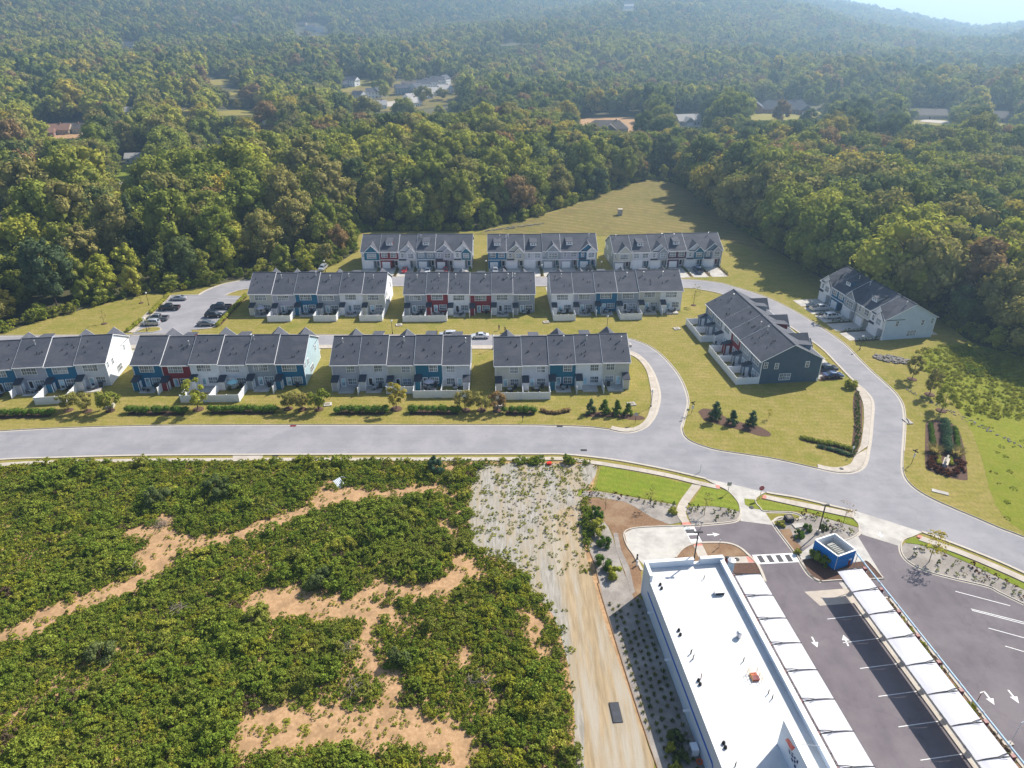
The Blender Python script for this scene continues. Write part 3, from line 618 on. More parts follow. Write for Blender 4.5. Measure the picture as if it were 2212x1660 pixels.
def unit(B, i, w, zo, col, ft='gable', ftc=('white', 'white', 'white'), var='A', mirror=False, fd='dark', front=True, step=(0, 0), ends=(False, False), rs=None):
    x0 = i*w; x1 = x0 + w; mir = lambda a: x0 + (w - a if mirror else a); pd = 1.7
    d = .004*(i % 2)
    mb = MB()                                                            # back and sides, with the gable
    pr = [(x0+d, 0, zo-.4), (x0+d, 0, zo+EZ), (x0+d, RY, zo+RZ), (x0+d, UD, zo+EZ), (x0+d, UD, zo+2.85), (x0+d, UD-pd, zo+2.85), (x0+d, UD-pd, zo-.4)]
    mb.extr(pr[::-1], (w-2*d, 0, 0)); obj('wall', mb.mesh('wall', SD[col]), B)
    gx0, gx1 = (x0+.02, x0+3.75) if not mirror else (x1-3.75, x1-.02)    # garage block
    mb = MB().box(gx0, UD-pd+.002, zo-.4, gx1, UD+.01, zo+2.849); obj('garage_wall', mb.mesh('garage_wall', SD[ftc[2]]), B)
    gc = (gx0+gx1)/2
    gd = obj('garage_door', mc('gdoor', lambda: MB().box(-1.32, -.05, 0, 1.32, .02, 2.15).mesh('garage_door', M['vinyl'])), B, (gc, UD+.03, zo), PI)
    for r in range(4): obj('panel', mc('gpanel', lambda: MB().box(-1.26, -.075, 0, 1.26, -.04, .47).mesh('panel', M['trim'])), gd, (0, 0, .05+.52*r))
    px = (gx1+x1)/2 if not mirror else (x0+gx0)/2
    door(B, px-.1, UD-pd-.0, zo+.05, PI, fd, 1.0, 2.1)
    pw = x1-.16 if not mirror else x0+.16
    obj('porch_post', mc('ppost', lambda: MB().box(-.11, -.11, .9, .11, .11, 2.85).box(-.22, -.22, 0, .22, .22, .9).mesh('porch_post', M['trim'])), B, (pw, UD-.2, zo))
    # upper storey skin on the front and its window groups
    mb = MB().box(x0+.015, UD, zo+2.85, x1-.015, UD+.05, zo+EZ-.02); mb.box(x0+.01, UD+.0, zo+2.78, x1-.01, UD+.09, zo+2.98, 1); obj('front_wall', mb.mesh('front_wall', SD[ftc[0]], M['trim']), B)
    rf = MB()                                                            # roof with overhangs
    ea, eb = (.28 if ends[0] else 0), (.28 if ends[1] else 0); oh = .38; th = .14
    bk = [(0, -oh, zo+EZ-oh*SLB+.06), (0, RY, zo+RZ+.06), (0, UD+oh, zo+EZ-oh*SLF+.06), (0, UD+oh, zo+EZ-oh*SLF+.06+th), (0, RY, zo+RZ+.06+th), (0, -oh, zo+EZ-oh*SLB+.06+th)]
    rf.extr([(x0-ea+d, p[1], p[2]) for p in bk], (w+ea+eb-2*d, 0, 0)); rf.box(x0-ea+d, RY-.14, zo+RZ+.18, x1+eb-d, RY+.14, zo+RZ+.25)
    roof = obj('roof', rf.mesh('roof', M['roof']), B)
    for yg, sl_g in ((-oh-.11, SLB), (UD+oh+.003, SLF)): obj('gutter', MB().box(x0-ea+.003, yg, zo+EZ-oh*sl_g-.02, x1+eb-.003, yg+.107, zo+EZ-oh*sl_g+.17).mesh('gutter', M['trim']), B)
    for s_, e, xx in ((0, step[0] > 0 or ends[0], x0-ea), (1, step[1] > 0 or ends[1], x1+eb)):           # rake trim
        if e:
            q = [(xx, p[1], p[2]) for p in bk]; dx = -.07 if s_ == 0 else .07
            obj('rake', MB().extr([(a+(-.004 if s_ == 0 else .004), b, c-.03) for (a, b, c) in q], (dx, 0, 0)).mesh('rake', M['trim']), B)
    ds = mc('down', lambda: MB().box(-.05, -.1, 0, .05, -.005, EZ-.2).mesh('downspout', M['trim'])); obj('downspout', ds, B, (x0+.14, 0, zo))
    # vents
    for k in range(rs.choice((3, 4, 4, 5))):
        yy = rs.uniform(1.2, 5.6); xx = rs.uniform(x0+.8, x1-.8)
        obj('vent', mc('vent', lambda: MB().lathe([(.09, -.15), (.07, .38)], 6).lathe([(.16, -.1), (.13, .06)], 6).mesh('vent', M['dark'])), roof, (xx, yy, zo+EZ+.2+yy*SLB))
    if rs.random() < .62:
        yy = rs.uniform(4.7, 5.8) if not front else RY + rs.uniform(1, 1.8); xx = x0 + rs.uniform(.5, w-.5); zz = zo+EZ+.2+yy*SLB if not front else zo+RZ+.15-(yy-RY)*SLF
        obj('flue', mc('flue', lambda: MB().lathe([(.11, -.2), (.11, .75), (.19, .75), (.19, 1.0), (.05, 1.08)], 8).lathe([(.2, -.15), (.14, .12)], 8).mesh('flue', M['metal'])), roof, (xx, yy, zz))
    # back of the house
    if var == 'A': window(B, 3, 1.02, 1.45, mir(3.05), -.012, zo+3.78); window(B, 2, 1.0, 1.5, mir(4.55), -.012, zo+.75); door(B, mir(2.55), 0, zo+.08, 0, 'glass' if rs.random() < .7 else 'dark')
    else: window(B, 2, .92, 1.45, mir(4.2), -.012, zo+3.78); window(B, 2, .95, 1.5, mir(4.3), -.012, zo+.75); door(B, mir(2.25), 0, zo+.08, 0, 'glass' if rs.random() < .7 else 'dark')
    c0, c1 = (x0+.05, x0+1.42) if not mirror else (x1-1.42, x1-.05)
    cl = obj('storage_closet', MB().extr([(c0, -1.95, zo-.4), (c0, -1.95, zo+2.3), (c0, -.002, zo+2.85), (c0, -.002, zo-.4)], (c1-c0, 0, 0)).mesh('storage_closet', SD[col]), B)
    obj('closet_roof', MB().extr([(c0-.12, -2.2, zo+2.3), (c0-.12, -.003, zo+2.95), (c0-.12, -.003, zo+3.08), (c0-.12, -2.2, zo+2.43)], (c1-c0+.24, 0, 0)).mesh('closet_roof', M['closet_roof']), cl)
    obj('corner_trim', MB().box(c0-.02, -1.97, zo, c0+.1, -1.94, zo+2.28).box(c1-.1, -1.97, zo, c1+.02, -1.94, zo+2.28).mesh('corner_trim', M['trim']), cl)
    cd = c1+.012 if not mirror else c0-.012
    obj('closet_door', MB().box(cd-.03, -1.45, zo+.1, cd+.03, -.6, zo+2.1).mesh('closet_door', M['trim']), cl)
    obj('patio', MB().box(min(mir(1.5), mir(4.9)), -3.0, zo-.4, max(mir(1.5), mir(4.9)), -.004, zo+.07).mesh('patio', M['concrete_pale']), B)
    # street side
    YF = UD+.05
    def gable(xa, xb, y1, zb, pk, colr, nm='gable', trim=True):
        xm = (xa+xb)/2; yb = UD-(pk-EZ+zo-zo)/SLF*1.0
        yb = RY + (zo+RZ-pk)/SLF - .15 if pk > zo+EZ else UD
        ov = .3; s = (pk-zb)/((xb-xa)/2)
        g = MB().extr([(xa, UD-.2, zb), (xb, UD-.2, zb), (xm, UD-.2, pk-.08)][::-1], (0, y1-UD+.2, 0)) if False else MB().poly([(xb, y1, zb), (xa, y1, zb), (xm, y1, pk-.1)])
        go = obj(nm, g.mesh(nm, SD[colr]), B)
        r = MB()
        for sg in (-1, 1):
            e = xm + sg*((xb-xa)/2+ov); ze = pk - s*((xb-xa)/2+ov)
            r.add([(xm, yb-.4, pk), (e, yb-.4, ze), (e, y1+.28, ze), (xm, y1+.28, pk), (xm, yb-.4, pk+.13), (e, yb-.4, ze+.13), (e, y1+.28, ze+.13), (xm, y1+.28, pk+.13)], [(0,1,2,3),(4,7,6,5),(1,5,6,2),(0,3,7,4),(3,2,6,7),(0,4,5,1)])
        obj('gable_roof', r.mesh('gable_roof', M['roof']), go)
        t = MB()
        for sg in (-1, 1):
            e = xm + sg*((xb-xa)/2+ov); ze = pk - s*((xb-xa)/2+ov)
            t.extr([(xm, y1+.285, pk+.12), (e, y1+.285, ze+.12), (e, y1+.285, ze-.14), (xm, y1+.285, pk-.14)], (0, .05, 0))
        obj('gable_trim', t.mesh('gable_trim', M['trim']), go); return go
    if ft == 'gable3':
        xa, xb = (x0+1.0, x1-.25) if not mirror else (x0+.25, x1-1.0)
        obj('bay', MB().box(xa, UD+.05, zo+2.98, xb, UD+.45, zo+EZ-.05).box(xa-.05, UD+.03, zo+2.8, xb+.05, UD+.5, zo+2.98, 1).mesh('bay', SD[ftc[1]], M['trim']), B)
        gable(xa, xb, UD+.45, zo+EZ-.05, zo+EZ+2.3, ftc[1]); window(B, 3, .95, 1.5, (xa+xb)/2, UD+.46, zo+3.6, PI); window(B, 1, .5, .9, (x0+.5 if not mirror else x1-.5), UD+.06, zo+4.0, PI)
    elif ft == 'double':
        gable(x0+.2, x1-.2, UD+.06, zo+EZ-.05, zo+EZ+2.45, ftc[0])
        xa, xb = (x0+.35, x0+3.35) if mirror else (x1-3.35, x1-.35)
        obj('bay', MB().box(xa, UD+.05, zo+2.98, xb, UD+.5, zo+EZ-.05).mesh('bay', SD[ftc[1]]), B)
        gable(xa, xb, UD+.5, zo+EZ-.05, zo+EZ+1.45, ftc[1], 'small_gable'); window(B, 2, .92, 1.5, (xa+xb)/2, UD+.51, zo+3.7, PI)
        xs_ = (xb+x1)/2 if mirror else (x0+xa)/2; window(B, 1, .85, 1.4, xs_, UD+.06, zo+3.75, PI)
        obj('pent_roof', MB().extr([(min(xs_-1.2, xs_+1.2), UD+.05, zo+3.3), (xs_-1.2, UD+.65, zo+2.95), (xs_-1.2, UD+.05, zo+2.99)], (2.4, 0, 0)).mesh('pent_roof', M['closet_roof']), B)
    elif ft == 'gable':
        gable(x0+.5, x1-.5, UD+.06, zo+EZ-.05, zo+EZ+2.3, ftc[1]); window(B, 2, .95, 1.5, x0+w/2, UD+.06, zo+3.7, PI)
    else:                                                                 # shed dormer
        xm = x0 + w*.5; yf = UD-2.3; zf = zo+RZ-(yf-RY)*SLF; zt = zf+1.35
        dm = obj('dormer', MB().extr([(xm-1.05, yf, zf-.1), (xm-1.05, yf, zt), (xm-1.05, yf-3.3, zt+.45), (xm-1.05, yf-3.3, zf+1.6)][::-1], (2.1, 0, 0)).mesh('dormer', SD[ftc[1]]), B)
        obj('dormer_roof', MB().extr([(xm-1.25, yf+.3, zt-.02), (xm-1.25, yf-3.6, zt+.47), (xm-1.25, yf-3.6, zt+.6), (xm-1.25, yf+.3, zt+.11)], (2.5, 0, 0)).mesh('dormer_roof', M['roof']), dm)
        obj('dormer_face', MB().box(xm-1.06, yf, zf, xm+1.06, yf+.04, zt-.06).mesh('dormer_face', M['trim']), dm)
        for sx in (-.35, .35): obj('dormer_pane', mc('dpane', lambda: MB().box(-.24, 0, 0, .24, .03, .5).mesh('dormer_pane', M['glass'])), dm, (xm+sx, yf+.03, zf+.55))
        a, b = (x0+1.5, x1-1.4); window(B, 2, .92, 1.5, a+.1, UD+.06, zo+3.75, PI); window(B, 2 if rs.random() < .6 else 1, .92, 1.5, b-.1, UD+.06, zo+3.75, PI)
ROWS = {}
def row(key, label, pL, pR, z, n, cols, fts, front=False, var='A', zo=None, mirl=(), endcol=(None, None), ftcs=None, seed=1, drive=None, fds=None):
    A, Bp = at(*pL, z), at(*pR, z); A.z = Bp.z = 0; dv = (Bp - A); w = dv.length/n; ang = math.atan2(dv.y, dv.x)
    if front:
        ang += PI; o = Bp.copy(); ax = Vector((math.cos(ang), math.sin(ang), 0)); ay = Vector((-ax.y, ax.x, 0)); o -= ay*(UD+.38)
    else:
        ax = Vector((math.cos(ang), math.sin(ang), 0)); ay = Vector((-ax.y, ax.x, 0)); o = A + ay*.38
    t = thing('townhouse_row', label, 'townhouse', o, ang, 'rows of two-storey townhouses'); zo = zo or [0]*n; rs = random.Random(seed)
    for i in range(n):
        stp = (zo[i] - (zo[i-1] if i else zo[i]), zo[i] - (zo[i+1] if i < n-1 else zo[i]))
        unit(t, i, w, zo[i], cols[i], fts[i], (ftcs[i] if ftcs else (cols[i], cols[i], 'white')), var, i in mirl, fds[i] if fds else rs.choice(('dark', 'teal', 'dark', 'grey')), front, stp, (i == 0, i == n-1), rs)
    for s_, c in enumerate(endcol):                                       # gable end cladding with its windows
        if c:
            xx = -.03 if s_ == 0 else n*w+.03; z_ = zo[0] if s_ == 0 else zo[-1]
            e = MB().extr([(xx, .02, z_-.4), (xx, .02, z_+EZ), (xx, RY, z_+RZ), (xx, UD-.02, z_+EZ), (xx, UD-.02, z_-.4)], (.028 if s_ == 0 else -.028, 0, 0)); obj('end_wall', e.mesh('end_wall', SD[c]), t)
            rz = -PI/2 if s_ == 0 else PI/2; xo = xx + (-.01 if s_ == 0 else .01)
            window(t, 1, .8, 1.35, xo, 1.0, z_+4.0, rz); window(t, 1, .8, 1.35, xo, 3.6, z_+3.7, rz); window(t, 1, .8, 1.35, xo, 10.8, z_+3.8, rz); window(t, 3, .85, 1.5, xo, 6.0, z_+.8, rz)
            [obj('corner_board', MB().box(xx-.02, ya, z_, xx+.02, ya+.17, z_+EZ-.1).mesh('corner_board', M['trim']), t) for ya in (-.03, UD-.14)]
    M4 = Matrix.Translation(o) @ Matrix.Rotation(ang, 4, 'Z')
    ROWS[key] = dict(o=o, ang=ang, w=w, n=n, zo=zo, M=M4, t=t); return t
G_, D_, S_ = 'gable3', 'double', 'shed'
row('1a', 'townhouse row with a plain white end wall nearest the parking lot sidewalk', KL(-1220, 800), KL(1525, 650), 5.5, 6, ['white', 'red', 'blue', 'lavender', 'blue', 'ltgrey'], [G_, S_, G_, S_, G_, G_], zo=[-.2, -.3, -.2, .05, -.15, .05], endcol=(None, 'white'), seed=2)
row('1b', 'townhouse row with a red unit second in line and a glare-painted blue end wall', KA(45, 510), KA(1945, 490), 5.5, 6, ['blue', 'red', 'white', 'ltgrey', 'grey', 'blue'], [G_, S_, G_, S_, G_, G_], zo=[0, -.22, .05, -.2, .02, -.15], endcol=('white', 'glare_blue'), seed=3)
row('1c', 'five-unit townhouse row with one teal unit fourth in line', K9h(203, 440), K9h(1122, 432), 5.5, 5, ['lavender', 'ltgrey', 'beige', 'teal', 'ltgrey'], ['gable', S_, 'gable', S_, S_], var='B', zo=[0, .12, -.15, .05, -.18], mirl=(4,), endcol=('beige', 'grey'), seed=4)
row('1d', 'five-unit townhouse row with a teal middle unit at the street bend', KB(155, 655), KB(1940, 632), 5.5, 5, ['beige', 'ltgrey', 'teal', 'white', 'beige'], ['gable', S_, 'gable', S_, 'gable'], var='B', zo=[-.3, -.22, 0, .08, .22], mirl=(4,), endcol=('beige', 'beige'), seed=5)
row('2a', 'townhouse row with a blue third unit and white end wall beside the parking lot', KM(125, 655), KM(1250, 650), 5.4, 6, ['beige', 'lavender', 'blue', 'grey', 'white', 'beige'], [G_, G_, S_, G_, S_, G_], zo=[.1, -.1, .1, -.12, .1, .0], endcol=('beige', 'white'), seed=6)
row('2b', 'townhouse row with two red units in the middle block', KM(1415, 655), KN(562, 649), 5.4, 6, ['grey', 'red', 'white', 'red', 'ltgrey', 'grey'], [G_, S_, G_, S_, G_, G_], zo=[0, .15, .0, -.15, .05, -.1], endcol=('grey', 'grey'), seed=7)
row('2c', 'townhouse row with a blue third unit and pale grey end wall by the lone sapling', KN(705, 648), KN(1790, 633), 5.4, 6, ['white', 'lavender', 'blue', 'grey', 'beige', 'white'], [G_, G_, S_, G_, S_, G_], zo=[-.1, -.06, .12, .08, .3, .28], endcol=('ltgrey', 'white'), seed=8)
row('3a', 'front-facing townhouse row with a teal gable and red garages, backed by the woods', KF(130, 402), KF(2062, 396), 5.5, 6, ['grey', 'lavender', 'slate', 'grey', 'red', 'grey'], [D_, D_, S_, D_, S_, G_], True, zo=[.05, .05, .15, -.05, .1, .0], mirl=(1, 2, 3, 4, 5, 0), endcol=('grey', 'white'), seed=9,
    ftcs=[('white', 'teal', 'white'), ('lavender', 'lavender', 'purple'), ('slate', 'slate', 'slate'), ('ltgrey', 'ltgrey', 'white'), ('red', 'red', 'red'), ('white', 'teal', 'white')], fds=['blue', 'dark', 'dark', 'white', 'dark', 'slate'])
row('3b', 'front-facing townhouse row with three shed dormers before the mown field', KG(140, 402), KG(2040, 388), 5.5, 6, ['white', 'lavender', 'grey', 'white', 'beige', 'blue'], [D_, S_, G_, S_, D_, S_], True, zo=[.12, .1, .15, -.1, .0, .05], mirl=(0, 1, 2, 3, 4, 5), endcol=('white', 'slate'), seed=10,
    ftcs=[('blue', 'white', 'blue'), ('lavender', 'lavender', 'lavender'), ('grey', 'grey', 'grey'), ('ltgrey', 'grey', 'white'), ('beige', 'beige', 'white'), ('blue', 'white', 'blue')], fds=['blue', 'purple', 'teal', 'dark', 'dark', 'dark'])
row('3c', 'front-facing townhouse row with an olive end wall at the foot of the mown field', KH(225, 375), KH(1935, 336), 5.5, 6, ['lavender', 'teal', 'lavender', 'grey', 'teal', 'green'], [D_, D_, S_, D_, S_, G_], True, zo=[.1, .1, .2, .05, -.05, -.1], mirl=(0, 1, 2, 3, 4, 5), endcol=('navy', 'green'), seed=11,
    ftcs=[('slate', 'lavender', 'white'), ('ltgrey', 'teal', 'white'), ('purple', 'lavender', 'purple'), ('ltgrey', 'grey', 'white'), ('ltgrey', 'teal', 'white'), ('beige', 'beige', 'grey')], fds=['red', 'slate', 'dark', 'grey', 'slate', 'purple'])
row('4a', 'angled townhouse row with a navy blue end wall and long white patio fences', KR(477, 366), KR(842, 746), 5.5, 6, ['slate', 'grey', 'white', 'red', 'grey', 'slate'], [G_, S_, G_, S_, D_, S_], zo=[.1, .1, .15, .1, 0, 0], endcol=('grey', 'navy'), seed=12)
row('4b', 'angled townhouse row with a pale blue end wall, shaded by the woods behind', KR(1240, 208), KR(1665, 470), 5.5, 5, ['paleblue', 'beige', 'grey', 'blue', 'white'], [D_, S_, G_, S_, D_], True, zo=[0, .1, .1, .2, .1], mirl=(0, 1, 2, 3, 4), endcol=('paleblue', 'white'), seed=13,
    ftcs=[('white', 'white', 'white'), ('beige', 'beige', 'beige'), ('grey', 'grey', 'white'), ('blue', 'blue', 'blue'), ('white', 'white', 'white')])
# ------------------------------------------------------------------ patio fences
FP = lambda L: mc(('fp', round(L, 2)), lambda: (lambda mb: ([mb.box(-L/2+.06+k*(L-.12)/8, -.022, .1, -L/2+.06+(k+1)*(L-.12)/8-.014, .022, 1.72) for k in range(8)], mb.box(-L/2+.05, -.035, .05, L/2-.05, .035, .14), mb.box(-L/2+.05, -.035, 1.68, L/2-.05, .035, 1.78), mb)[-1])(MB()).mesh('panel', M['vinyl']))
PST = MB().box(-.065, -.065, -.3, .065, .065, 1.85).extr([(-.09, -.09, 1.85), (.09, -.09, 1.85), (.09, .09, 1.85), (-.09, .09, 1.85)], (0, 0, .06)).mesh('post', M['vinyl'])
def fence(key, pts, label):
    R_ = ROWS[key]; b = R_['M'] @ Vector((pts[0][0], pts[0][1], 0)); t = thing('vinyl_fence', label, 'fence', b, R_['ang'], 'white vinyl patio fences')
    q = [Vector((p[0]-pts[0][0], p[1]-pts[0][1], 0)) for p in pts]; obj('post', PST, t)
    for i in range(len(q)-1):
        d = q[i+1]-q[i]; n = max(1, round(d.length/2.3)); L = d.length/n; a = math.atan2(d.y, d.x)
        for k in range(n): obj('panel', FP(L), t, q[i] + d*((k+.5)/n), a); obj('post', PST, t, q[i] + d*((k+1)/n))
ENC = {'1a': ([4], [(3, 4)]), '1b': ([2, 3], None), '1c': ([2, 3, 4], None), '1d': ([0, 1], None), '2a': ([1, 3, 5], None), '2b': ([0, 1], None), '2c': ([0, 3], None), '4a': ([0, 1, 3, 4, 5], None)}
ORD = ['first', 'second', 'third', 'fourth', 'fifth', 'sixth', 'seventh']
RN_ = {'1a': 'white-ended row', '1b': 'glare-painted blue-ended row', '1c': 'row with the fourth unit teal', '1d': 'row at the street bend', '2a': 'row beside the parking lot', '2b': 'row with two red units', '2c': 'row by the lone sapling', '4a': 'navy-ended row'}
for key, (enc, _) in ENC.items():
    R_ = ROWS[key]; w, n = R_['w'], R_['n']; dep = {'1a': -7.4, '1b': -7.4, '1c': -5.3, '1d': -6.0, '4a': -5.2}.get(key, -6.4)
    for i in range(n+1):
        near_enc = (i in enc) or (i-1 in enc)
        if near_enc or i in (0, n): continue
        fence(key, [(i*w, -.1), (i*w, -3.9)], 'short white divider between %s and %s unit of the %s' % (ORD[i-1], ORD[i], RN_[key]))
    runs = []; 
    for i in enc:
        if runs and runs[-1][-1] == i-1 and not (key == '1c' and i == 3): runs[-1].append(i)
        else: runs.append([i])
    for r in runs:
        a, b = r[0]*w + .05, (r[-1]+1)*w - .05; dd = dep if not (key == '1c' and r == [2]) else -3.4
        fence(key, [(a, -.1), (a, dd), (b, dd), (b, -.1)], 'white fence round the %s patio of the %s' % (' and '.join(ORD[k] for k in (r if len(r) < 3 else (r[0], r[-1]))), RN_[key]))
        for k in r[1:]: fence(key, [(k*w, -.1), (k*w, dd+.12)], 'white divider between fenced %s and %s patios, %s' % (ORD[k-1], ORD[k], RN_[key]))
# ------------------------------------------------------------------ driveways with planted strips
def local(key, x, y): v = ROWS[key]['M'] @ Vector((x, y, 0)); return Vector((v.x, v.y))
STRIPS = []
def drives(key, length, skew=0.0):
    R_ = ROWS[key]; w = R_['w']
    L = length if callable(length) else (lambda x: length)
    for i in range(R_['n']):
        a, b = i*w + .1, (i+1)*w - 1.0; mirrored = key in ('3a', '3b', '3c', '4b')
        if mirrored: a, b = i*w + 1.0, (i+1)*w - .1
        sheet('driveway', [local(key, a, UD-1.65), local(key, b, UD-1.65), local(key, b+skew*L(b), UD+L(b)), local(key, a+skew*L(a), UD+L(a))], M['concrete_pale'], .035)
        s0, s1 = (b, (i+1)*w+.1) if not mirrored else (i*w-.1, a)
        if key[0] in '34': STRIPS.append((key, (s0+s1)/2, L(s0)-1.2, skew)); sheet('planting_strip', [local(key, s0+.15, UD+.4), local(key, s1-.15, UD+.4), local(key, s1-.15+skew*L(s0), UD+L(s0)-1.0), local(key, s0+.15+skew*L(s0), UD+L(s0)-1.0)], M['mulch'], .04)
drives('3a', 9.0); drives('3b', 9.0); drives('3c', lambda x: 10.0 + .0*x, 0.0); drives('4b', 8.0); drives('4a', 7.2); drives('2a', 6.5); drives('2b', 6.5); drives('2c', 6.5); drives('1b', 5.0); drives('1c', 5.0); drives('1d', 5.0); drives('1a', 5.0)
# ------------------------------------------------------------------ brush on the bare lot
def bush_mesh(nm, seed, w, h, n, size, m, nl=22, lr=.27, prof='round', up=.35, core=.45):
    cen, rad = crown_lobes(seed, w, h, .12*h, nl, lr*w/1.6, PROF[prof]); return leaf_cloud(nm, m, seed, cen, rad, n, size, up=up, mid=(0, 0, 0), core=core, jit=.95)
BR = []
for k, (mm, w, h, n, sz) in enumerate((('brush', 1.9, 1.0, 950, .16), ('brush', 1.6, 1.3, 950, .15), ('brush', 2.3, .8, 1000, .17), ('brush', 1.5, 1.6, 950, .16), ('brushy', 1.4, 1.1, 750, .13), ('brushy', 1.8, .8, 750, .14), ('green', 2.0, 1.5, 1000, .17), ('green', 1.8, 1.2, 950, .16), ('dead', 1.7, .6, 420, .16), ('lime', 1.6, 1.0, 900, .15))):
    BR.append(bush_mesh('brush_clump', 900 + k, w, h, n, sz, LEAF[mm]))
def tuft_mesh(nm, seed, r, h, n, m, w=.05):
    rs = random.Random(seed); mb = MB()
    for i in range(n):
        a = rs.random()*6.283; q = r*math.sqrt(rs.random())*.5; l = rs.uniform(.5, 1.0)*h; b = Vector((math.cos(a)*q, math.sin(a)*q, 0)); e = b + Vector((math.cos(a)*r*rs.uniform(.3, 1), math.sin(a)*r*rs.uniform(.3, 1), l))
        s = Vector((-math.sin(a), math.cos(a), 0))*w; md = b.lerp(e, .55) + Vector((0, 0, .12*h)); mb.add([b-s, b+s, md+s*.8, md-s*.8, e], [(0, 1, 2, 3), (3, 2, 4)])
    return mb.mesh(nm, m)
TUF = [bush_mesh('low_growth', 940+i, .95, .2, 120, .14, LEAF[m], 9, .3, up=.9, core=0) for i, m in enumerate(('grass', 'brush', 'brushy', 'lime'))]
DIRT = []     # (x, y, radius) in metres, from strokes drawn over the photograph
def stroke(pts, r):
    q = spl([tuple(at(*p))[:2] for p in pts], 8); DIRT.extend((p[0], p[1], r) for p in q)
stroke([(-30, 1392), (30, 1368), (98, 1332), (163, 1306), (228, 1286), (293, 1262), (326, 1239), (352, 1197), (354, 1165), (356, 1125)], 1.35)
stroke([(352, 1192), (407, 1182), (456, 1170), (505, 1162), (554, 1145), (602, 1125), (661, 1107), (706, 1084), (739, 1067)], 1.15)
stroke([(739, 1067), (778, 1073), (837, 1067), (902, 1060), (951, 1057)], 1.0); stroke([(290, 1150), (340, 1165), (380, 1170)], 1.6); stroke([(330, 1200), (345, 1215)], 2.3)
stroke([(700, 1078), (760, 1070)], 2.0)
stroke([(540, 1318), (576, 1290), (625, 1284), (680, 1296), (760, 1300), (820, 1272), (886, 1280), (934, 1276), (983, 1252), (1000, 1222)], 1.35); stroke([(545, 1330), (620, 1318), (700, 1322), (790, 1318), (836, 1325)], 1.5)
stroke([(570, 1300), (610, 1305)], 2.0); stroke([(836, 1325), (818, 1318), (798, 1345), (792, 1400), (802, 1433), (844, 1479), (857, 1500), (830, 1530)], .95)
stroke([(830, 1532), (876, 1550), (916, 1567), (975, 1580), (997, 1616), (990, 1660)], 1.35); stroke([(540, 1560), (602, 1540), (660, 1556), (700, 1552), (770, 1560), (840, 1545)], 1.15); stroke([(530, 1612), (600, 1605), (660, 1590), (730, 1590), (800, 1600), (880, 1585), (940, 1610)], 1.3)
stroke([(1003, 1405), (1000, 1430)], .8); stroke([(1143, 1330), (1160, 1355), (1145, 1375)], .9); stroke([(1173, 1404), (1190, 1420)], .8); stroke([(1225, 1440), (1233, 1490), (1247, 1560), (1250, 1600)], .6); stroke([(950, 1130), (970, 1150)], .7); stroke([(1060, 1480), (1062, 1540)], .45); stroke([(1000, 1228), (1022, 1236)], 1.2)
stroke([(960, 1012), (990, 1010)], .8); stroke([(690, 1050), (725, 1046)], .8)
DIRT = np.array(DIRT); DIRT[:, 2] *= 1.12
grav_w = [Vector(p) for p in ws(GRAVEL, None, 3)]
lot_w = [Vector(p) for p in lot] + [at(1262, 1075).xy, at(1268, 1100).xy, at(1290, 1400).xy, at(1320, 1700).xy, Vector((15, 38)), Vector((-125, 38))]
rb = np.random.RandomState(21)
def jgrid(x0, x1, y0, y1, s):
    X, Y = np.meshgrid(np.arange(x0, x1, s), np.arange(y0, y1, s)); return X.ravel() + rb.uniform(-.48, .48, X.size)*s, Y.ravel() + rb.uniform(-.48, .48, X.size)*s
X, Y = jgrid(-112, 25, 40, 107, .92)
ok = inpoly(X, Y, lot_w) & (np.abs(X/np.maximum(Y, 1)) < 1.32); X, Y = X[ok], Y[ok]
def ddirt(X, Y):
    out = np.full(len(X), 99.0)
    for k in range(0, len(DIRT), 40):
        c = DIRT[k:k+40]; out = np.minimum(out, np.min(np.hypot(X[:, None]-c[None, :, 0], Y[:, None]-c[None, :, 1]) - c[None, :, 2], 1))
    return out
dd = ddirt(X, Y) + .55*np.sin(X*1.7+Y*.6)*np.cos(Y*1.9-X*.4) + rb.normal(0, .25, len(X))
ing = inpoly(X + .6*np.sin(Y*1.3), Y, grav_w)
nz = fbm(X, Y, 6.5, 1.1) + .5*fbm(X, Y, 2.6, .3); nz2 = fbm(X, Y, 17, 2.2); yzone = ((X > -12) & (Y < 82)) | (Y > 101)
sel = (dd > .25) & ~ing & ~((nz < -1.25) & (rb.rand(len(X)) < .6)); px_, pb_ = proj_np(np.stack([X, Y, X*0], 1))
bare_r = (px_ > 960) & (pb_ < 1240) & (pb_ > 1000) & (rb.rand(len(X)) < .45) ; sel &= ~bare_r
Xb, Yb = X[sel], Y[sel]; n = len(Xb); u = rb.rand(n); ys = yzone[sel]; z_ = nz2[sel]; dm = dd[sel]
pick = np.where(u < .28, 0, np.where(u < .48, 1, np.where(u < .68, 2, np.where(u < .80, 3, np.where(u < .92, 7, 9)))))
pick = np.where((z_ > .9) & (rb.rand(n) < .35), 6, pick); pick = np.where(ys & (rb.rand(n) < .46), rb.choice([4, 5, 9], n), pick); pick = np.where((z_ < -.75) & (rb.rand(n) < .4), rb.choice([4, 5, 9, 8, 2], n), pick); pick = np.where(rb.rand(n) < .04, 8, pick); pick = np.where((~ys) & (rb.rand(n) < .05), 4, pick)
hs = np.clip(.55 + .24*nz[sel] + rb.normal(0, .15, n) + .8*(rb.rand(n) < .035), .28, 1.8)*np.clip(.45 + dm*.3, .45, 1.0)
ws_ = np.clip(hs*rb.uniform(1.0, 1.5, n), .6, 1.7)
P_ = np.stack([Xb, Yb, np.zeros(n)], 1); s3 = np.stack([ws_, ws_, hs], 1)
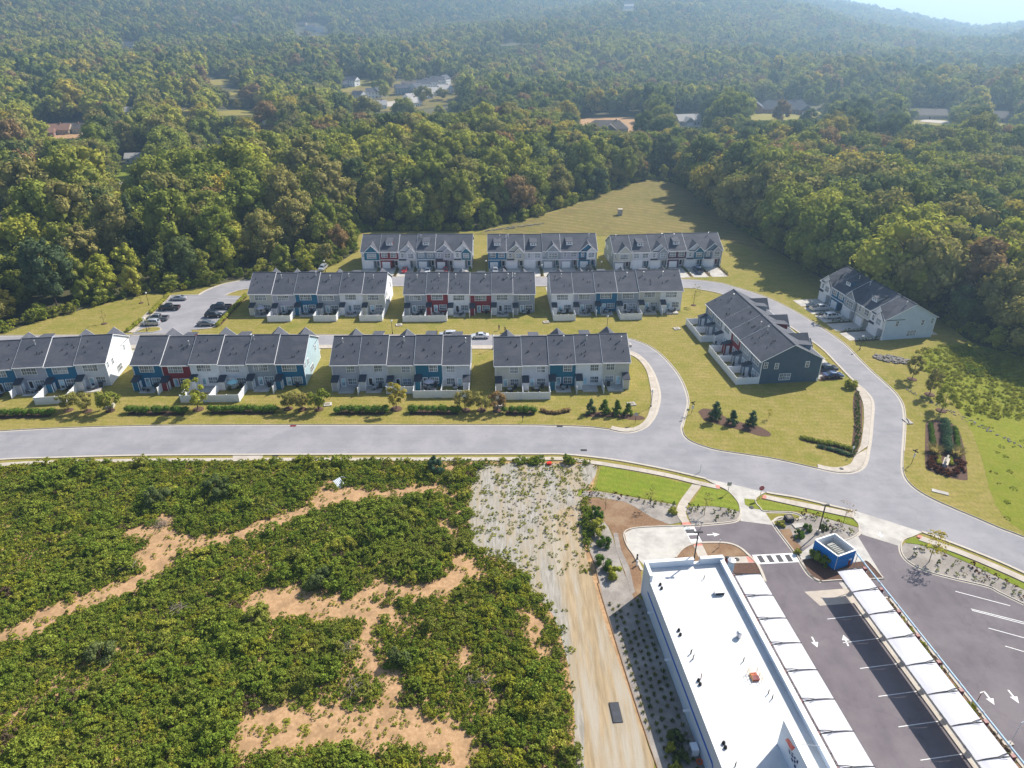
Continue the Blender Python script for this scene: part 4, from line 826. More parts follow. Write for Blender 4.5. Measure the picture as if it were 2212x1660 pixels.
# low growth on the edges of the paths, over the gravel and in thin patches
edge = (dd > -.8) & (dd < .9) & ~ing & (rb.rand(len(X)) < .75); onp = (dd <= -.8) & ~ing & (rb.rand(len(X)) < .10)
gw = ing & (rb.rand(len(X)) < np.where((px_ < 1110) & (pb_ > 1000), .14, np.where(pb_ < 1050, .3, .05))*np.clip(1.2 + nz, .2, 2.2)) & ~(px_ > 1262)
thin = bare_r & (dd > 0) & (rb.rand(len(X)) < .8)
e2 = edge | onp | gw | thin; n2 = e2.sum(); sc2 = rb.uniform(.5, 1.25, n2)
tp = rb.randint(0, 4, n2) + len(BR)
cov = (dd > .35) & ~ing & ~(bare_r & (rb.rand(len(X)) < .35)); nc = cov.sum(); scv = rb.uniform(1.0, 1.7, nc); cpk = rb.choice([0, 1, 1, 1, 2, 3], nc) + len(BR)
scatter('brush', BR + TUF, np.concatenate([P_, np.stack([X[e2], Y[e2], np.zeros(n2)], 1), np.stack([X[cov] + .4, Y[cov] + .3, np.zeros(nc)], 1)]), np.concatenate([pick, tp, cpk]), rb.rand(n + n2 + nc)*6.283, np.concatenate([s3, np.stack([sc2, sc2, sc2*rb.uniform(.5, 1.1, n2)], 1), np.stack([scv, scv, scv*1.3], 1)]), 'green scrub and weeds overgrowing the bare dirt lot')
# the shrubs that stand out of it
def shrub(nm, px, py, w, h, mm, label, seed, n=900, size=.2, group=None, cat='shrub', prof='round', z=0.0, nl=20):
    p = at(px, py); cen, rad = crown_lobes(seed, w, h*.85, .08*h, nl, .19*w + .05, PROF[prof]); me = leaf_cloud('foliage', LEAF[mm], seed, cen, rad, n, size, mid=(0, 0, .2*h))
    t = thing(nm, label, cat, (p.x, p.y, z), 0, group); obj('foliage', me, t); obj('stem', mc(('stem', round(h, 1)), lambda: trunk_mesh('stem', 3, h, .05*w**.5, h*.7, w*.25, 3)), t); return t
for k, (px, py, w, h, mm, lb) in enumerate(((470, 1072, 4.6, 3.6, 'dark', 'large dark shrub with an overhanging crown in the scrub below the sidewalk'), (345, 1090, 4.2, 3.4, 'dark', 'dark green shrub over a sandy hollow in the scrub'), (690, 1262, 3.6, 2.4, 'dark', 'round dark shrub beside the sandy clearing'), (940, 1022, 2.6, 3.4, 'blueg', 'feathery grey-green sapling rising above the sidewalk edge'), (860, 1430, 3.0, 2.2, 'dark', 'dark bush at the edge of a narrow dirt path'), (220, 1425, 3.6, 2.2, 'dark', 'dark bush among the scrub below the sandy path'), (560, 1340, 3.4, 1.9, 'green', 'spreading bush beside the broad sandy clearing'), (1000, 1075, 2.0, 1.2, 'lime', 'yellow-green bush beside the gravel'))):
    shrub('scrub_bush', px, py, w, h, mm, lb, 40 + k, 1100, .22, cat='bush')
BSTK = []
for k, (px, py, lb) in enumerate(((350, 1135, 'pile of dead branches under the dark shrub'), (770, 1492, 'tangle of dead grey branches by the narrow path'), (385, 1320, 'dead brush heap between two scrub patches'), (740, 1405, 'brown brush heap beside the scrub'), (585, 1105, 'twiggy brush pile near the leaning white board'), (280, 1225, 'dry twig heap by the sandy hollow'), (1030, 1475, 'dark twig heap in yellow scrub'))):
    rs = random.Random(k); mb = MB()
    for i in range(46):
        a = rs.random()*6.283; c = Vector((rs.gauss(0, .6), rs.gauss(0, .45), rs.uniform(.1, .7))); d = Vector((math.cos(a), math.sin(a), rs.uniform(-.25, .5)))*rs.uniform(.4, 1.1); mb.tube([c-d, c+d*.3+Vector((0, 0, .1)), c+d], [.035, .025, .01], 4)
    p = at(px, py); tag(obj('brush_pile', mb.mesh('brush_pile', M['bark_pale']), None, p), lb, 'brush pile')
# meadow at the right, undergrowth along the wood's edge
mw = [Vector(p) for p in mdw]; X, Y = jgrid(80, 175, 78, 195, 1.0); ok = inpoly(X + 1.2*np.sin(Y*.7), Y + np.sin(X*.9), mw); X, Y = X[ok], Y[ok]; n = len(X); nz = fbm(X, Y, 9, .8); pxm, pbm = proj_np(np.stack([X, Y, 0*X], 1))
low = pbm > 905
pk = np.where(low, rb.choice([10, 11, 12, 13], n), np.where(nz > .7, rb.choice([9, 0, 5, 7], n), rb.choice([4, 5, 9, 5, 10, 12, 13, 10], n))); s = rb.uniform(.6, 1.1, n)*np.where(low, 1.25, np.where(nz > .7, .95, .75)); kp = ~low | (rb.rand(n) < .07)
P_ = np.stack([X, Y, 0*X], 1)[kp]; pkm, sm = pk[kp], s[kp]
# undergrowth
ex_ = np.array([tuple(p)[:2] for p in lawn_edge]); U = []; 
for i in range(len(ex_)-1):
    a, b = ex_[i], ex_[i+1]; L = np.hypot(*(b-a)); nn = np.array([-(b-a)[1], (b-a)[0]])/max(L, .01)
    for k in range(int(L/1.1)): 
        t = rb.rand(); o = rb.uniform(-.5, 5.5); U.append(a + (b-a)*t + nn*o)
U = np.array(U); U = U[(np.hypot(U[:, 0], U[:, 1]) < 400) & (np.abs(U[:, 0]/U[:, 1]) < .95)]; nu_ = len(U); su = rb.uniform(.9, 2.1, nu_)
scatter('meadow_growth', BR + TUF, P_, pkm, rb.rand(len(P_))*6.283, np.stack([sm, sm, sm*.6], 1), 'tall yellow-green grass and weeds in the meadow')
scatter('undergrowth', BR, np.stack([U[:, 0], U[:, 1], 0*U[:, 0]], 1), rb.choice([0, 1, 3, 4, 6, 7, 9], nu_), rb.rand(nu_)*6.283, np.stack([su, su, su], 1), 'shrubby undergrowth along the edge of the woods')

# ------------------------------------------------------------------ planted trees, hedges, beds
def ptree(nm, seed, w, h, z0, mm, multi, n, size, prof, tr, bark='bark', nl=22, lr=None):
    cen, rad = crown_lobes(seed, w, h-z0, z0, nl, lr or .19*w, PROF[prof])
    return leaf_cloud('crown', LEAF[mm], seed, cen, rad, n, size, mid=(0, 0, z0), core=.55 if n > 700 else 0), trunk_mesh('trunk', seed, h, tr, h*.75, w*.3, 5, M[bark], multi)
PT = dict(myrtle=[ptree('m', 60+i, 4.6, 4.6, 1.7, 'olive', 4, 1700, .33, 'vase', .07) for i in range(2)], maple=[ptree('a', 70+i, 4.4, 7.0, 1.6, 'lime', 1, 1500, .34, 'oval', .12) for i in range(2)],
          ygmaple=[ptree('y', 75, 4.6, 7.2, 1.5, 'lime', 1, 1500, .35, 'oval', .13)], sapling=[ptree('s', 80+i, 2.2, 4.2, 1.6, 'olive', 1, 150, .20, 'oval', .05, nl=16) for i in range(2)], bare=[ptree('b', 86, 2.6, 4.6, 1.6, 'rust', 1, 160, .16, 'oval', .05, nl=18)],
          goldsap=[ptree('g', 88, 2.8, 5.0, 1.7, 'gold', 1, 420, .24, 'oval', .06)], conifer=[ptree('c', 90+i, 2.2, 3.6, .25, 'blueg', 1, 1300, .24, 'young', .08, nl=48, lr=.5) for i in range(2)])
RINGM = {}
def ring(p, r, m='mulch', z=.05):
    me = mc(('ring', round(r, 1), m), lambda: MB().lathe([(r, -.06), (r*.93, .05), (r*.4, .09), (.05, .10)], 14).mesh('mulch_ring', M[m], smooth=True)); struct_o = obj('mulch_ring', me, None, (p.x, p.y, z)); struct_o['kind'] = 'structure'
def plant(kind, px, py, label, s=1.0, group=None, rg=.9, cat='tree', nm=None, mm=None, m='mulch'):
    p = at(px, py); i = rnd.randrange(len(PT[kind])); t = thing(nm or dict(myrtle='crape_myrtle', maple='maple_tree', ygmaple='maple_tree', sapling='sapling', bare='sapling', goldsap='sapling', conifer='conifer')[kind], label, cat, (p.x, p.y, 0), rnd.random()*6, group, s)
    obj('trunk', PT[kind][i][1], t); c = obj('crown', PT[kind][i][0], t)
    if mm: c.material_slots[0].link = 'OBJECT'; c.material_slots[0].material = LEAF[mm]
    if rg: ring(p, rg, m)
    return t
for grp, pts in (('beside the white-ended row', ((148, 887, .78), (189, 889, .78), (238, 888, .9))), ('beside the glare-painted blue-ended row', ((623, 884, .8), (653, 885, .78), (689, 885, .9))), ('between the two five-unit rows', ((1006, 887, .82), (1040, 887, .82), (1074, 888, .78)))):
    for q, (px, py, s) in enumerate(pts): plant('myrtle', px, py, 'multi-stemmed crape myrtle, %s of three in mulch rings %s' % (('left', 'middle', 'right')[q], grp), s, 'crape myrtles along the main road', 1.0, mm='rust' if px == 1074 else ('green' if q == 2 else None))
plant('ygmaple', 428, 885, 'tall yellowing maple between two hedges before the fenced patios', .98, rg=1.2); plant('ygmaple', 856, 884, 'slender yellowing maple before the teal-unit row fence', .85, rg=1.3, mm='gold')
for q, (px, py, s) in enumerate(((1970, 820, .82), (2008, 853, .85), (2033, 888, .85))): plant('maple', px, py, 'young lime-green maple in a mulch ring by the meadow, %s from the rock pile' % ('first', 'second', 'third')[q], s, 'young maples beside the meadow', 1.1, mm='olive' if q < 2 else None)
plant('sapling', 1498, 660, 'lone two-tiered sapling beside the end of the middle row', 1.45, rg=.8); plant('sapling', 225, 700, 'small sapling in a mulch ring on the grass left of the parking lot', .95, rg=.8); plant('sapling', 305, 655, 'thin sapling on the grass near the woodland edge', .7, rg=.7)
plant('sapling', 322, 712, 'thin sapling on the grass island of the parking lot', .7, rg=.5)
plant('goldsap', 1660, 905, 'tiny bare sapling at the tip of the mulch bed by the junction', .45, rg=0)
for q, (px, py) in enumerate(((1275, 893), (1305, 894), (1332, 895), (1356, 897))): plant('conifer', px, py, 'clipped conical evergreen, %s of four beside the street bend' % ORD[q], .9 if q < 3 else .75, 'four evergreens in mulch', 0, cat='conifer', mm=('blueg', 'hedge', 'hedge', 'hedge')[q])
sheet('mulch_bed', ws([(1258, 895), (1290, 890), (1340, 892), (1385, 899), (1392, 906), (1370, 908), (1320, 902), (1265, 901)], None, 3), M['mulch'], .03)
sheet('mulch_bed', ws([(1508, 890), (1520, 883), (1545, 888), (1575, 906), (1605, 914), (1640, 922), (1664, 936), (1662, 943), (1640, 942), (1600, 930), (1560, 920), (1520, 908)], None, 3), M['mulch'], .03)
for q, (px, py, s) in enumerate(((1544, 908, 1.15), (1581, 916, .85), (1623, 921, .95))): plant('conifer', px, py, 'loose blue-green conifer, %s of three in the curved mulch bed' % ORD[q], s, 'three conifers in the curved bed', 0, cat='conifer')
def hedge(pts, w, h, mm, label, nper=260, size=.21, group='clipped hedges', nm='hedge', bed=True, lr=.5):
    q = spl([tuple(at(*p))[:2] for p in pts], 6); L = sum((q[i+1]-q[i]).length for i in range(len(q)-1)); nl = max(3, int(L/(w*.62))); r = resample(q, nl); c0 = r[0].copy()
    rs = random.Random(int(L*77)); cen = []; rad = []
    for p in r:
        for _ in range(2): cen.append((p.x-c0.x+rs.uniform(-.15, .15)*w, p.y-c0.y+rs.uniform(-.15, .15)*w, h*rs.uniform(.4, .62))); rad.append(lr*w*rs.uniform(.85, 1.15))
    me = leaf_cloud('foliage', LEAF[mm], int(L*10), cen, rad, int(L*nper), size, out=.1, up=.25, flat=h/w*.85)
    t = thing(nm, label, 'hedge', (c0.x, c0.y, 0), 0, group); obj('foliage', me, t)
    st = MB()
    for p in r: st.tube([(p.x-c0.x, p.y-c0.y, -.1), (p.x-c0.x+.05, p.y-c0.y, h*.6)], .04, 4)
    obj('stems', st.mesh('stems', M['bark']), t)['kind'] = 'stuff'
    if bed:
        a, b = offs(r, w*.5), offs(r, -w*.62); sheet('mulch_bed', a + b[::-1], M['mulch'], .028)
    return t
for q, (x0, x1, y) in enumerate(((-60, 112, 899), (280, 402, 892), (457, 594, 890), (729, 832, 891), (886, 990, 891), (1092, 1152, 892))):
    hedge([(x0, y + (3 if q == 0 else 0)), ((x0+x1)/2, y), (x1, y - (3 if q == 0 else 0))], 2.0, 1.7, 'hedge', 'clipped green hedge behind the main road, %s' % ('below the white-ended row', 'left of the yellowing maple', 'right of the yellowing maple', 'left of the slender gold maple', 'right of the slender gold maple', 'shortest, beside the last crape myrtle')[q], 170)
hedge([(1172, 888), (1185, 893), (1205, 893), (1228, 888)], 1.1, .75, 'rust', 'low brownish shrub row before the street-bend townhouses', 130, .18, nm='shrub_row')
hedge([(364, 641), (345, 660), (326, 678)], 1.3, 1.2, 'lime', 'bright green hedge along the upper left of the parking lot', 260); hedge([(306, 696), (292, 706), (278, 716)], 1.3, 1.2, 'lime', 'bright green hedge along the lower left of the parking lot', 260)
hedge([(531, 641), (512, 660), (492, 682), (471, 705)], 1.2, 1.1, 'lime', 'bright green hedge between the parking lot and the townhouses', 260)
for q in resample(ws([(1842, 985), (1848, 965), (1852, 940), (1853, 915), (1852, 892), (1853, 870), (1851, 852)], None, 4), 24):
    o = obj('shrub', mc('hshrub', lambda: bush_mesh('shrub', 790, .95, .8, 260, .15, LEAF['hedge'], 9)), None, (q.x + rnd.uniform(-.15, .15), q.y, .02), rnd.random()*6, rnd.uniform(.8, 1.15)); tag(o, 'small dark green shrub in the row along the curved sidewalk', 'shrub', 'shrub row along the curved sidewalk')
hedge([(1735, 949), (1765, 955), (1800, 962), (1838, 972)], 1.5, .65, 'green', 'thick shrub bed on the lawn beside the curved sidewalk', 170, .2)
hedge([(1770, 966), (1800, 974), (1832, 984)], 1.1, .6, 'blueg', 'low grey-green shrub row edging the lawn bed', 150, .18)
sheet('mulch_bed', ws([(1836, 987), (1841, 950), (1845, 910), (1842, 880), (1845, 850), (1853, 843), (1862, 870), (1863, 910), (1860, 950), (1848, 987)], None, 3), M['mulch'], .024)
shrub('round_shrub', 1837, 838, 2.6, 1.9, 'lime', 'round pale green shrub at the end of the driveway', 3, 700, .18)
for (key, xm, L, sk) in STRIPS:
    pass
SHM = {m: bush_mesh('shrub', 770 + i, .9, .75, 130, .17, LEAF[m], 8) for i, m in enumerate(('dark', 'redsh', 'hedge', 'lime'))}
ux = 0
for (key, xm, L, sk) in STRIPS:
    mm = rnd.choice(('dark', 'redsh', 'dark', 'hedge'))
    for k in range(5):
        p = local(key, xm, UD + 1.2 + k*(L-1.6)/4.4); o = obj('shrub', SHM[mm], None, (p.x, p.y, .04), rnd.random()*6, rnd.uniform(.8, 1.15))
        nmk = {'dark': 'dark green', 'redsh': 'reddish', 'hedge': 'green', 'lime': 'lime'}[mm]
        tag(o, 'small %s shrub between driveways of the %s' % (nmk, {'3a': 'row with the teal gables', '3b': 'row before the mown field', '3c': 'row with the olive end wall', '4b': 'pale-blue-ended row', '4a': 'navy-ended row'}[key]), 'shrub', 'driveway strip shrubs %s %s' % (key, mm))
# ------------------------------------------------------------------ car wash and its grounds
CWO = Vector((18.62, 72.88, 0)); CWA = math.atan2(.1026, .9947); CWM = Matrix.Translation(CWO) @ Matrix.Rotation(CWA, 4, 'Z')
cw = lambda x, y, z=0.0: CWM @ Vector((x, y, z))
def cwl(p): return CWM.inverted() @ Vector((p[0], p[1], p[2] if len(p) > 2 else 0))
def shp_(name, cr, pts, m, z, n=1): return sheet(name, ws(pts, cr, n), M[m], z)
asp = [(1498, 1136), (1600, 1126), (1671, 1135), (1855, 1153), (1944, 1181), (1950, 1203.4), (1970.5, 1221), (2003, 1236), (2058, 1251), (2134, 1268.6), (2159, 1281), (2212, 1306), (2420, 1400)]
sheet('carwash_asphalt', [at(*p).xy for p in asp] + [at(2420, 1780).xy, cw(10, -55).xy, cw(10, .5).xy, cw(4, .5).xy], M['asphalt'], .014)
shp_('exit_pad', KC, [(480, 690), (560, 650), (760, 640), (960, 635), (1030, 770), (960, 820), (900, 890), (800, 960), (640, 960), (560, 870), (500, 780)], 'concrete_pale', .03)
shp_('entrance_apron', KC, [(1130, 232), (1260, 262), (1400, 293), (1640, 350), (1572, 395), (1566, 440), (1600, 480), (1640, 510), (1715, 625), (1440, 590), (1442, 500), (1420, 430), (1340, 345), (1250, 300)], 'concrete_pale', .03)
shp_('entrance_apron', KD, [(745, 522), (1000, 600), (1330, 705), (1250, 742), (1175, 772), (1145, 830), (820, 730), (790, 690), (790, 640), (745, 585)], 'concrete_pale', .03)
shp_('green_lawn', KC, [(285, 130), (660, 205), (1040, 290), (910, 450), (700, 412), (480, 375), (240, 332), (150, 335), (110, 385), (90, 385), (100, 330), (240, 318)], 'lawn_green', .05)
shp_('green_lawn', KC, [(1120, 305), (1250, 325), (1340, 345), (1415, 430), (1437, 500), (1430, 512), (1300, 477), (1180, 466), (1022, 470)], 'lawn_green', .05)
shp_('green_lawn', KD, [(0, 440), (250, 490), (500, 545), (730, 592), (785, 635), (785, 665), (600, 612), (340, 530), (0, 520), (-130, 505), (-190, 470), (-195, 420)], 'lawn_green', .05)
shp_('green_lawn', KD, [(1195, 782), (1250, 748), (1400, 806), (1700, 930), (2212, 1150), (2212, 1203), (1800, 1003), (1500, 873), (1300, 812), (1200, 802)], 'lawn_green', .05)
shp_('brown_bed', KC, [(130, 395), (480, 405), (905, 468), (948, 600), (770, 634), (560, 647), (478, 690), (500, 790), (560, 880), (615, 1000), (625, 1180), (560, 1244), (470, 1000), (420, 800), (350, 640), (200, 480)], 'mulch_brown', .035)
shp_('gravel_bed', KC, [(120, 350), (240, 342), (480, 382), (905, 458), (912, 505), (945, 600), (850, 620), (700, 560), (560, 470), (480, 432), (250, 392), (130, 392)], 'bedgravel', .05)
shp_('gravel_bed', KC, [(985, 497), (1022, 473), (1180, 468), (1310, 481), (1432, 516), (1430, 560), (1380, 593), (1200, 613), (1037, 628)], 'bedgravel', .05)
bed3 = [(70, 605), (150, 582), (290, 592), (300, 560), (350, 548), (600, 618), (790, 672), (790, 720), (700, 772), (500, 812), (420, 800), (290, 855), (230, 900), (110, 690)]
shp_('gravel_bed', KD, bed3, 'bedgravel', .05); shp_('gravel_bed', KD, [(1182, 803), (1300, 816), (1500, 877), (1800, 1007), (2212, 1207), (2212, 1318), (2000, 1223), (1900, 1173), (1600, 1103), (1380, 1043), (1250, 983), (1177, 913), (1152, 840)], 'bedgravel', .05)
shp_('bark_patch', KD, [(110, 690), (200, 680), (235, 770), (300, 840), (235, 895)], 'mulch_brown', .058)
shp_('gravel_rill', KC, [(385, 690), (420, 690), (450, 830), (520, 980), (565, 1180), (535, 1200), (480, 1010), (410, 840)], 'bedgravel', .05)
isl1 = [(902, 890), (960, 822), (1050, 782), (1180, 772), (1330, 777), (1430, 812), (1512, 880), (1280, 886), (1280, 935), (1100, 950), (960, 960)]
shp_('mulch_island', KC, isl1, 'mulch_brown', .06); shp_('mulch_island', KC, [(1330, 945), (1570, 940), (1610, 1010), (1610, 1030), (1400, 1035)], 'mulch', .06)
shp_('door_walk', KC, [(1290, 890), (1535, 884), (1572, 938), (1320, 944)], 'concrete', .075); shp_('tactile_pad', KC, [(1485, 888), (1530, 886), (1562, 935), (1510, 937)], 'tactile', .082)
shp_('cross_walk', KC, [(1045, 778), (1115, 772), (1170, 885), (1088, 888)], 'concrete', .075); shp_('tactile_pad', KC, [(1045, 778), (1115, 774), (1126, 795), (1055, 799)], 'tactile', .082)
pathslabs(ws([(1040, 288), (905, 488), (955, 608)], KC, 4), ws([(1115, 300), (985, 495), (1030, 622)], KC, 4), 1.6, .11); shp_('tactile_pad', KC, [(950, 605), (1022, 603), (1030, 625), (960, 628)], 'tactile', .118)
for q in ([(1232, 296), (1265, 300), (1270, 325), (1240, 322)], [(1625, 380), (1655, 384), (1650, 410), (1618, 405)]): shp_('tactile_pad', KC, q, 'tactile', .15)
shp_('tactile_pad', KD, [(1295, 735), (1335, 745), (1325, 765), (1290, 755)], 'tactile', .15)
for cr, ln, o in ((KC, [(1155, 245), (1250, 295), (1340, 342), (1420, 430), (1440, 500), (1430, 562), (1380, 597), (1200, 617), (1030, 630), (770, 638), (560, 652), (478, 692), (500, 790), (560, 880), (620, 1000)], -1), (KC, [(900, 892), (960, 820), (1050, 780), (1180, 770), (1330, 775), (1430, 810), (1512, 880), (1572, 940), (1612, 1012), (1640, 1090)], -1), (KC, [(1640, 352), (1568, 397), (1564, 440), (1600, 482), (1640, 512), (1850, 520), (1930, 540), (1945, 565), (1900, 580), (1780, 560), (1725, 585), (1720, 630), (1890, 858), (1935, 930), (2010, 1040), (2110, 1095)], 1),
                  (KD, [(748, 525), (748, 585), (792, 640), (795, 690), (788, 722), (700, 775), (500, 815)], -1), (KD, [(1330, 707), (1250, 742), (1175, 772), (1147, 835), (1172, 918), (1250, 988), (1380, 1048), (1600, 1108), (1900, 1178), (2000, 1228), (2212, 1330)], 1)):
    kerb(ws(ln, cr, 4), o, gut=.3, w=.17)
# planted gravel strip beside the wall
strip = ws([(100, 400), (170, 480), (168, 760), (235, 950), (300, 1244)], KC, 2) + ws([(180, 180), (250, 400), (320, 620), (380, 800), (440, 975), (500, 1120)], KE, 2) + [cw(-.05, -48).xy, cw(-.05, -1.5).xy] + ws([(545, 1180), (470, 1010), (410, 830), (345, 640), (200, 470)], KC, 2)
sheet('planting_gravel', strip, M['bedgravel'], .026)
kerb(ws([(170, 480), (168, 760), (235, 950), (300, 1244)], KC, 2)[:-1] + ws([(150, 80), (250, 400), (320, 620), (380, 800), (440, 975), (500, 1120)], KE, 3), -1, h=.1, w=.1, gut=0, m='mulch_brown', name='edging')
TM = [tuft_mesh('tuft', 70+i, .34, .38, 26, LEAF[m], .045) for i, m in enumerate(('brush', 'lime', 'olive'))]; sl_ = [tuple(p) for p in strip]; nt_ = 0
for j in range(42):
    for i in range(7):
        p = cw(-.9 - i*.98, -1.6 - j*1.08 - (i % 2)*.5)
        q = at(*KC(330, 1060)); 
        if inpoly(np.array([p.x]), np.array([p.y]), sl_)[0] and inpoly(np.array([p.x-.5]), np.array([p.y]), sl_)[0] and rnd.random() < .93 and nt_ < 290:
            nt_ += 1; k = rnd.choice((0, 0, 1, 2)); o = obj('grass_plant', TM[k], None, (p.x+rnd.uniform(-.1, .1), p.y+rnd.uniform(-.1, .1), .02), rnd.random()*6, rnd.uniform(.75, 1.1))
            tag(o, ('dark green', 'lime green', 'dull olive')[k] + ' grass tuft planted in the gravel rows beside the white wall', 'plant', 'grass tufts in gravel rows (%s)' % ('dark', 'lime', 'olive')[k])
# ---- the tunnel building
B = thing('carwash_building', 'long white flat-roofed car wash with blue stripe on its side wall', 'building', CWO, CWA)
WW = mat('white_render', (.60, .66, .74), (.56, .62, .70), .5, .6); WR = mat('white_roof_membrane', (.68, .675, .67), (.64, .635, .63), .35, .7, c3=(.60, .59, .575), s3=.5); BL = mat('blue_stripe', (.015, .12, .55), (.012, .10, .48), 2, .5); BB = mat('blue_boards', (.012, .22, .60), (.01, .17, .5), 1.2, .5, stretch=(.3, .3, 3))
RDZ = 5.0; LEN = 58
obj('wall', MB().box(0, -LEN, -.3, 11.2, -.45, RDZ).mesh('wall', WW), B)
obj('roof_membrane', MB().box(.42, -LEN, RDZ+.002, 10.75, -.5, RDZ+.03).mesh('roof_membrane', WR), B)
obj('roof_edge', MB().box(-.05, -LEN, RDZ, .4, -3.0, RDZ+.12).mesh('roof_edge', M['trim']), B)
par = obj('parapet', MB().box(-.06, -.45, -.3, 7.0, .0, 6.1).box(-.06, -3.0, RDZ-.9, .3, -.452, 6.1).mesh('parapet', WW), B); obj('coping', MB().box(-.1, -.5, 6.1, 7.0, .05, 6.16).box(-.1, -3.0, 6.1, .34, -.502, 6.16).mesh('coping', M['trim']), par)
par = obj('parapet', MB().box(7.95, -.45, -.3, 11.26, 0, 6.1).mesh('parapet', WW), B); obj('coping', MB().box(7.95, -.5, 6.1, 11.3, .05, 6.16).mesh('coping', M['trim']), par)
obj('scupper', MB().box(7.0, -.45, -.3, 7.95, 0, 5.35).mesh('scupper', M['trim']), B)
par = obj('parapet', MB().box(10.78, -LEN, -.3, 11.24, -.453, 5.8).mesh('parapet', WW), B); obj('coping', MB().box(10.7, -LEN, 5.8, 11.32, -.503, 5.87).mesh('coping', M['trim']), par)
st = MB().box(-.035, -27.6, 2.6, -.002, -2.6, 3.0); st.extr([(-.035, -27.6, 3.0), (-.035, -27.6, 2.6), (-.035, -29.2, .3), (-.035, -29.7, .3)], (.033, 0, 0)); obj('stripe', st.mesh('stripe', BL), B)
for s in range(6): obj('panel_joint', MB().box(-.012, -3.0-s*6.0, .2, -.001, -2.97-s*6.0, 3.7).mesh('panel_joint', M['trim']), B)
def roofpt(cr, x, y, z=RDZ+.03): p = cwl(at(*cr(x, y), z)); return (p.x, p.y, z)
vm = MB().lathe([(.2, 0), (.2, .12), (.13, .14), (.13, .3), (.17, .3), (.06, .4)], 10).mesh('roof_vent', M['dark'])
for cr, x, y in ((K1, 797, 465), (K1, 815, 515), (K1, 1042, 1072), (K1, 1063, 1130), (K2, 420, 410), (K2, 440, 462), (K2, 752, 1242), (K2, 775, 1300)): obj('roof_vent', vm, B, roofpt(cr, x, y))
pm_ = MB().tube([(0, 0, 0), (0, 0, .55), (.12, .05, .7)], .06, 6).mesh('vent_pipe', M['dark'])
for cr, x, y in ((K1, 1375, 385), (K1, 1200, 1375), (K1, 1230, 1445), (K1, 1900, 1478), (K2, 1345, 580), (K2, 1395, 650), (K2, 905, 1545), (K2, 320, 50), (K2, 345, 125)): obj('vent_pipe', pm_, B, roofpt(cr, x, y))
obj('red_pipe', MB().tube([(0, 0, 0), (0, 0, .95)], .05, 6).mesh('red_pipe', M['brick_red']), B, roofpt(K2, 450, 385))
ac = obj('roof_unit', MB().box(-.65, -.3, 0, .65, .3, .55).mesh('roof_unit', M['metal']), B, roofpt(K1, 1575, 585)); obj('louvre', MB().box(-.6, -.32, .1, .6, -.302, .45).mesh('louvre', M['dark']), ac)
obj('exhaust_fan', MB().lathe([(.3, 0), (.3, .5), (.36, .5), (.36, .75), (.1, .9)], 12).mesh('exhaust_fan', M['metal'], smooth=False), B, roofpt(K1, 1835, 1155))
ht = obj('roof_hatch', MB().box(-.55, -.7, 0, .55, .7, .35).mesh('roof_hatch', mat('orange_hatch', (.52, .13, .04), (.36, .07, .03), 3, .6)), B, roofpt(K2, 1160, 365), 0, .72); gr = MB(); YM = mat('yellow_rail', (.62, .42, .12), (.5, .33, .1), 5, .5)
for a, b in (((-.8, -.95), (-.8, .95)), ((-.8, .95), (.8, .95)), ((.8, .95), (.8, -.95))):
    for z in (.55, 1.05): gr.tube([(a[0], a[1], z), (b[0], b[1], z)], .03, 5)
for x, y in ((-.8, -.95), (-.8, .95), (.8, .95), (.8, -.95), (.8, 0), (-.8, 0)): gr.tube([(x, y, 0), (x, y, 1.1)], .03, 5)
obj('guard_rail', gr.mesh('guard_rail', YM), ht); obj('hatch_lid', MB().box(-.6, -.75, .35, .6, .1, .42).mesh('hatch_lid', M['brick_red']), ht)
for cr, x, y in ((K1, 605, 835), (K1, 835, 1460), (K2, 185, 810)): p = cwl(at(*cr(x, y), 1.9)); obj('wall_light', MB().box(-.75, -.14, 2.2, 0, .14, 2.36).mesh('wall_light', M['trim']), B, (0, p.y, -.4))
# sign tower: back of the raised sign wall with its racing flags
pb0 = cwl(at(*K2(1460, 1240), RDZ)); sx = pb0.x; sy = pb0.y; tz = None
for k in range(200):
    zz = RDZ + k*.03; q = proj_np(np.array([tuple(cw(sx, sy, zz))])); 
    if q[1][0] < K2(1530, 930)[1]: tz = zz; break
tz = tz or 8.0
fin = obj('sign_wall', MB().extr([(sx, sy, RDZ+.03), (sx, sy-14, RDZ+.03), (sx, sy-14, tz), (sx, sy, tz)], (.35, 0, 0)).mesh('sign_wall', WW), B); obj('coping', MB().box(sx-.03, sy-14, tz, sx+.38, sy+.03, tz+.05).mesh('coping', M['trim']), fin)
obj('brace', MB().tube([(sx+.35, sy-1.3, RDZ+1.9), (10.9, sy-1.3, 5.85)], .03, 5).mesh('brace', M['metal']), B)
lg = obj('flag_emblem', MB().box(0, -.05, -.05, .004, .05, .05).mesh('flag_emblem', M['trim']), B, (sx-.008, sy-2.2, RDZ+1.0)); RF = mat('flag_red', (.62, .05, .05), (.5, .04, .04), 3, .5); OF = mat('flag_orange', (.62, .13, .07), (.5, .1, .06), 3, .5); KF_ = mat('flag_black', (.015, .03, .13), (.012, .02, .09), 3, .5)
def on_sign(x, y):                                          # where a pixel's ray meets the face of the sign wall
    R3 = CWM.inverted().to_3x3(); o = CWM.inverted() @ Vector((0, 0, CAM_H)); d = R3 @ Vector(ray(*K2(x, y))); return o + d*((sx-.02-o.x)/d.x)
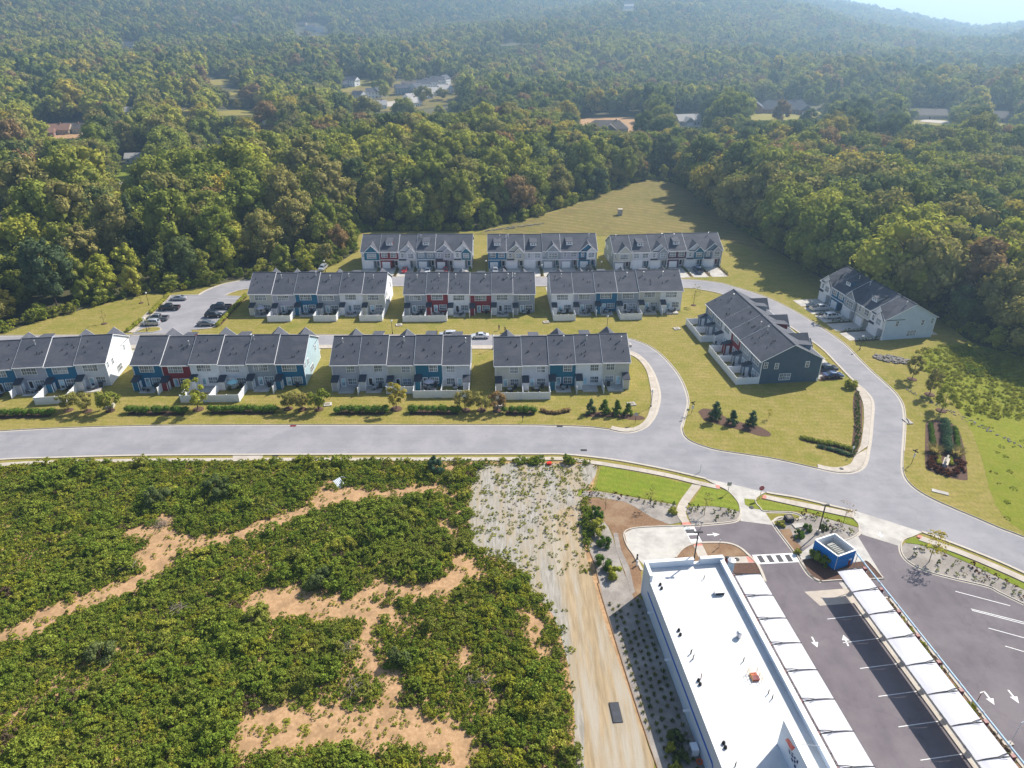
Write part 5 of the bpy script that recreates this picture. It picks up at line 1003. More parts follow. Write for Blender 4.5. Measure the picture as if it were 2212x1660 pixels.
def flag(q, nx, nz, ma, mb_, nm):
    Q = [on_sign(*c) for c in q]; base = Vector(lg.location)
    bil = lambda u, v: Q[0].lerp(Q[1], u).lerp(Q[3].lerp(Q[2], u), v) + Vector((0, 0, .05*math.sin(v*7)))
    for i in range(nx):
        for j in range(nz): obj(nm, MB().extr([bil((i+a)/nx, (j+b)/nz) - base for a, b in ((0, 0), (1, 0), (1, 1), (0, 1))], (.012, 0, 0)).mesh(nm, ma if (i+j) % 2 else mb_), lg)
flag([(1568, 1190), (1606, 1168), (1700, 1300), (1655, 1345)], 2, 3, RF, OF, 'red_flag_patch'); flag([(1590, 1285), (1650, 1345), (1745, 1480), (1700, 1585)], 3, 6, KF_, mat('flag_pale', (.5, .55, .62), (.45, .5, .57), 3, .5), 'checkered_patch')
# ---- fabric vacuum canopies
fab = bpy.data.materials.new('canopy_fabric'); fab.use_nodes = True; nt = fab.node_tree; pb_n = nt.nodes['Principled BSDF']
c_ = mixc(nt, ramp(nt, noi(nt, pos(nt, (1, .2, 1), CWA), 1.6, 3), .4, .65), (.70, .69, .73), (.62, .61, .66)); nt.links.new(c_, pb_n.inputs['Base Color']); pb_n.inputs['Roughness'].default_value = .7
tl = N(nt, 'ShaderNodeBsdfTranslucent'); tl.inputs[0].default_value = (.8, .8, .85, 1); mxs = N(nt, 'ShaderNodeMixShader'); mxs.inputs[0].default_value = .22; nt.links.new(pb_n.outputs[0], mxs.inputs[1]); nt.links.new(tl.outputs[0], mxs.inputs[2]); nt.links.new(mxs.outputs[0], nt.nodes['Material Output'].inputs[0])
def canopy_meshes(sgn):
    """bay: fabric from the post side (x=0) to the free edge (x=3.8*sgn); arms over both seams"""
    X = [0, .6, 1.3, 2.0, 2.7, 3.3, 3.75]; Z = [3.16, 3.19, 3.21, 3.2, 3.16, 3.09, 3.0]; f = MB(); rows = [-.03, -.7, -1.4, -2.05, -2.7, -3.4, -4.07]; sag = [0, -.015, -.025, -.03, -.025, -.015, 0]; k = len(X)
    vs = [(sgn*x, y, z+s*math.sin(PI*min(1, (i+.6)/k))) for y, s in zip(rows, sag) for i, (x, z) in enumerate(zip(X, Z))] ; n0 = len(vs); vs += [(a, b, c-.012) for a, b, c in vs]
    fs = [(r*k+i, r*k+i+1, (r+1)*k+i+1, (r+1)*k+i) for r in range(6) for i in range(k-1)]; f.add(vs, fs + [tuple(n0+q for q in fc[::-1]) for fc in fs])
    arm = MB().tube([(sgn*-.45, 0, 3.0), (sgn*.5, 0, 3.24), (sgn*1.6, 0, 3.32), (sgn*2.8, 0, 3.24), (sgn*3.85, 0, 3.04)], [.075, .07, .06, .055, .045], 6)
    st = MB().tube([(sgn*-.45, .45, 3.15), (sgn*.6, .22, 3.33), (sgn*1.45, 0, 3.33)], .045, 5); s2 = MB().tube([(sgn*-.1, -.5, 2.95), (sgn*.7, -.25, 3.26), (sgn*1.45, 0, 3.31)], .026, 5)
    po = MB().box(sgn*-.45-.15, -.2, -.2, sgn*-.45+.15, .2, 2.85); hd = MB().box(sgn*-.45-.24, -.14, 2.3, sgn*-.45+.24, .3, 3.2)
    return f.mesh('fabric', fab, smooth=True), arm.mesh('arm', M['dark']), st.mesh('strut', M['dark']), s2.mesh('strut', M['metal']), po.mesh('post', M['brick_red']), hd.mesh('vacuum_head', M['brick_red']), MB().lathe([(.16, 2.0), (.2, 2.1), (.2, 2.45), (.05, 2.55)], 10, (sgn*-.75, .1, 0)).mesh('vacuum_drum', M['metal'])
CE, CWm = canopy_meshes(-1), canopy_meshes(1)
for tagn, ms, xx, y0, nb in (('east', CE, 31.95, -1.65, 11), ('west', CWm, 13.15, -1.1, 11)):
    for k in range(nb):
        p = cw(xx, y0 - 4.1*k); wh = 'beside the long white pipe' if tagn == 'east' else 'beside the car wash wall'
        lb = 'white fabric vacuum canopy %s, %s' % (wh, 'the end bay' if k == 0 else 'in the run of joined bays')
        t = thing('vacuum_canopy', lb, 'canopy', p, CWA, 'vacuum bay canopies ' + tagn if k else None)
        for nm, me in zip(('fabric', 'arm', 'strut', 'strut', 'post', 'vacuum_head', 'vacuum_drum'), ms): obj(nm, me, t)
        if tagn == 'west':
            hs = MB()
            for q in range(3): a = q*.16; hs.tube([(-.3, -1.0-a*6, 2.6), (.25+a, -1.4-a*5, 2.9), (.4+a, -2.0-a*4, 2.2), (.25+a, -2.3-a*3, .9)], .035, 5)
            obj('hose', hs.mesh('hose', M['bark_pale'] if k % 2 else M['dark']), t)
def pipe(x, y0, y1, z, label, m='pipe_blue', r=.11):
    b = cw(x, y0); t = thing('vacuum_pipe', label, 'pipe', b, CWA); obj('boom', MB().tube([(0, 0, z), (0, y1-y0, z)], r, 8).mesh('boom', M[m]), t)
    for k in range(int((y0-y1)/4.1)+1): obj('stanchion', mc(('stan', z), lambda: MB().tube([(0, 0, -.1), (0, 0, z-.1)], .05, 6).mesh('stanchion', M['metal'])), t, (0, -4.1*k-.3, 0)); obj('coupling', mc(('coup', r), lambda: MB().tube([(0, -.12, 0), (0, .12, 0)], r*1.35, 8).mesh('coupling', M['metal'])), t, (0, -4.1*k-2.0, z))
pipe(33.0, 1.6, -46, 3.0, 'long pale blue vacuum pipe over the planting strip'); pipe(12.3, -.5, -46, 2.9, 'vacuum pipe along the foot of the car wash wall')
sheet('planting_strip', [cw(31.2, -4.4).xy, cw(35.2, -4.4).xy, cw(35.2, -60).xy, cw(31.2, -60).xy], M['mulch_brown'], .05); kerb([cw(35.2, -4.4).xy, cw(35.2, -30).xy, cw(35.2, -60).xy], -1, gut=0, w=.3); kerb([cw(31.2, -4.4).xy, cw(35.2, -4.4).xy], -1, gut=0, w=.3)
sheet('walk', [cw(29.5, -1.0).xy, cw(31.3, -1.0).xy, cw(31.3, -60).xy, cw(29.5, -60).xy], M['concrete_pale'], .03); sheet('walk', [cw(23.6, -2.2).xy, cw(31.3, -2.2).xy, cw(31.3, -5.0).xy, cw(24.5, -5.0).xy], M['concrete'], .034); sheet('walk', [cw(11.3, -1.2).xy, cw(13.9, -1.2).xy, cw(13.9, -60).xy, cw(11.3, -60).xy], M['concrete'], .03)
kerb([cw(29.5, -5).xy, cw(29.5, -30).xy, cw(29.5, -60).xy], 1, gut=0, w=.35)
rp = np.random.RandomState(5); q = rp.uniform(0, 1, 420); yy = -4.8 - q*50; xx = 31.6 + rp.rand(420)*3.2; PP = np.array([tuple(cw(a, b)) for a, b in zip(xx, yy)]); sp_ = rp.uniform(.35, .75, 420)
scatter('strip_planting', BR[4:6] + [BR[8]] + TUF, PP, rp.choice([0, 1, 2, 2, 3, 4, 5], 420), rp.rand(420)*6, np.stack([sp_, sp_, sp_*.8], 1), 'low mixed planting in the strip beneath the vacuum pipe')
# island at the north end of the east canopies
shp_('mulch_island', KD, [(300, 950), (420, 930), (600, 990), (850, 955), (900, 990), (1005, 1105), (860, 1112), (470, 1130), (410, 1110), (340, 1040)], 'mulch', .055); kerb(ws([(290, 945), (335, 1040), (405, 1112), (470, 1135), (620, 1125), (1010, 1112)], KD, 3), 1, gut=0); kerb(ws([(1010, 1110), (900, 985), (850, 950)], KD, 3), 1, gut=0)
shp_('pad', KD, [(270, 905), (420, 790), (500, 800), (640, 760), (780, 740), (1000, 1100), (900, 985), (850, 955), (600, 990), (420, 930), (300, 945)], 'concrete_pale', .045)
# ---- paint
def arrow(x, y, rz, s=1.0, bent=False):
    pts = [(-.12, 0), (.12, 0), (.12, 1.3), (.42, 1.3), (0, 2.4), (-.42, 1.3), (-.12, 1.3)]; p = cw(x, y)
    o = obj('painted_arrow', MB().poly([(a*s, b*s, 0) for a, b in pts]).mesh('painted_arrow', M['paint']), None, (p.x, p.y, .03 if not bent else .031), CWA + rz); o['kind'] = 'structure'
def arrow_px(cr, tail, tip, z=.03, w=.11):
    a, b = at(*cr(*tail)), at(*cr(*tip)); d = (b-a).xy; L = d.length; d /= L; n = Vector((-d.y, d.x)); f = lambda t, s: (a.x+d.x*t*L+n.x*s, a.y+d.y*t*L+n.y*s, z); k = .48
    o = struct('painted_arrow', MB().poly([f(0, -w), f(.5, -w), f(.5, -k), f(1, 0), f(.5, k), f(.5, w), f(0, w)]).mesh('painted_arrow', M['paint']))
arrow_px(KC, (1162, 705), (1268, 700)); arrow_px(KE, (1185, 340), (1212, 392)); arrow_px(KE, (1362, 385), (1337, 330)); arrow_px(K4, (1690, 650), (1820, 820)); arrow_px(K4, (2000, 620), (2145, 800)); arrow_px(KD, (972, 705), (982, 755), .036)
sheet('arrow_tail', [at(*K4(1625, 650)).xy, at(*K4(1690, 635)).xy, at(*K4(1700, 655)).xy, at(*K4(1630, 665)).xy], M['paint'], .031)
def quadpx(name, cr, pts, m, z): sheet(name, [at(*cr(*p)).xy for p in pts], M[m], z)
quadpx('crosswalk_paint', KC, [(1535, 872), (1888, 855), (1932, 930), (1578, 950)], 'paint', .03)
for k in range(4): quadpx('crosswalk_gap', KC, [(1572+77*k, 879-2.5*k), (1612+77*k, 876-2.5*k), (1648+77*k, 933-2.5*k), (1606+77*k, 936-2.5*k)], 'patch', .036)
quadpx('crosswalk_paint', KC, [(965, 642), (1055, 638), (1120, 762), (1030, 770)], 'paint', .036)
for k in range(2): quadpx('crosswalk_gap', KC, [(978+28*k, 662+48*k), (1052+28*k, 658+48*k), (1068+28*k, 690+48*k), (995+28*k, 694+48*k)], 'patch' if k == 0 else 'asphalt', .042)
def pline(cr, a, b, w=.06, z=.03):
    p, q = at(*cr(*a)), at(*cr(*b)); d = (q-p).xy.normalized(); n = Vector((-d.y, d.x))*w; sheet('painted_line', [p.xy-n, q.xy-n, q.xy+n, p.xy+n], M['paint'], z)
for a, b in (((1880, 120), (2145, 190)), ((1955, 205), (2212, 270)), ((1960, 212), (2212, 278)), ((2040, 298), (2212, 345)), ((2120, 385), (2212, 412))): pline(KE, a, b)
for k in range(11): p, q = cw(24.3, -7.4-4.1*k).xy, cw(29.4, -7.2-4.1*k).xy; n = Vector((0, .05)); sheet('painted_line', [p-n, q-n, q+n, p+n], M['paint'], .03)
sheet('asphalt_repair', [cw(17.2, -30).xy, cw(20.5, -28.9).xy, cw(24.2, -28.6).xy, cw(24.2, -60).xy, cw(17.2, -60).xy], mat('newer_asphalt', (.165, .142, .16), (.14, .12, .138), 1.0, .9), .02)
# ---- blue equipment enclosure
ET = 2.7; cn = [at(*KD(*p), ET) for p in ((420, 775), (585, 722), (765, 860), (612, 915))]; cn = [Vector((p.x, p.y, 0)) for p in cn]
E_ = thing('equipment_enclosure', 'open-topped blue boarded enclosure with white rim', 'enclosure', cn[3]); cn = [p - cn[3] for p in cn]
for i in range(4):
    a, b = cn[i], cn[(i+1) % 4]; d = (b-a); L = d.length; an = math.atan2(d.y, d.x)
    wl = obj('side', MB().box(0, -.06, -.1, L, .06, ET-.03).mesh('side', M['vinyl']), E_, a, an)
    bm_ = MB().box(.0, 0, 0, L, .05, .29).mesh('board', BB)
    for r in range(9): obj('board', bm_, wl, (0, .062 + .03*(r % 2), .02 + .297*r))
    obj('rim', MB().box(-.05, -.1, ET-.02, L+.05, .13, ET+.07).mesh('rim', M['trim']), wl)
ctr = sum(cn, Vector())/4 + E_.location; d = (cn[1]-cn[2]).normalized(); an = math.atan2(d.y, d.x)
mo = thing('vacuum_motor', 'grey ribbed vacuum machine inside the blue enclosure', 'machine', (ctr.x, ctr.y, .1), an); obj('housing', MB().box(-1.3, -.55, 0, 1.1, .55, 2.0).mesh('housing', mat('grey_steel', (.30, .31, .29), (.22, .23, .21), 3, .5)), mo)
for k in range(6): obj('fin', MB().box(-1.2+.36*k, -.6, 2.0, -1.02+.36*k, .6, 2.12).mesh('fin', mc('finm', lambda: mat('dull_steel', (.30, .30, .28), (.22, .22, .2), 3, .6))), mo)
sk = thing('waste_skip', 'narrow grey steel tray beside the vacuum machine', 'skip', (ctr.x+d.y*1.3, ctr.y-d.x*1.3, .1), an); obj('tray', MB().box(-1.2, -.35, 0, 1.2, .35, 1.1).mesh('tray', M['metal']), sk); obj('tray_top', MB().box(-1.1, -.25, 1.1, 1.1, .25, 1.13).mesh('tray_top', M['dark']), sk)
bx = thing('drum', 'white lidded drum at the end of the vacuum pipe', 'drum', at(*KD(690, 985))); obj('barrel', MB().lathe([(.35, 0), (.38, .5), (.35, 1.2)], 12).mesh('barrel', M['brick_red']), bx); obj('lid', MB().lathe([(.42, 1.2), (.42, 1.3), (.1, 1.42)], 12).mesh('lid', M['vinyl']), bx)
bx = thing('vacuum_tank', 'blue-grey vacuum tank with round lid at the building corner', 'tank', at(*KC(1350, 1000))); obj('barrel', MB().lathe([(.5, 0), (.5, 1.9)], 12).mesh('barrel', M['pipe_blue']), bx); obj('lid', MB().lathe([(.58, 1.9), (.58, 2.05), (.1, 2.15)], 14).mesh('lid', M['metal']), bx)
bx = thing('bin', 'burgundy cylinder bin on the walk at the building corner', 'bin', at(*KC(1318, 955))); obj('barrel', MB().lathe([(.3, 0), (.3, 1.5)], 10).mesh('barrel', M['brick_red']), bx); obj('lid', MB().lathe([(.33, 1.5), (.2, 1.62)], 10).mesh('lid', M['dark']), bx)
# ---- light poles
def lightpole(cr, base, top, label, gb=None):
    g = at(*cr(*base)) if gb is None else gb; h = 5.0
    for k in range(240):
        if proj_np(np.array([[g.x, g.y, k*.05]]))[1][0] < cr(*top)[1]: h = k*.05; break
    t = thing('light_pole', label, 'light pole', (g.x, g.y, 0), CWA); obj('pole', MB().box(-.07, -.07, .6, .07, .07, h).mesh('pole', M['black']), t); obj('base', MB().lathe([(.32, 0), (.32, .65)], 12).mesh('base', M['kerb']), t)
    for s in (-1, 1): hd = obj('lamp_head', MB().box(s*.1 if s > 0 else -.6, -.16, h-.12, .6 if s > 0 else -.1, .16, h).mesh('lamp_head', M['black']), t); obj('lens', MB().box(s*.15 if s > 0 else -.55, -.12, h-.135, .55 if s > 0 else -.15, .12, h-.121).mesh('lens', M['lens']), hd)
    return t
lightpole(KC, None, (1085, 680), 'black twin-headed light pole behind the car wash roof edge', cw(7.5, .7)); lightpole(KD, (440, 715), (508, 470), 'black light pole on a concrete base in the gravel bed')
# ---- small plants and fixtures in the beds
BP = [bush_mesh('bed_plant', 820+i, .8, .6, 110, .15, LEAF[m], 7) for i, m in enumerate(('dark', 'olive', 'brush', 'redsh'))]
bedp = [(KC, 0, x, y) for x, y in ((200, 375), (265, 375), (235, 347), (395, 370), (440, 402), (500, 390), (590, 410), (545, 425), (640, 440), (730, 458), (790, 445), (835, 465), (885, 460), (690, 430))] + [(KC, 1, x, y) for x, y in ((1020, 520), (1065, 505), (1030, 482), (1085, 482), (1135, 515), (1215, 520), (1265, 495), (1300, 540), (1340, 525), (1385, 530), (1245, 572), (1375, 560), (1345, 510))]
bedp += [(KD, 1, x, y) for x, y in ((255, 605), (345, 590), (385, 575), (320, 550), (410, 605), (545, 670), (580, 700), (650, 690), (715, 715), (520, 620), (440, 570), (560, 745), (620, 640))] + [(KD, 2, x, y) for x, y in ((1270, 915), (1340, 860), (1470, 980), (1525, 920), (1590, 1000), (1640, 970), (1680, 1030), (1760, 1010), (1800, 1060), (1870, 1050), (1470, 1045), (1550, 1050), (1630, 1085), (1700, 1085), (1780, 1120), (1850, 1125), (1900, 1110), (1970, 1105), (1940, 1160), (2040, 1180), (2060, 1140), (2130, 1185), (2110, 1240), (2180, 1240), (2190, 1280))]
WHR = ('gravel bed by the first green lawn', 'gravel bed beside the entrance apron', 'long gravel bed by the east sidewalk')
for cr, w_, x, y in bedp:
    p = at(*cr(x, y)); w_ = w_ if cr is KC else (1 if w_ == 1 else 2); k = rnd.choice((0, 0, 1, 2, 3)); o = obj('bed_plant', BP[k], None, (p.x, p.y, .05), rnd.random()*6, rnd.uniform(.7, 1.25)); tag(o, 'small %s plant in the %s' % (('dark green', 'olive', 'bright green', 'reddish')[k], WHR[w_] if not (cr is KD and w_ == 1) else 'gravel bed with the light pole'), 'plant', 'bed plants %d %d %s' % (w_, k, 'd' if cr is KD else 'c'))
for q, (cr, x, y, w, h, mm, lb) in enumerate(((KC, 235, 570, 2.4, 2.2, 'hedge', 'tall leafy shrub at the top of the bed beside the sandy track'), (KC, 265, 690, 2.6, 2.4, 'lime', 'yellow-green leafy shrub in the middle of the bed beside the sandy track'), (KC, 305, 790, 1.9, 1.6, 'hedge', 'lower leafy shrub beside the sandy track'), (KC, 300, 970, 2.6, 1.7, 'hedge', 'large green shrub above the planted gravel rows'), (KC, 385, 1050, 2.2, 1.6, 'lime', 'bright green shrub touching the planted gravel rows'), (KD, 350, 690, 1.3, 1.0, 'hedge', 'green shrub beside the light pole base'), (KD, 270, 750, 1.7, 1.0, 'hedge', 'green spreading shrub in the gravel bed near the asphalt'), (KD, 490, 690, 1.2, .9, 'dark', 'dark shrub right of the light pole base'), (KD, 120, 650, 1.2, .7, 'lime', 'lime shrub behind the kerb corner'), (KD, 258, 890, 1.0, .9, 'lime', 'lime shrub at the crosswalk end'), (KD, 425, 935, 1.9, 1.7, 'brush', 'upright leafy shrub against the blue enclosure, farther from its corner'), (KD, 505, 985, 1.7, 1.6, 'brush', 'upright leafy shrub against the blue enclosure corner'), (K2, 110, 1200, 1.8, 1.2, 'dark', 'dark shrub in the shade of the white wall'), (K2, 40, 1320, 1.2, .9, 'lime', 'lime shrub at the shaded end of the gravel rows'), (K2, 180, 1470, 1.7, 1.2, 'dark', 'dark shrub beside the orange ring'), (K2, 110, 1566, 1.3, .9, 'lime', 'lime shrub at the near end of the gravel rows'), (KC, 880, 520, 1.5, .9, 'lime', 'low lime shrub beside the concrete path'))):
    p = cr(x, y); shrub('bed_shrub', p[0], p[1], w, h, mm, lb, 200+q, int(200+190*w*w), .19, cat='shrub', nl=14)
for kd, cr, x, y, s, lb in (('sapling', KC, 695, 465, .95, 'thin upright sapling at the edge of the first green lawn'), ('sapling', KC, 318, 495, .9, 'green sapling above the leafy shrubs by the sandy track'), ('sapling', KC, 1138, 545, 1.05, 'thin sapling in the gravel bed beside the entrance apron'), ('bare', KD, 650, 650, 1.05, 'reddish half-bare sapling beside the sidewalk in the gravel bed'), ('goldsap', KD, 1395, 965, 1.15, 'golden sapling in the long gravel bed')):
    p = cr(x, y); plant(kd, p[0], p[1], lb, s, rg=0)
# ------------------------------------------------------------------ vehicles
def body_paint(nm, c, met=.3): 
    m, nt, b = _nt(nm); b.inputs['Base Color'].default_value = rgba(c); b.inputs['Roughness'].default_value = .28; b.inputs['Metallic'].default_value = met; b.inputs['Coat Weight'].default_value = .5
    f = noi(nt, pos(nt), 3, 3); nt.links.new(mixc(nt, f, c, tuple(x*.85 for x in c)), b.inputs['Base Color']); return m
CP_ = {k: body_paint('paint_'+k, c) for k, c in dict(white=(.80, .81, .82), silver=(.45, .47, .50), grey=(.16, .18, .20), black=(.012, .013, .016), red=(.42, .02, .02), blue=(.02, .06, .16), darkblue=(.012, .025, .055), pearl=(.72, .72, .74)).items()}
STN = dict(sedan=[(2.35, .58, .60, .78, .74), (2.2, .70, .74, .86, .80), (1.15, .90, .93, .90, .80), (.4, .93, 1.38, .90, .62), (-.8, .93, 1.43, .90, .62), (-1.6, .97, 1.03, .90, .74), (-2.25, .93, .97, .87, .78), (-2.38, .66, .70, .82, .76)],
           suv=[(2.35, .66, .68, .80, .76), (2.2, .88, .92, .90, .82), (1.25, 1.02, 1.06, .94, .84), (.55, 1.04, 1.62, .94, .70), (-.9, 1.05, 1.70, .94, .70), (-1.95, 1.06, 1.62, .93, .68), (-2.3, 1.02, 1.10, .90, .80), (-2.38, .7, .74, .86, .80)],
           pickup=[(2.85, .72, .74, .86, .82), (2.7, 1.0, 1.04, .96, .88), (1.6, 1.10, 1.14, .98, .88), (.95, 1.12, 1.78, .98, .74), (-.15, 1.12, 1.82, .98, .74), (-.75, 1.12, 1.74, .98, .74), (-.8, 1.10, 1.12, .98, .94)])
def loft(st):
    mb = MB(); k = 8; vs = []
    for (x, zb, zt, hb, ht) in st: vs += [(x, -hb*.9, .28), (x, -hb, .5), (x, -hb*.98, zb), (x, -ht, zt), (x, ht, zt), (x, hb*.98, zb), (x, hb, .5), (x, hb*.9, .28)]
    fs = [(i*k+j, i*k+(j+1) % k, (i+1)*k+(j+1) % k, (i+1)*k+j) for i in range(len(st)-1) for j in range(k)]; fs += [tuple(range(k))[::-1], tuple((len(st)-1)*k+j for j in range(k))]
    return mb.add(vs, fs)
def glassq(st, i0, i1, side=None, shrink=.12):
    a, b = st[i0], st[i1]
    if side is None:   # windscreen or rear window: top edge of the lower station to the roof station
        lo, hi = (a, b) if a[2] < b[2] else (b, a); p = [Vector((lo[0], -lo[4]*.94, lo[2])), Vector((lo[0], lo[4]*.94, lo[2])), Vector((hi[0], hi[4]*.94, hi[2])), Vector((hi[0], -hi[4]*.94, hi[2]))]
    else: p = [Vector((a[0], side*a[3]*.98, a[1])), Vector((b[0], side*b[3]*.98, b[1])), Vector((b[0], side*b[4], b[2])), Vector((a[0], side*a[4], a[2]))]
    c = sum(p, Vector())/4; q = [v.lerp(c, shrink) for v in p]; n = (q[1]-q[0]).cross(q[3]-q[0]).normalized()
    if n.dot(c - Vector((c.x*.6, 0, .4))) < 0: n = -n; q = q[::-1]
    return MB().extr([v - n*.01 for v in q], n*.022)
CARM = {}
def car_meshes(kind):
    if kind in CARM: return CARM[kind]
    st = STN[kind]; d = dict(body=loft(st)); L = st[0][0]; ntop = [i for i, s in enumerate(st) if s[2] - s[1] > .3]; i0, i1 = ntop[0], ntop[-1]
    d['windscreen'] = glassq(st, i0-1, i0); d['rear_window'] = glassq(st, i1, i1+1, None, .1 if kind != 'pickup' else .16)
    d['sides'] = [glassq(st, i, i+1, s, .13) for s in (-1, 1) for i in range(i0, i1)] + ([glassq([(st[i0-1][0], st[i0-1][1], st[i0-1][1]+.12, st[i0-1][3], st[i0-1][3]*.95), st[i0]], 0, 1, s, .2) for s in (-1, 1)] if kind != 'x' else [])
    if kind == 'pickup': d['bed'] = MB().box(-2.75, -.96, .5, -.85, -.86, 1.08).box(-2.75, .86, .5, -.85, .96, 1.08).box(-2.85, -.96, .45, -2.75, .96, 1.08).box(-2.75, -.859, .5, -.85, .859, .72, 1).box(-2.8, -.9, .3, -.8, .9, .499)
    d['wx'] = (1.45, -1.4) if kind != 'pickup' else (1.85, -1.75); d['wr'] = .34 if kind == 'sedan' else .40; d['L'] = (st[0][0], -2.38 if kind != 'pickup' else -2.86); d['hz'] = .66 if kind == 'sedan' else .85
    r = d['wr']; d['tyre'] = MB().tube([(0, -.12, 0), (0, -.1, 0), (0, .1, 0), (0, .12, 0)], [r*.86, r, r, r*.86], 14).mesh('wheel', M['rubber'], smooth=True); d['rim'] = MB().tube([(0, -.135, 0), (0, .135, 0)], r*.6, 10).mesh('rim', M['rim'])
    for k in ('windscreen', 'rear_window'): d[k] = d[k].mesh(k, M['carglass'])
    d['sides'] = [q.mesh('side_window', M['carglass']) for q in d['sides']]; d['lamp'] = MB().box(-.04, -.16, -.07, .05, .16, .07).mesh('headlight', M['lens']); d['tail'] = MB().box(-.05, -.14, -.1, .03, .14, .1).mesh('tail_light', M['tail']); CARM[kind] = d; return d
BODYM = {}
def car(kind, colr, px, py, face, label, cr=None, z=.03, scale=1.0):
    """face = (px,py) pixel the nose points towards, or an angle"""
    p = at(*(cr(px, py) if cr else (px, py))); d = car_meshes(kind)
    if isinstance(face, tuple): q = at(*(cr(*face) if cr else face)); ang = math.atan2(q.y-p.y, q.x-p.x)
    else: ang = face
    t = thing(dict(sedan='parked_car', suv='parked_suv', pickup='pickup_truck')[kind], label, dict(sedan='car', suv='car', pickup='pickup truck')[kind], (p.x, p.y, z), ang, 'parked vehicles', scale)
    if (kind, colr) not in BODYM:
        b = loft(STN[kind]).mesh('body', CP_[colr]); BODYM[(kind, colr)] = b
        bm = bmesh.new(); bm.from_mesh(b); bmesh.ops.recalc_face_normals(bm, faces=bm.faces[:]); bmesh.ops.bevel(bm, geom=[e for e in bm.edges], offset=.045, segments=2, affect='EDGES', profile=.6); bm.to_mesh(b); bm.free(); b.polygons.foreach_set('use_smooth', [True]*len(b.polygons))
    obj('body', BODYM[(kind, colr)], t); obj('windscreen', d['windscreen'], t); obj('rear_window', d['rear_window'], t)
    for m in d['sides']: obj('side_window', m, t)
    if kind == 'pickup': obj('cargo_bed', mc(('bed', colr), lambda: d['bed'].mesh('cargo_bed', CP_[colr], M['dark'])), t)
    for x in d['wx']:
        for s in (-1, 1): w = obj('wheel', d['tyre'], t, (x, s*.80, d['wr'])); obj('rim', d['rim'], w)
    for s in (-1, 1): obj('headlight', d['lamp'], t, (d['L'][0]-.1, s*.6, d['hz'])); obj('tail_light', d['tail'], t, (d['L'][1]+.03, s*.66, d['hz']+.1))
    return t
car('sedan', 'silver', 387, 648, PI+.02, 'silver sedan parked nearest the top of the parking lot'); car('pickup', 'black', 367, 669, PI+.02, 'black pickup truck parked below the silver sedan'); car('pickup', 'grey', 342, 692, PI+.02, 'grey pickup truck parked beside the silver crossover'); car('suv', 'silver', 327, 702, PI+.02, 'silver crossover parked by the grass island')
car('pickup', 'darkblue', 478, 667, PI+.02, 'dark blue pickup truck on the right side of the parking lot'); car('suv', 'black', 463, 685, .02, 'black SUV between the dark pickup and the grey sedan'); car('sedan', 'grey', 447, 703, .02, 'grey sedan parked at the lower right of the parking lot')
car('suv', 'pearl', 968, 728, PI, 'white crossover parked on the street beside the lawn'); car('sedan', 'white', 1037, 730, PI, 'white coupe parked on the street below the two people')
car('suv', 'silver', 698, 583, -PI/2-.1, 'small silver SUV parked at the driveway end by the woods')
def dcar(key, i, kind, colr, label, dx=0.0, dy=4.0, flip=False, mirrored=True):
    R_ = ROWS[key]; x = i*R_['w'] + (R_['w']*.62 if mirrored else R_['w']*.38) + dx; v = R_['M'] @ Vector((x, UD + dy, 0)); t = car(kind, colr, 0, 900, R_['ang'] + (-PI/2 if flip else PI/2), label); t.location = (v.x, v.y, .04); return t
dcar('3a', 3, 'sedan', 'red', 'red car on the driveway of the teal-gabled row, second from its shed dormer', dy=3.2); dcar('3a', 2, 'sedan', 'white', 'white car on the driveway of the slate unit', -1.6, 4.2); dcar('3a', 1, 'sedan', 'red', 'red hatchback on the driveway of the lavender unit', -1.2, 3.4)
dcar('3b', 5, 'suv', 'silver', 'grey SUV half hidden on a driveway before the mown field', 0, 4.0); dcar('3b', 0, 'suv', 'black', 'dark SUV on the last driveway of the row before the mown field', -1.0, 3.6); dcar('3c', 1, 'pickup', 'blue', 'blue pickup on the driveway of the olive-ended row', -.6, 4.6, True)
dcar('4b', 3, 'pickup', 'white', 'white pickup truck on a shaded driveway of the pale-blue-ended row', 0, 4.2, True); dcar('4b', 2, 'suv', 'white', 'white SUV on a shaded driveway beside the white pickup', 0, 4.0, True)
dcar('4a', 5, 'sedan', 'blue', 'blue sedan on the end driveway of the navy-ended row', 2.2, 4.4, False, False); dcar('4a', 5, 'pickup', 'darkblue', 'dark blue pickup beside the blue sedan', -1.0, 4.2, False, False)
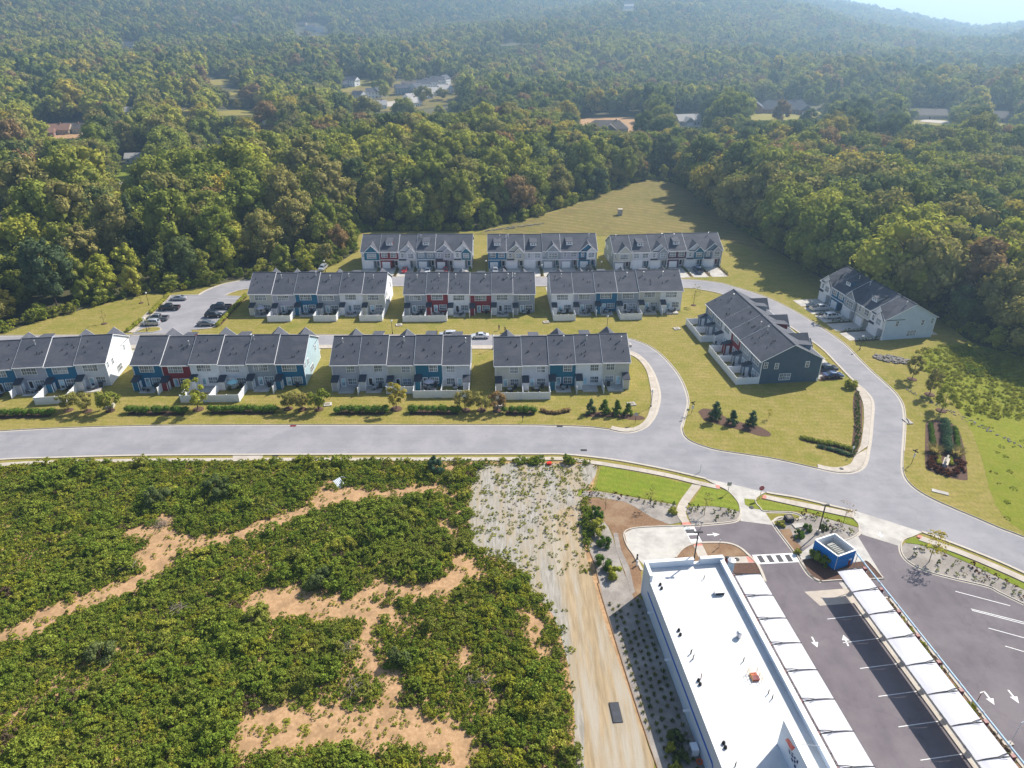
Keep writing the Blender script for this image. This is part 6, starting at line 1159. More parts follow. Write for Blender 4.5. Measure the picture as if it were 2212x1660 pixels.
# ------------------------------------------------------------------ people
def person(px, py, rz, label, shirt, pants, step=.12, arm=.2):
    p = at(px, py); V = [(0, 0, .95), (0, 0, 1.15), (0, .01, 1.38), (0, .02, 1.50), (0, .03, 1.60), (0, .03, 1.72)]; R_ = [.13, .125, .15, .06, .085, .075]; Ed = [(0, 1), (1, 2), (2, 3), (3, 4), (4, 5)]
    def chain(st, pts, rs):
        a = st
        for q, r in zip(pts, rs): V.append(q); R_.append(r); Ed.append((a, len(V)-1)); a = len(V)-1
        return a
    for s in (-1, 1):
        chain(0, [(s*.10, 0, .86), (s*.11, s*step, .48), (s*.11, s*step*1.2-.03, .09), (s*.12, s*step*1.2+.14, .05)], [.095, .065, .045, .04])
        h = chain(2, [(s*.19, 0, 1.41), (s*.25, -.02, 1.14), (s*.25, arm, .93), (s*.25, arm+.05, .86)], [.062, .045, .034, .03])
        for f in range(5): chain(h, [(s*(.22+.014*f), arm+.09+(.02 if f else -.02), .82 + (.03 if f == 0 else 0))], [.009])
    chain(4, [(0, .13, 1.62)], [.018])
    me = bpy.data.meshes.new('person'); me.from_pydata(V, Ed, []); m, nt, b = _nt('clothes_' + shirt[0])
    tc = N(nt, 'ShaderNodeTexCoord'); sp = N(nt, 'ShaderNodeSeparateXYZ'); nt.links.new(tc.outputs['Object'], sp.inputs[0]); z = sp.outputs[2]
    col = mixc(nt, ramp(nt, z, .93, .96), pants, shirt[1]); col = mixc(nt, ramp(nt, z, 1.50, 1.53), col, (.42, .26, .19)); col = mixc(nt, ramp(nt, z, 1.70, 1.73), col, (.03, .02, .015)); col = mixc(nt, ramp(nt, z, .08, .12, 1, 0), col, (.05, .05, .05)); nt.links.new(col, b.inputs['Base Color']); b.inputs['Roughness'].default_value = .8
    me.materials.append(m); o = obj('person', me, None, p, rz); o.modifiers.new('skin', 'SKIN'); o.modifiers.new('smooth', 'SUBSURF').levels = 1; o.modifiers['smooth'].render_levels = 2
    for i, r in enumerate(R_): me.skin_vertices[0].data[i].radius = (r, r*.85)
    me.skin_vertices[0].data[0].use_root = True; return tag(o, label, 'person')
person(1078, 714, 2.2, 'person in dark clothes on the lawn, farther from the parked coupe', ('dark_a', (.02, .02, .03)), (.02, .02, .03)); person(1091, 718, -1.0, 'person in dark clothes on the lawn, standing nearer the street', ('dark_b', (.04, .025, .03)), (.015, .015, .02), .05); person(944, 726, .6, 'person in a reddish top beside the white crossover', ('red_c', (.25, .05, .04)), (.03, .03, .05), .08)
# ------------------------------------------------------------------ street lamps, signs, boxes
LMP = None
def lamp(px, py, label, h=4.0, cr=None):
    global LMP; p = at(*(cr(px, py) if cr else (px, py)))
    if LMP is None:
        t = thing('street_lamp', label, 'street lamp', p, 0, 'globe street lamps'); obj('pole', MB().lathe([(.14, 0), (.12, .5), (.06, .6), (.05, 3.5)], 8).mesh('pole', M['black']), t); obj('globe', MB().lathe([(.06, 3.5), (.2, 3.62), (.25, 3.8), (.2, 3.98), (.06, 4.08)], 12).mesh('globe', M['globe'], smooth=True), t); obj('cap', MB().lathe([(.1, 4.05), (.12, 4.09), (.02, 4.2)], 8).mesh('cap', M['black']), t); LMP = t
    else: t = dup(LMP, p, 0, label)
    return t
for px, py, lb in ((1311, 712, 'globe street lamp on the lawn before the lone-sapling row'), (848, 722, 'globe street lamp beside the street left of the crossover'), (1065, 755, 'globe street lamp between the two five-unit rows'), (1170, 597, 'globe street lamp in the gap left of the olive-ended row'),
                   (703, 588, 'globe street lamp at the driveway by the woods'), (1406, 880, 'globe street lamp inside the street bend'), (318, 717, 'globe street lamp on the parking lot island'), (322, 660, 'globe street lamp left of the parking lot hedge'), (1857, 756, 'globe street lamp before the pale-blue end wall'), (1050, 588, 'globe street lamp beside the teal-gabled row'), (1298, 590, 'globe street lamp beside the olive end wall')): lamp(px, py, lb)
def post_sign(px, py, h, label, plate, m, nm='road_sign', cr=None, face=-PI/2, oct_=False, pm='metal'):
    p = at(*(cr(px, py) if cr else (px, py))); t = thing(nm, label, 'sign', p, face + PI/2); obj('post', MB().box(-.035, -.035, -.2, .035, .035, h).mesh('post', M[pm]), t); w, hh = plate
    if oct_: pts = [(w/2*math.cos(PI/8+PI/4*k), -.05, h+w/2*math.sin(PI/8+PI/4*k)-.1) for k in range(8)]
    else: pts = [(-w/2, -.05, h-hh), (w/2, -.05, h-hh), (w/2, -.05, h), (-w/2, -.05, h)]
    pl = obj('plate', MB().extr(pts, (0, .02, 0)).mesh('plate', m), t); return t, pl
RS_ = mat('stop_red', (.45, .02, .025), (.40, .02, .02), 5, .5)
def txt(par, s, size, loc, m, rx=PI/2, rz=0):
    c = bpy.data.curves.new('lettering', 'FONT'); c.body = s; c.size = size; c.align_x = 'CENTER'; c.align_y = 'CENTER'; c.extrude = .002; c.materials.append(m); tmp = bpy.data.objects.new('tmp', c); C.objects.link(tmp); dg = bpy.context.evaluated_depsgraph_get(); me = bpy.data.meshes.new_from_object(tmp.evaluated_get(dg)); bpy.data.objects.remove(tmp); o = obj('lettering', me, par, loc); o.rotation_euler = (rx, 0, rz); return o
MW = mat('sign_white', (.78, .78, .76), (.72, .72, .70), 5, .5); MG = mat('sign_back', (.38, .39, .38), (.32, .33, .32), 5, .45, metal=.4)
t, pl = post_sign(1641, 1077, 2.3, 'red octagonal stop sign at the car wash exit', (.95, .95), RS_, 'stop_sign', oct_=True); txt(pl, 'STOP', .34, (0, -.056, 2.2), MW)
post_sign(1572, 1066, 2.4, 'grey back of a square sign facing the main road', (.75, .75), MG, 'sign_board')
t, pl = post_sign(1372, 915, 2.3, 'grey back of an octagonal sign at the street bend', (.85, .85), MG, 'sign_board', oct_=True, pm='black')
def cross_post(px, py, label, h=3.2, tilt=0.0):
    p = at(px, py); t = thing('street_name_post', label, 'sign', p, .5); obj('post', MB().tube([(0, 0, -.2), (0, 0, h)], .05, 6).mesh('post', M['black']), t); obj('blade', MB().box(-.55, -.015, h-.28, .55, .015, h-.05).mesh('blade', M['black']), t); obj('blade', MB().box(-.015, -.55, h-.55, .015, .55, h-.32).mesh('blade', M['black']), t); obj('plate', MB().box(-.3, -.07, h-1.75, .3, -.04, h-.95).mesh('plate', MW), t); return t
cross_post(1969, 1002, 'black street name post with a white plate beside the entrance road'); cross_post(1494, 894, 'black street name post on the lawn right of the street bend', 2.9)
t, pl = post_sign(1484, 903, 2.2, 'small grey sign board on the lawn by the street bend', (.6, .5), MG, 'sign_board'); t, pl = post_sign(1129, 912, 1.5, 'short dark marker post on the verge of the main road', (.35, .5), M['dark'], 'marker_post', pm='black'); post_sign(1512, 1020, 1.8, 'thin pale utility marker on the verge beside the sidewalk', (.12, 1.2), MW, 'utility_marker', cr=None)
post_sign(1839, 985, 2.2, 'pale sign post at the end of the shrub bed', (.35, .55), MW, 'sign_post')
t, pl = post_sign(*KD(1255, 905), 1.6, 'grey-backed sign at the corner of the long gravel bed', (.7, .5), MG, 'sign_board'); t, pl = post_sign(*KC(1262, 810), 1.7, 'thin white sign post on the mulch island', (.3, .4), MW, 'sign_post'); post_sign(*KC(1110, 655), 1.5, 'low sign beside the crosswalk panel', (.5, .35), MG, 'sign_board')
lp = thing('floodlight_post', 'slim white post with a bent head beside the planting strip', 'light pole', at(*K4(2030, 1330)), CWA); obj('post', MB().tube([(0, 0, 0), (0, 0, 3.6)], .045, 6).mesh('post', M['vinyl']), lp); obj('head', MB().tube([(0, 0, 3.6), (.25, .05, 3.75), (.35, .05, 3.6)], .06, 6).mesh('head', M['vinyl']), lp); obj('foot', MB().box(-.25, -.25, 0, .25, .25, .15).mesh('foot', M['kerb']), lp)
mbx = thing('height_sensor', 'small burgundy sensor post at the edge of the planting strip', 'post', at(*K4(1590, 770)), CWA); obj('post', MB().tube([(0, 0, 0), (.05, 0, 1.4)], .04, 6).mesh('post', M['brick_red']), mbx); obj('arm', MB().tube([(.05, 0, 1.4), (.5, .1, 1.55)], .035, 6).mesh('arm', M['brick_red']), mbx)
# utility boxes, drain frames and the like on the lawns
def ubox(px, py, w, d, h, label, m='concrete_pale', nm='drain_cover', cat='drain cover', lid=True, rz=.2):
    t = thing(nm, label, cat, at(px, py), rz); obj('frame', MB().box(-w/2, -d/2, -.1, w/2, d/2, h).mesh('frame', M[m]), t)
    if lid: obj('lid', MB().box(-w*.28, -d*.28, h, w*.28, d*.28, h+.03).mesh('lid', M['bark_pale']), t)
for px, py, lb in ((1180, 697, 'pale concrete drain cover on the lawn below the gap beside the lone-sapling row'), (965, 737, 'pale concrete drain cover'), (862, 703, 'low concrete drain cover in the shade between the middle rows'), (1364, 874, 'white concrete drain cover by the four evergreens'), (1462, 711, 'concrete drain cover before the navy-ended row fence'), (1078, 879, 'white utility box beside the last crape myrtle'), (238, 880, 'white utility box behind the third crape myrtle'), (708, 875, 'pale utility cover right of the crape myrtles'), (1356, 748, 'white utility box at the corner of the street-bend row')):
    if lb == 'pale concrete drain cover': continue
    ubox(px, py, 1.7, 1.4, .22 if 'cover' in lb else .6, lb)
ubox(*KD(275, 655), 2.0, 1.0, .2, 'pale concrete slab in the gravel bed', lid=False); ubox(*KD(185, 610), 1.2, 1.2, .9, 'dark green utility cabinet in the gravel bed', 'dark', 'utility_cabinet', 'utility box', True); ubox(*KD(1490, 365), 2.6, .9, .12, 'pale concrete slab in the grass beside the entrance road', lid=False, rz=-.5)
t = thing('drain_inlet', 'concrete kerb inlet with a dark throat beside the entrance road', 'drain', at(*KQ(1060, 1205)), .1); obj('slab', MB().box(-.6, -1.0, 0, .6, 1.0, .2).mesh('slab', M['concrete_pale']), t); obj('throat', MB().tube([(-.3, -.9, .22), (.1, 0, .24), (.3, .9, .22)], .1, 6).mesh('throat', M['dark']), t)
for px, py, lb in ((1261, 973, 'rectangular iron grating in the main road'), (633, 920.5, 'iron kerb grating before the glare-painted blue-ended row'), (1209, 921.3, 'iron kerb grating before the street-bend row'), (596, 984, 'iron kerb grating beside the concrete apron')): o = obj('drain_grate', MB().box(-.6, -.3, 0, .6, .3, .03).mesh('drain_grate', M['brick_red'] if px == 633 else M['dark']), None, at(px, py, .022)); tag(o, lb, 'drain')
for cr, x, y, lb in ((KC, 1532, 475, 'round dark manhole on the entrance apron'), (KC, 1410, 908, 'brown manhole on the door walk'), (KD, 642, 162, 'round manhole in the corner sidewalk'), (KB, 1900, 1478, 'manhole in the corner sidewalk at the street bend')): o = obj('manhole_cover', MB().lathe([(.38, 0), (.38, .03), (.1, .04)], 14).mesh('manhole_cover', M['dark']), None, at(*cr(x, y), .09 if cr is not KD else .14)); tag(o, lb, 'manhole')
b = thing('marker_box', 'small bright red box on the grass beside the sidewalk', 'box', at(1186, 1004)); obj('case', MB().box(-.4, -.3, 0, .4, .3, .45).mesh('case', mat('bright_red', (.8, .02, .01), (.7, .02, .01), 3, .5)), b); obj('flap', MB().box(-.15, -.31, .4, .45, .32, .5).mesh('flap', mat('bright_red_lid', (.85, .04, .02), (.75, .02, .01), 3, .5)), b)
b = thing('fallen_board', 'white corrugated board leaning on a pole in the scrub', 'board', at(733, 1046), .6); br_ = obj('sheet', MB().box(-.7, -1.1, .25, .7, 1.1, .3).mesh('sheet', M['vinyl']), b)
for k in range(5): obj('rib', MB().box(-.62+.28*k, -1.1, .3, -.54+.28*k, 1.1, .34).mesh('rib', M['trim']), b)
obj('pole', MB().tube([(.9, 1.0, .35), (1.9, .1, .1)], .05, 6).mesh('pole', M['trim']), b); b.rotation_euler = (.2, -.25, .6)
b = thing('steel_plate', 'long dark steel trench plate lying on the sandy track', 'plate', at(1331, 1540), .07); obj('plate', MB().box(-.55, -1.35, .03, .55, 1.35, .12).mesh('plate', mat('dark_steel', (.05, .055, .07), (.04, .042, .05), 2, .5, metal=.4)), b); obj('rail', MB().box(-.62, -1.35, .0, -.5, 1.35, .16).mesh('rail', M['dark']), b)
b = thing('air_unit', 'white air conditioning unit beside the white wall', 'air conditioner', at(*K2(350, 1360)), CWA); obj('case', MB().box(-.4, -.5, 0, .4, .5, 1.1).mesh('case', M['vinyl']), b); obj('grille', MB().box(-.42, -.4, .2, -.401, .4, .95).mesh('grille', M['metal']), b)
o = obj('orange_ring', MB().tube([(.3*math.cos(a*PI/6), .3*math.sin(a*PI/6), .1) for a in range(13)], .09, 6).mesh('orange_ring', mat('orange_hose', (.75, .12, .02), (.6, .1, .02), 3, .5)), None, at(*K2(432, 1488), .02)); tag(o, 'coiled orange hose ring in the shade by the wall', 'hose')
for q, (cr, x, y, lb) in enumerate(((KC, 580, 960, 'white post cap at the kerb corner beside the exit pad'), (KC, 582, 910, 'short dark bollard on the kerb beside the exit pad'))): b = thing('bollard', lb, 'bollard', at(*cr(x, y))); obj('post', MB().lathe([(.14, 0), (.14, 1.0), (.05, 1.1)], 10).mesh('post', M['vinyl'] if q == 0 else M['black']), b); obj('band', MB().lathe([(.145, .7), (.145, .8)], 10).mesh('band', M['paint']), b)
b = thing('monitoring_post', 'square concrete riser standing in the mown field', 'concrete post', at(1339, 465)); obj('riser', MB().box(-.9, -.9, -.2, .9, .9, 2.4).mesh('riser', M['concrete_pale']), b); obj('cap', MB().box(-1.0, -1.0, 2.4, 1.0, 1.0, 2.6).mesh('cap', M['kerb']), b)
# rocks
rk = np.random.RandomState(8); RKM = [mat('pale_rock', (.24, .215, .195), (.15, .135, .125), 2, .9)]
def rocks(cpx, cpy, n, rx, ry, label, ang=0.0, sz=(.25, .6)):
    mb = MB(); c = at(cpx, cpy)
    for i in range(n):
        a = rk.rand()*6.28; r = math.sqrt(rk.rand()); x, y = r*math.cos(a)*rx, r*math.sin(a)*ry; s = rk.uniform(*sz); pts = rk.normal(size=(8, 3)); x, y = x*math.cos(ang)-y*math.sin(ang), x*math.sin(ang)+y*math.cos(ang)
        bv = [Vector((sx*(1+.3*pts[k][0]), sy*(1+.3*pts[k][1]), sz_*(.6+.2*pts[k][2])))*s*.5 + Vector((x, y, s*.25)) for k, (sx, sy, sz_) in enumerate(((-1,-1,-1),(1,-1,-1),(1,1,-1),(-1,1,-1),(-1,-1,1),(1,-1,1),(1,1,1),(-1,1,1)))]
        mb.add(bv, [(0,3,2,1),(4,5,6,7),(0,1,5,4),(1,2,6,5),(2,3,7,6),(3,0,4,7)])
    o = obj('rocks', mb.mesh('rocks', RKM[0]), None, (c.x, c.y, 0)); o['kind'] = 'stuff'; o['label'] = label
rocks(1927, 777, 170, 4.2, 2.2, 'pile of grey rip-rap rocks below the pale-blue end wall', -.35); rocks(2075, 900, 130, 14, .8, 'line of stones along the edge of the meadow', -1.15, (.1, .28)); rocks(1110, 492, 120, 14, 1.2, 'scattered pale stones along the field edge', .45, (.2, .6)); rocks(1180, 1075, 260, 8, 11, 'loose pale stones on the gravel track', .0, (.08, .28))
# monument bed beside the entrance road
mbed = ws([(1999, 922), (2002, 912), (2020, 908), (2048, 912), (2068, 925), (2078, 950), (2086, 990), (2090, 1030), (2086, 1038), (2050, 1032), (2008, 1018), (1999, 1008), (1998, 970)], None, 3); sheet('mulch_bed', mbed, M['mulch'], .03)
for q, (pts, w, h, mm, lb) in enumerate((([(2010, 920), (2013, 945), (2014, 968)], 1.0, .8, 'hedge', 'dark hedge line on the left of the monument bed'), ([(2062, 928), (2066, 950), (2070, 972)], 1.0, .8, 'hedge', 'dark hedge line on the right of the monument bed'), ([(2038, 918), (2042, 940), (2044, 962), (2046, 978)], 1.7, 1.7, 'blueg', 'tall grey-green evergreen screen behind the entrance monument'), ([(2028, 987), (2028, 1003)], .8, .6, 'lime', 'clipped light green shrub line left of the monument'), ([(2053, 990), (2054, 1005)], .8, .6, 'lime', 'clipped light green shrub line right of the monument'))): hedge(pts, w, h, mm, lb, 210 if w < 1.5 else 300, .17 if w < 1.5 else .22, bed=False, group='monument bed planting')
for q, (px, py, w, h) in enumerate(((2008, 1000, 1.5, .8), (2014, 1010, 1.6, .8), (2028, 1019, 1.7, .8), (2045, 1024, 1.6, .8), (2062, 1024, 1.6, .8), (2074, 1018, 1.7, .8), (2078, 1004, 1.5, .8), (2068, 1004, 1.4, .8), (2016, 994, 1.4, .8))): shrub('red_shrub', px, py, w, h, 'redsh', 'dark red mounded shrub in the front of the monument bed', 400+q, 260, .17, 'red shrubs of the monument bed', nl=10)
for q, (px, py, s_) in enumerate(((2018, 978, 'left'), (2066, 985, 'right'))): p = at(px, py); o = obj('pampas_grass', tuft_mesh('pampas_grass', 5+q, 1.5, 1.9, 190, LEAF['cream'], .07), None, p); tag(o, 'cream plumed grass clump on the %s side of the monument' % s_, 'ornamental grass')
mo = thing('entrance_monument', 'narrow stone and white entrance monument seen end-on', 'monument', at(2041, 1006), -math.atan2(at(2041, 1006).x, at(2041, 1006).y)); obj('stone_pier', MB().box(-.4, -1.3, 0, .4, 1.3, .9).mesh('stone_pier', mat('grey_stone', (.34, .35, .38), (.22, .23, .26), 3, .9)), mo); obj('sign_panel', MB().box(-.14, -1.35, .3, .14, 1.35, 1.55).mesh('sign_panel', M['concrete_pale']), mo); obj('cap', MB().box(-.46, -1.36, .9, .46, 1.36, .98).mesh('cap', M['kerb']), mo); obj('panel_trim', MB().extr([(-.17, -1.35, 1.55), (.17, -1.35, 1.55), (0, -1.35, 1.72)], (0, 2.7, 0)).mesh('panel_trim', M['kerb']), mo)
# ------------------------------------------------------------------ patio things
CH = MB().box(-.28, -.28, .38, .28, .28, .45).box(-.28, .22, .45, .28, .28, .95).mesh('seat', M['dark']); LG = MB().box(-.025, -.025, 0, .025, .025, .38).mesh('leg', M['dark'])
def chair(p, rz, label, grp, m=None):
    t = thing('patio_chair', label, 'chair', p, rz, grp); s = obj('seat', CH, t)
    for sx in (-.24, .24):
        for sy in (-.24, .24): obj('leg', LG, t, (sx, sy, 0))
TT = MB().lathe([(.55, .68), (.58, .72), (.1, .74)], 14).mesh('table_top', M['metal']); TS = MB().lathe([(.28, 0), (.05, .06), (.05, .68)], 8).mesh('pedestal', M['dark'])
GR_ = MB().box(-.35, -.25, .55, .35, .25, .85).extr([(-.35, -.25, .85), (-.35, .25, .85), (-.35, .12, 1.15), (-.35, -.12, 1.15)][::-1], (.7, 0, 0)).mesh('firebox', M['black']); GL = MB().box(-.32, -.22, 0, .32, .22, .55).mesh('cart', M['dark'])
UC = {k: MB().lathe([(1.25, 2.05), (.7, 2.35), (.04, 2.6)], 8).mesh('shade', m) for k, m in (('grey', mat('grey_cloth', (.5, .48, .52), (.42, .4, .45), 2, .9)), ('aqua', mat('aqua_cloth', (.35, .62, .64), (.3, .55, .57), 2, .9)))}
PU = MB().tube([(0, 0, 0), (0, 0, 2.5)], .03, 6).mesh('pole', M['metal'])
rp_ = random.Random(11)
for key in ('1a', '1b', '1c', '1d', '2a', '2b', '2c', '4a'):
    R_ = ROWS[key]
    for i in range(R_['n']):
        mir = key in ('1c', '1d') and i == 4; X = lambda a: (i+1)*R_['w'] - a if mir else i*R_['w'] + a; W_ = lambda a, b: R_['M'] @ Vector((X(a), b, R_['zo'][i]+.07)); un = '%s unit of the %s' % (ORD[i], RN_[key]); g = 'patio furniture of the ' + un; r = rp_.random()
        if r < .72:
            t = thing('patio_table', 'round patio table behind the ' + un, 'table', W_(3.2, -1.7), 0); obj('table_top', TT, t); obj('pedestal', TS, t)
            for a in rp_.sample((0, 1, 2, 3), rp_.choice((2, 3))): v = W_(3.2, -1.7) + Vector((math.cos(a*1.57+.4), math.sin(a*1.57+.4), 0))*.85; chair(v, a*1.57+.4-PI/2, 'dark patio chair behind the ' + un, g)
        if rp_.random() < .55: t = thing('grill', 'black grill behind the ' + un, 'grill', W_(4.5, -.7), R_['ang']); obj('firebox', GR_, t); obj('cart', GL, t)
        if (key, i) in (('1c', 3), ('1b', 3), ('2a', 0)): t = thing('patio_umbrella', '%s patio umbrella behind the %s' % ('aqua' if key == '1b' else 'grey', un), 'umbrella', W_(3.2, -1.7)); obj('shade', UC['aqua' if key == '1b' else 'grey'], t); obj('pole', PU, t)
# ------------------------------------------------------------------ houses in the woods
RFM = {'grey': M['roof'], 'brown': mat('brown_shingles', (.16, .13, .11), (.12, .10, .085), 1, .9), 'pale': mat('pale_shingles', (.42, .40, .38), (.36, .34, .33), 1, .9), 'red': mat('rust_roof', (.30, .17, .12), (.24, .13, .1), 1, .9)}
def house(px, py, w, d, h, rz, wall, roof, label, hip=False, wing=None, rise=None, dz=0.0):
    p = hit(px, py); rs = random.Random(int(px*3+py)); t = thing('house', label, 'house', (p.x, p.y, p.z+dz), rz)
    obj('wall', MB().box(-w/2, -d/2, -4, w/2, d/2, h).mesh('wall', SD[wall]), t); rr = rise or d*.36; o = .5
    if hip: r = MB().add([(-w/2-o, -d/2-o, h), (w/2+o, -d/2-o, h), (w/2+o, d/2+o, h), (-w/2-o, d/2+o, h), (-w/2+d*.45, 0, h+rr), (w/2-d*.45, 0, h+rr)], [(3, 2, 1, 0), (0, 1, 5, 4), (1, 2, 5), (2, 3, 4, 5), (3, 0, 4)])
    else:
        r = MB().extr([(-w/2-o, -d/2-o, h), (-w/2-o, d/2+o, h), (-w/2-o, 0, h+rr)], (w+2*o, 0, 0))
        for s in (-1, 1): obj('gable', MB().extr([(s*(w/2+o+.02), -d/2, h), (s*(w/2+o+.02), d/2, h), (s*(w/2+o+.02), 0, h+rr*.92)], (s*.03, 0, 0)).mesh('gable', SD[wall]), t)
    ro = obj('roof', r.mesh('roof', RFM[roof]), t); obj('chimney', MB().box(w*.2, -.4, h, w*.2+.9, .5, h+rr+.8).mesh('chimney', SD['brick']), ro)
    n = max(2, int(w/3)); wm = mc(('hw', 1), lambda: MB().box(-.65, -.06, 0, .65, .02, 1.5).mesh('window', M['trim'])); pm = mc(('hp', 1), lambda: MB().box(-.55, -.08, .1, .55, -.05, 1.4).mesh('pane', M['glass']))
    for fl in range(2 if h > 4.5 else 1):
        for k in range(n):
            x = -w/2 + w*(k+.5)/n
            if fl == 0 and k == n//2: obj('door', MB().box(-.5, -.07, 0, .5, .02, 2.1).mesh('door', M['dark']), t, (x, -d/2, 0)); continue
            q = obj('window', wm, t, (x, -d/2, .9+2.8*fl)); obj('pane', pm, q)
        for s in (-1, 1): q = obj('window', wm, t, (s*w/2, 0, .9+2.8*fl), s*PI/2); obj('pane', pm, q)
    if wing:
        ww, wd, wx = wing; wg = obj('wing', MB().box(wx-ww/2, -d/2-wd, -4, wx+ww/2, -d/2, h-.3).mesh('wing', SD[wall]), t); obj('wing_roof', MB().extr([(wx-ww/2-.4, -d/2-wd-.4, h-.3), (wx+ww/2+.4, -d/2-wd-.4, h-.3), (wx, -d/2-wd-.4, h-.3+ww*.4)], (0, wd+d*.5, 0)).mesh('wing_roof', RFM[roof]), wg); obj('garage_door', MB().box(wx-ww*.3, -d/2-wd-.05, 0, wx+ww*.3, -d/2-wd, 2.3).mesh('garage_door', M['vinyl']), wg)
    return t
SUB = [(868, 206, 11, 9, 5.6, .3, 'slate', 'grey'), (884, 199, 13, 9, 5.8, .2, 'white', 'brown'), (900, 204, 10, 9, 5.6, .9, 'ltgrey', 'grey'), (915, 196, 12, 9, 5.6, .3, 'white', 'grey'), (930, 191, 13, 9, 5.8, .25, 'ltgrey', 'grey'), (945, 188, 12, 9, 6, .3, 'white', 'grey'), (960, 186, 10, 9, 6.4, 1.2, 'white', 'grey'), (893, 222, 14, 10, 3.4, .7, 'white', 'pale'), (915, 214, 14, 10, 3.4, .5, 'white', 'pale'), (940, 208, 14, 10, 3.4, .5, 'beige', 'pale'), (960, 202, 13, 10, 3.4, .5, 'white', 'pale'), (890, 232, 13, 10, 3.4, .9, 'white', 'pale'), (808, 213, 12, 9, 5, .4, 'white', 'grey'), (822, 211, 11, 9, 5, .9, 'beige', 'grey'), (776, 218, 10, 8, 4.6, -.5, 'ltgrey', 'grey'), (790, 236, 14, 9, 3.2, .1, 'white', 'pale'), (818, 236, 13, 9, 3.2, .2, 'white', 'pale'), (760, 186, 13, 9, 5, -.4, 'white', 'grey'), (738, 192, 10, 8, 3.4, .4, 'slate', 'grey')]
WN = {'slate': 'blue-grey', 'white': 'white', 'ltgrey': 'pale grey', 'beige': 'beige'}
for q, (px, py, w, d, h, rz, wl, rf) in enumerate(SUB):
    house(px, py, w*1.2, d*1.2, h*1.15, rz, wl, rf, '%s %s house with a %s roof in the distant woodland subdivision' % (WN[wl], 'one-storey' if h < 4 else 'two-storey', {'grey': 'charcoal', 'brown': 'brown', 'pale': 'pale'}[rf]) )['group'] = 'subdivision houses %s %s %d' % (wl, rf, h < 4)
house(1310, 287, 30, 14, 3.6, -.08, 'tan', 'brown', 'brown hip-roofed house with a gabled wing beside bare earth in the woods', True, (9, 5, 2)); house(1488, 270, 24, 12, 3.4, .3, 'ltgrey', 'pale', 'pale metal-roofed house half hidden by trees right of the brown house', False, (8, 4, -5)); house(1690, 246, 46, 16, 4.2, -.05, 'brick', 'grey', 'large brick mansion with a steep grey hip roof on a lawn', True, (11, 7, 16), 7); house(1631, 246, 11, 12, 5.5, 1.2, 'brick', 'grey', 'brick outbuilding beside the large mansion'); house(1995, 256, 38, 16, 3.2, -.12, 'tan', 'brown', 'low wide house with a brown roof behind a lawn at the right', False, None, 4.5); house(2155, 264, 34, 13, 3.0, -.1, 'brick', 'brown', 'long low brick ranch house at the far right', True)
house(120, 290, 22, 10, 3.2, .15, 'tan', 'red', 'low tan house with a rust roof among the left woods'); house(165, 287, 16, 9, 3.2, -.2, 'beige', 'brown', 'beige house beside the rust-roofed one'); house(100, 298, 12, 8, 3, .3, 'brick', 'red', 'small brick house at the left of the rust-roofed one'); house(318, 382, 12, 8, 3.4, 1.3, 'blue', 'brown', 'small blue house on a green lawn in the left woods'); house(300, 352, 12, 7, 3, .2, 'white', 'pale', 'small white shed above the green lawn in the left woods'); house(298, 418, 16, 8, 2.6, .15, 'white', 'pale', 'long white roof showing through the trees below the green lawn')
house(282, 104, 14, 9, 5, .1, 'white', 'grey', 'white house high on the wooded slope at the left'); house(672, 66, 22, 12, 5, .2, 'beige', 'grey', 'large pale house on the wooded hill'); house(690, 70, 16, 10, 5, .5, 'white', 'grey', 'white house beside the large one on the wooded hill'); house(655, 58, 16, 10, 4, -.2, 'tan', 'brown', 'tan house higher up the wooded hill'); house(1358, 19, 22, 12, 5, 0, 'white', 'pale', 'tiny white house near the hilltop'); house(8, 518, 12, 9, 4.5, 1.4, 'white', 'pale', 'white house at the left edge below the tall woods'); house(578, 272, 9, 7, 6, .1, 'white', 'grey', 'narrow white gable glimpsed between tall trees'); house(285, 250, 14, 9, 3.2, .1, 'white', 'pale', 'white ranch house among trees on the left'); 
house(410, 312, 14, 9, 3.2, .1, 'white', 'pale', 'pale-roofed house glimpsed in a gap of the left woods'); house(475, 324, 13, 9, 3.2, -.2, 'beige', 'grey', 'beige house glimpsed in a gap of the middle woods'); house(94, 238, 16, 9, 3.4, .2, 'tan', 'brown', 'tan house in a gap high in the left woods'); house(514, 47, 20, 11, 4, 0, 'beige', 'brown', 'small beige house far up the wooded hill')
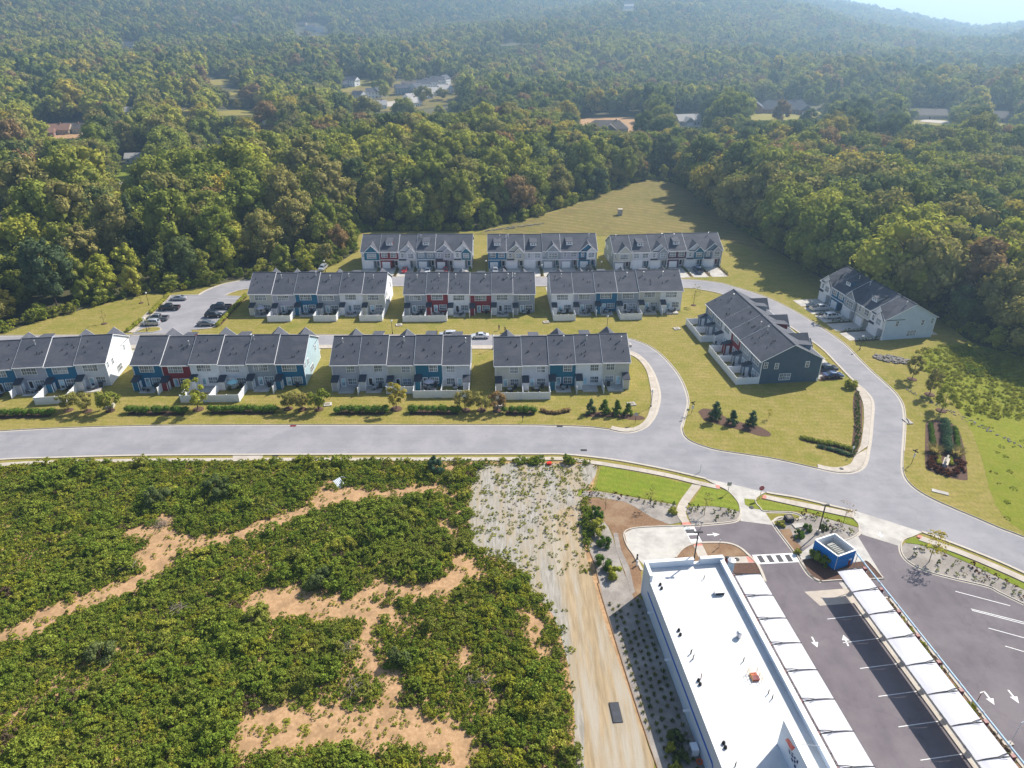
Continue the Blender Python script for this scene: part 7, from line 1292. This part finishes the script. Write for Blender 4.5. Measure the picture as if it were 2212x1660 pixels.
def clearing(pts, m, name='clearing', lift=.35):
    P_ = [hit(*p) for p in pts]; q = spl([tuple(p)[:2] for p in P_ + P_[:1]], 3)[:-1]; c = Vector((sum(p.x for p in q)/len(q), sum(p.y for p in q)/len(q))); mb = MB(); n = len(q); vs = []
    for f in (1.0, .66, .33): vs += [(lambda s: (s.x, s.y, float(terr(s.x, s.y))+lift))(c.lerp(p, f)) for p in q]
    vs.append((c.x, c.y, float(terr(c.x, c.y))+lift)); fs = [(r*n+i, r*n+(i+1) % n, (r+1)*n+(i+1) % n, (r+1)*n+i) for r in range(2) for i in range(n)] + [(2*n+i, 2*n+(i+1) % n, 3*n) for i in range(n)]
    struct(name, mb.add(vs, fs).mesh(name, M[m]))
clearing([(1618, 262), (1620, 246), (1700, 240), (1815, 243), (1815, 262), (1700, 265)], 'lawn', 'far_lawn'); clearing([(1855, 288), (1858, 262), (1905, 255), (1905, 285)], 'lawn', 'far_lawn'); clearing([(1940, 276), (1950, 258), (2060, 256), (2060, 274)], 'lawn', 'far_lawn'); clearing([(1985, 266), (2000, 262), (2058, 266), (2050, 271)], 'concrete', 'far_drive', .6); clearing([(2110, 276), (2120, 266), (2230, 264), (2230, 278)], 'lawn', 'far_lawn'); clearing([(1238, 290), (1242, 262), (1330, 255), (1425, 262), (1420, 288)], 'dirt', 'bare_earth'); clearing([(1450, 277), (1455, 262), (1525, 258), (1525, 275)], 'concrete', 'far_yard')
clearing([(748, 242), (752, 200), (850, 178), (990, 176), (992, 215), (900, 240)], 'field', 'far_lawn'); clearing([(770, 232), (772, 227), (860, 224), (900, 212), (970, 197), (975, 202), (905, 219), (868, 231)], 'concrete', 'far_street', .6); clearing([(730, 201), (733, 178), (800, 172), (800, 200)], 'lawn', 'far_lawn'); clearing([(250, 398), (255, 362), (330, 345), (338, 380), (320, 398)], 'lawn_green', 'far_lawn'); clearing([(75, 304), (80, 285), (205, 276), (210, 298)], 'tan_', 'far_lawn') if 'tan_' in M else clearing([(75, 304), (80, 285), (205, 276), (210, 298)], 'dirt', 'bare_earth'); clearing([(395, 252), (398, 240), (425, 236), (425, 250)], 'lawn', 'far_lawn'); clearing([(-10, 548), (-10, 490), (40, 488), (120, 505), (90, 540)], 'field', 'far_lawn')
for q in ([(486, 213), (490, 200), (530, 196), (532, 209)], [(450, 187), (454, 176), (490, 173), (492, 184)], [(468, 253), (472, 243), (560, 239), (562, 250)], [(394, 320), (398, 310), (426, 306), (428, 317)], [(454, 331), (458, 321), (495, 317), (497, 328)], [(78, 244), (82, 235), (112, 231), (114, 241)]): clearing(q, 'lawn', 'far_lawn')
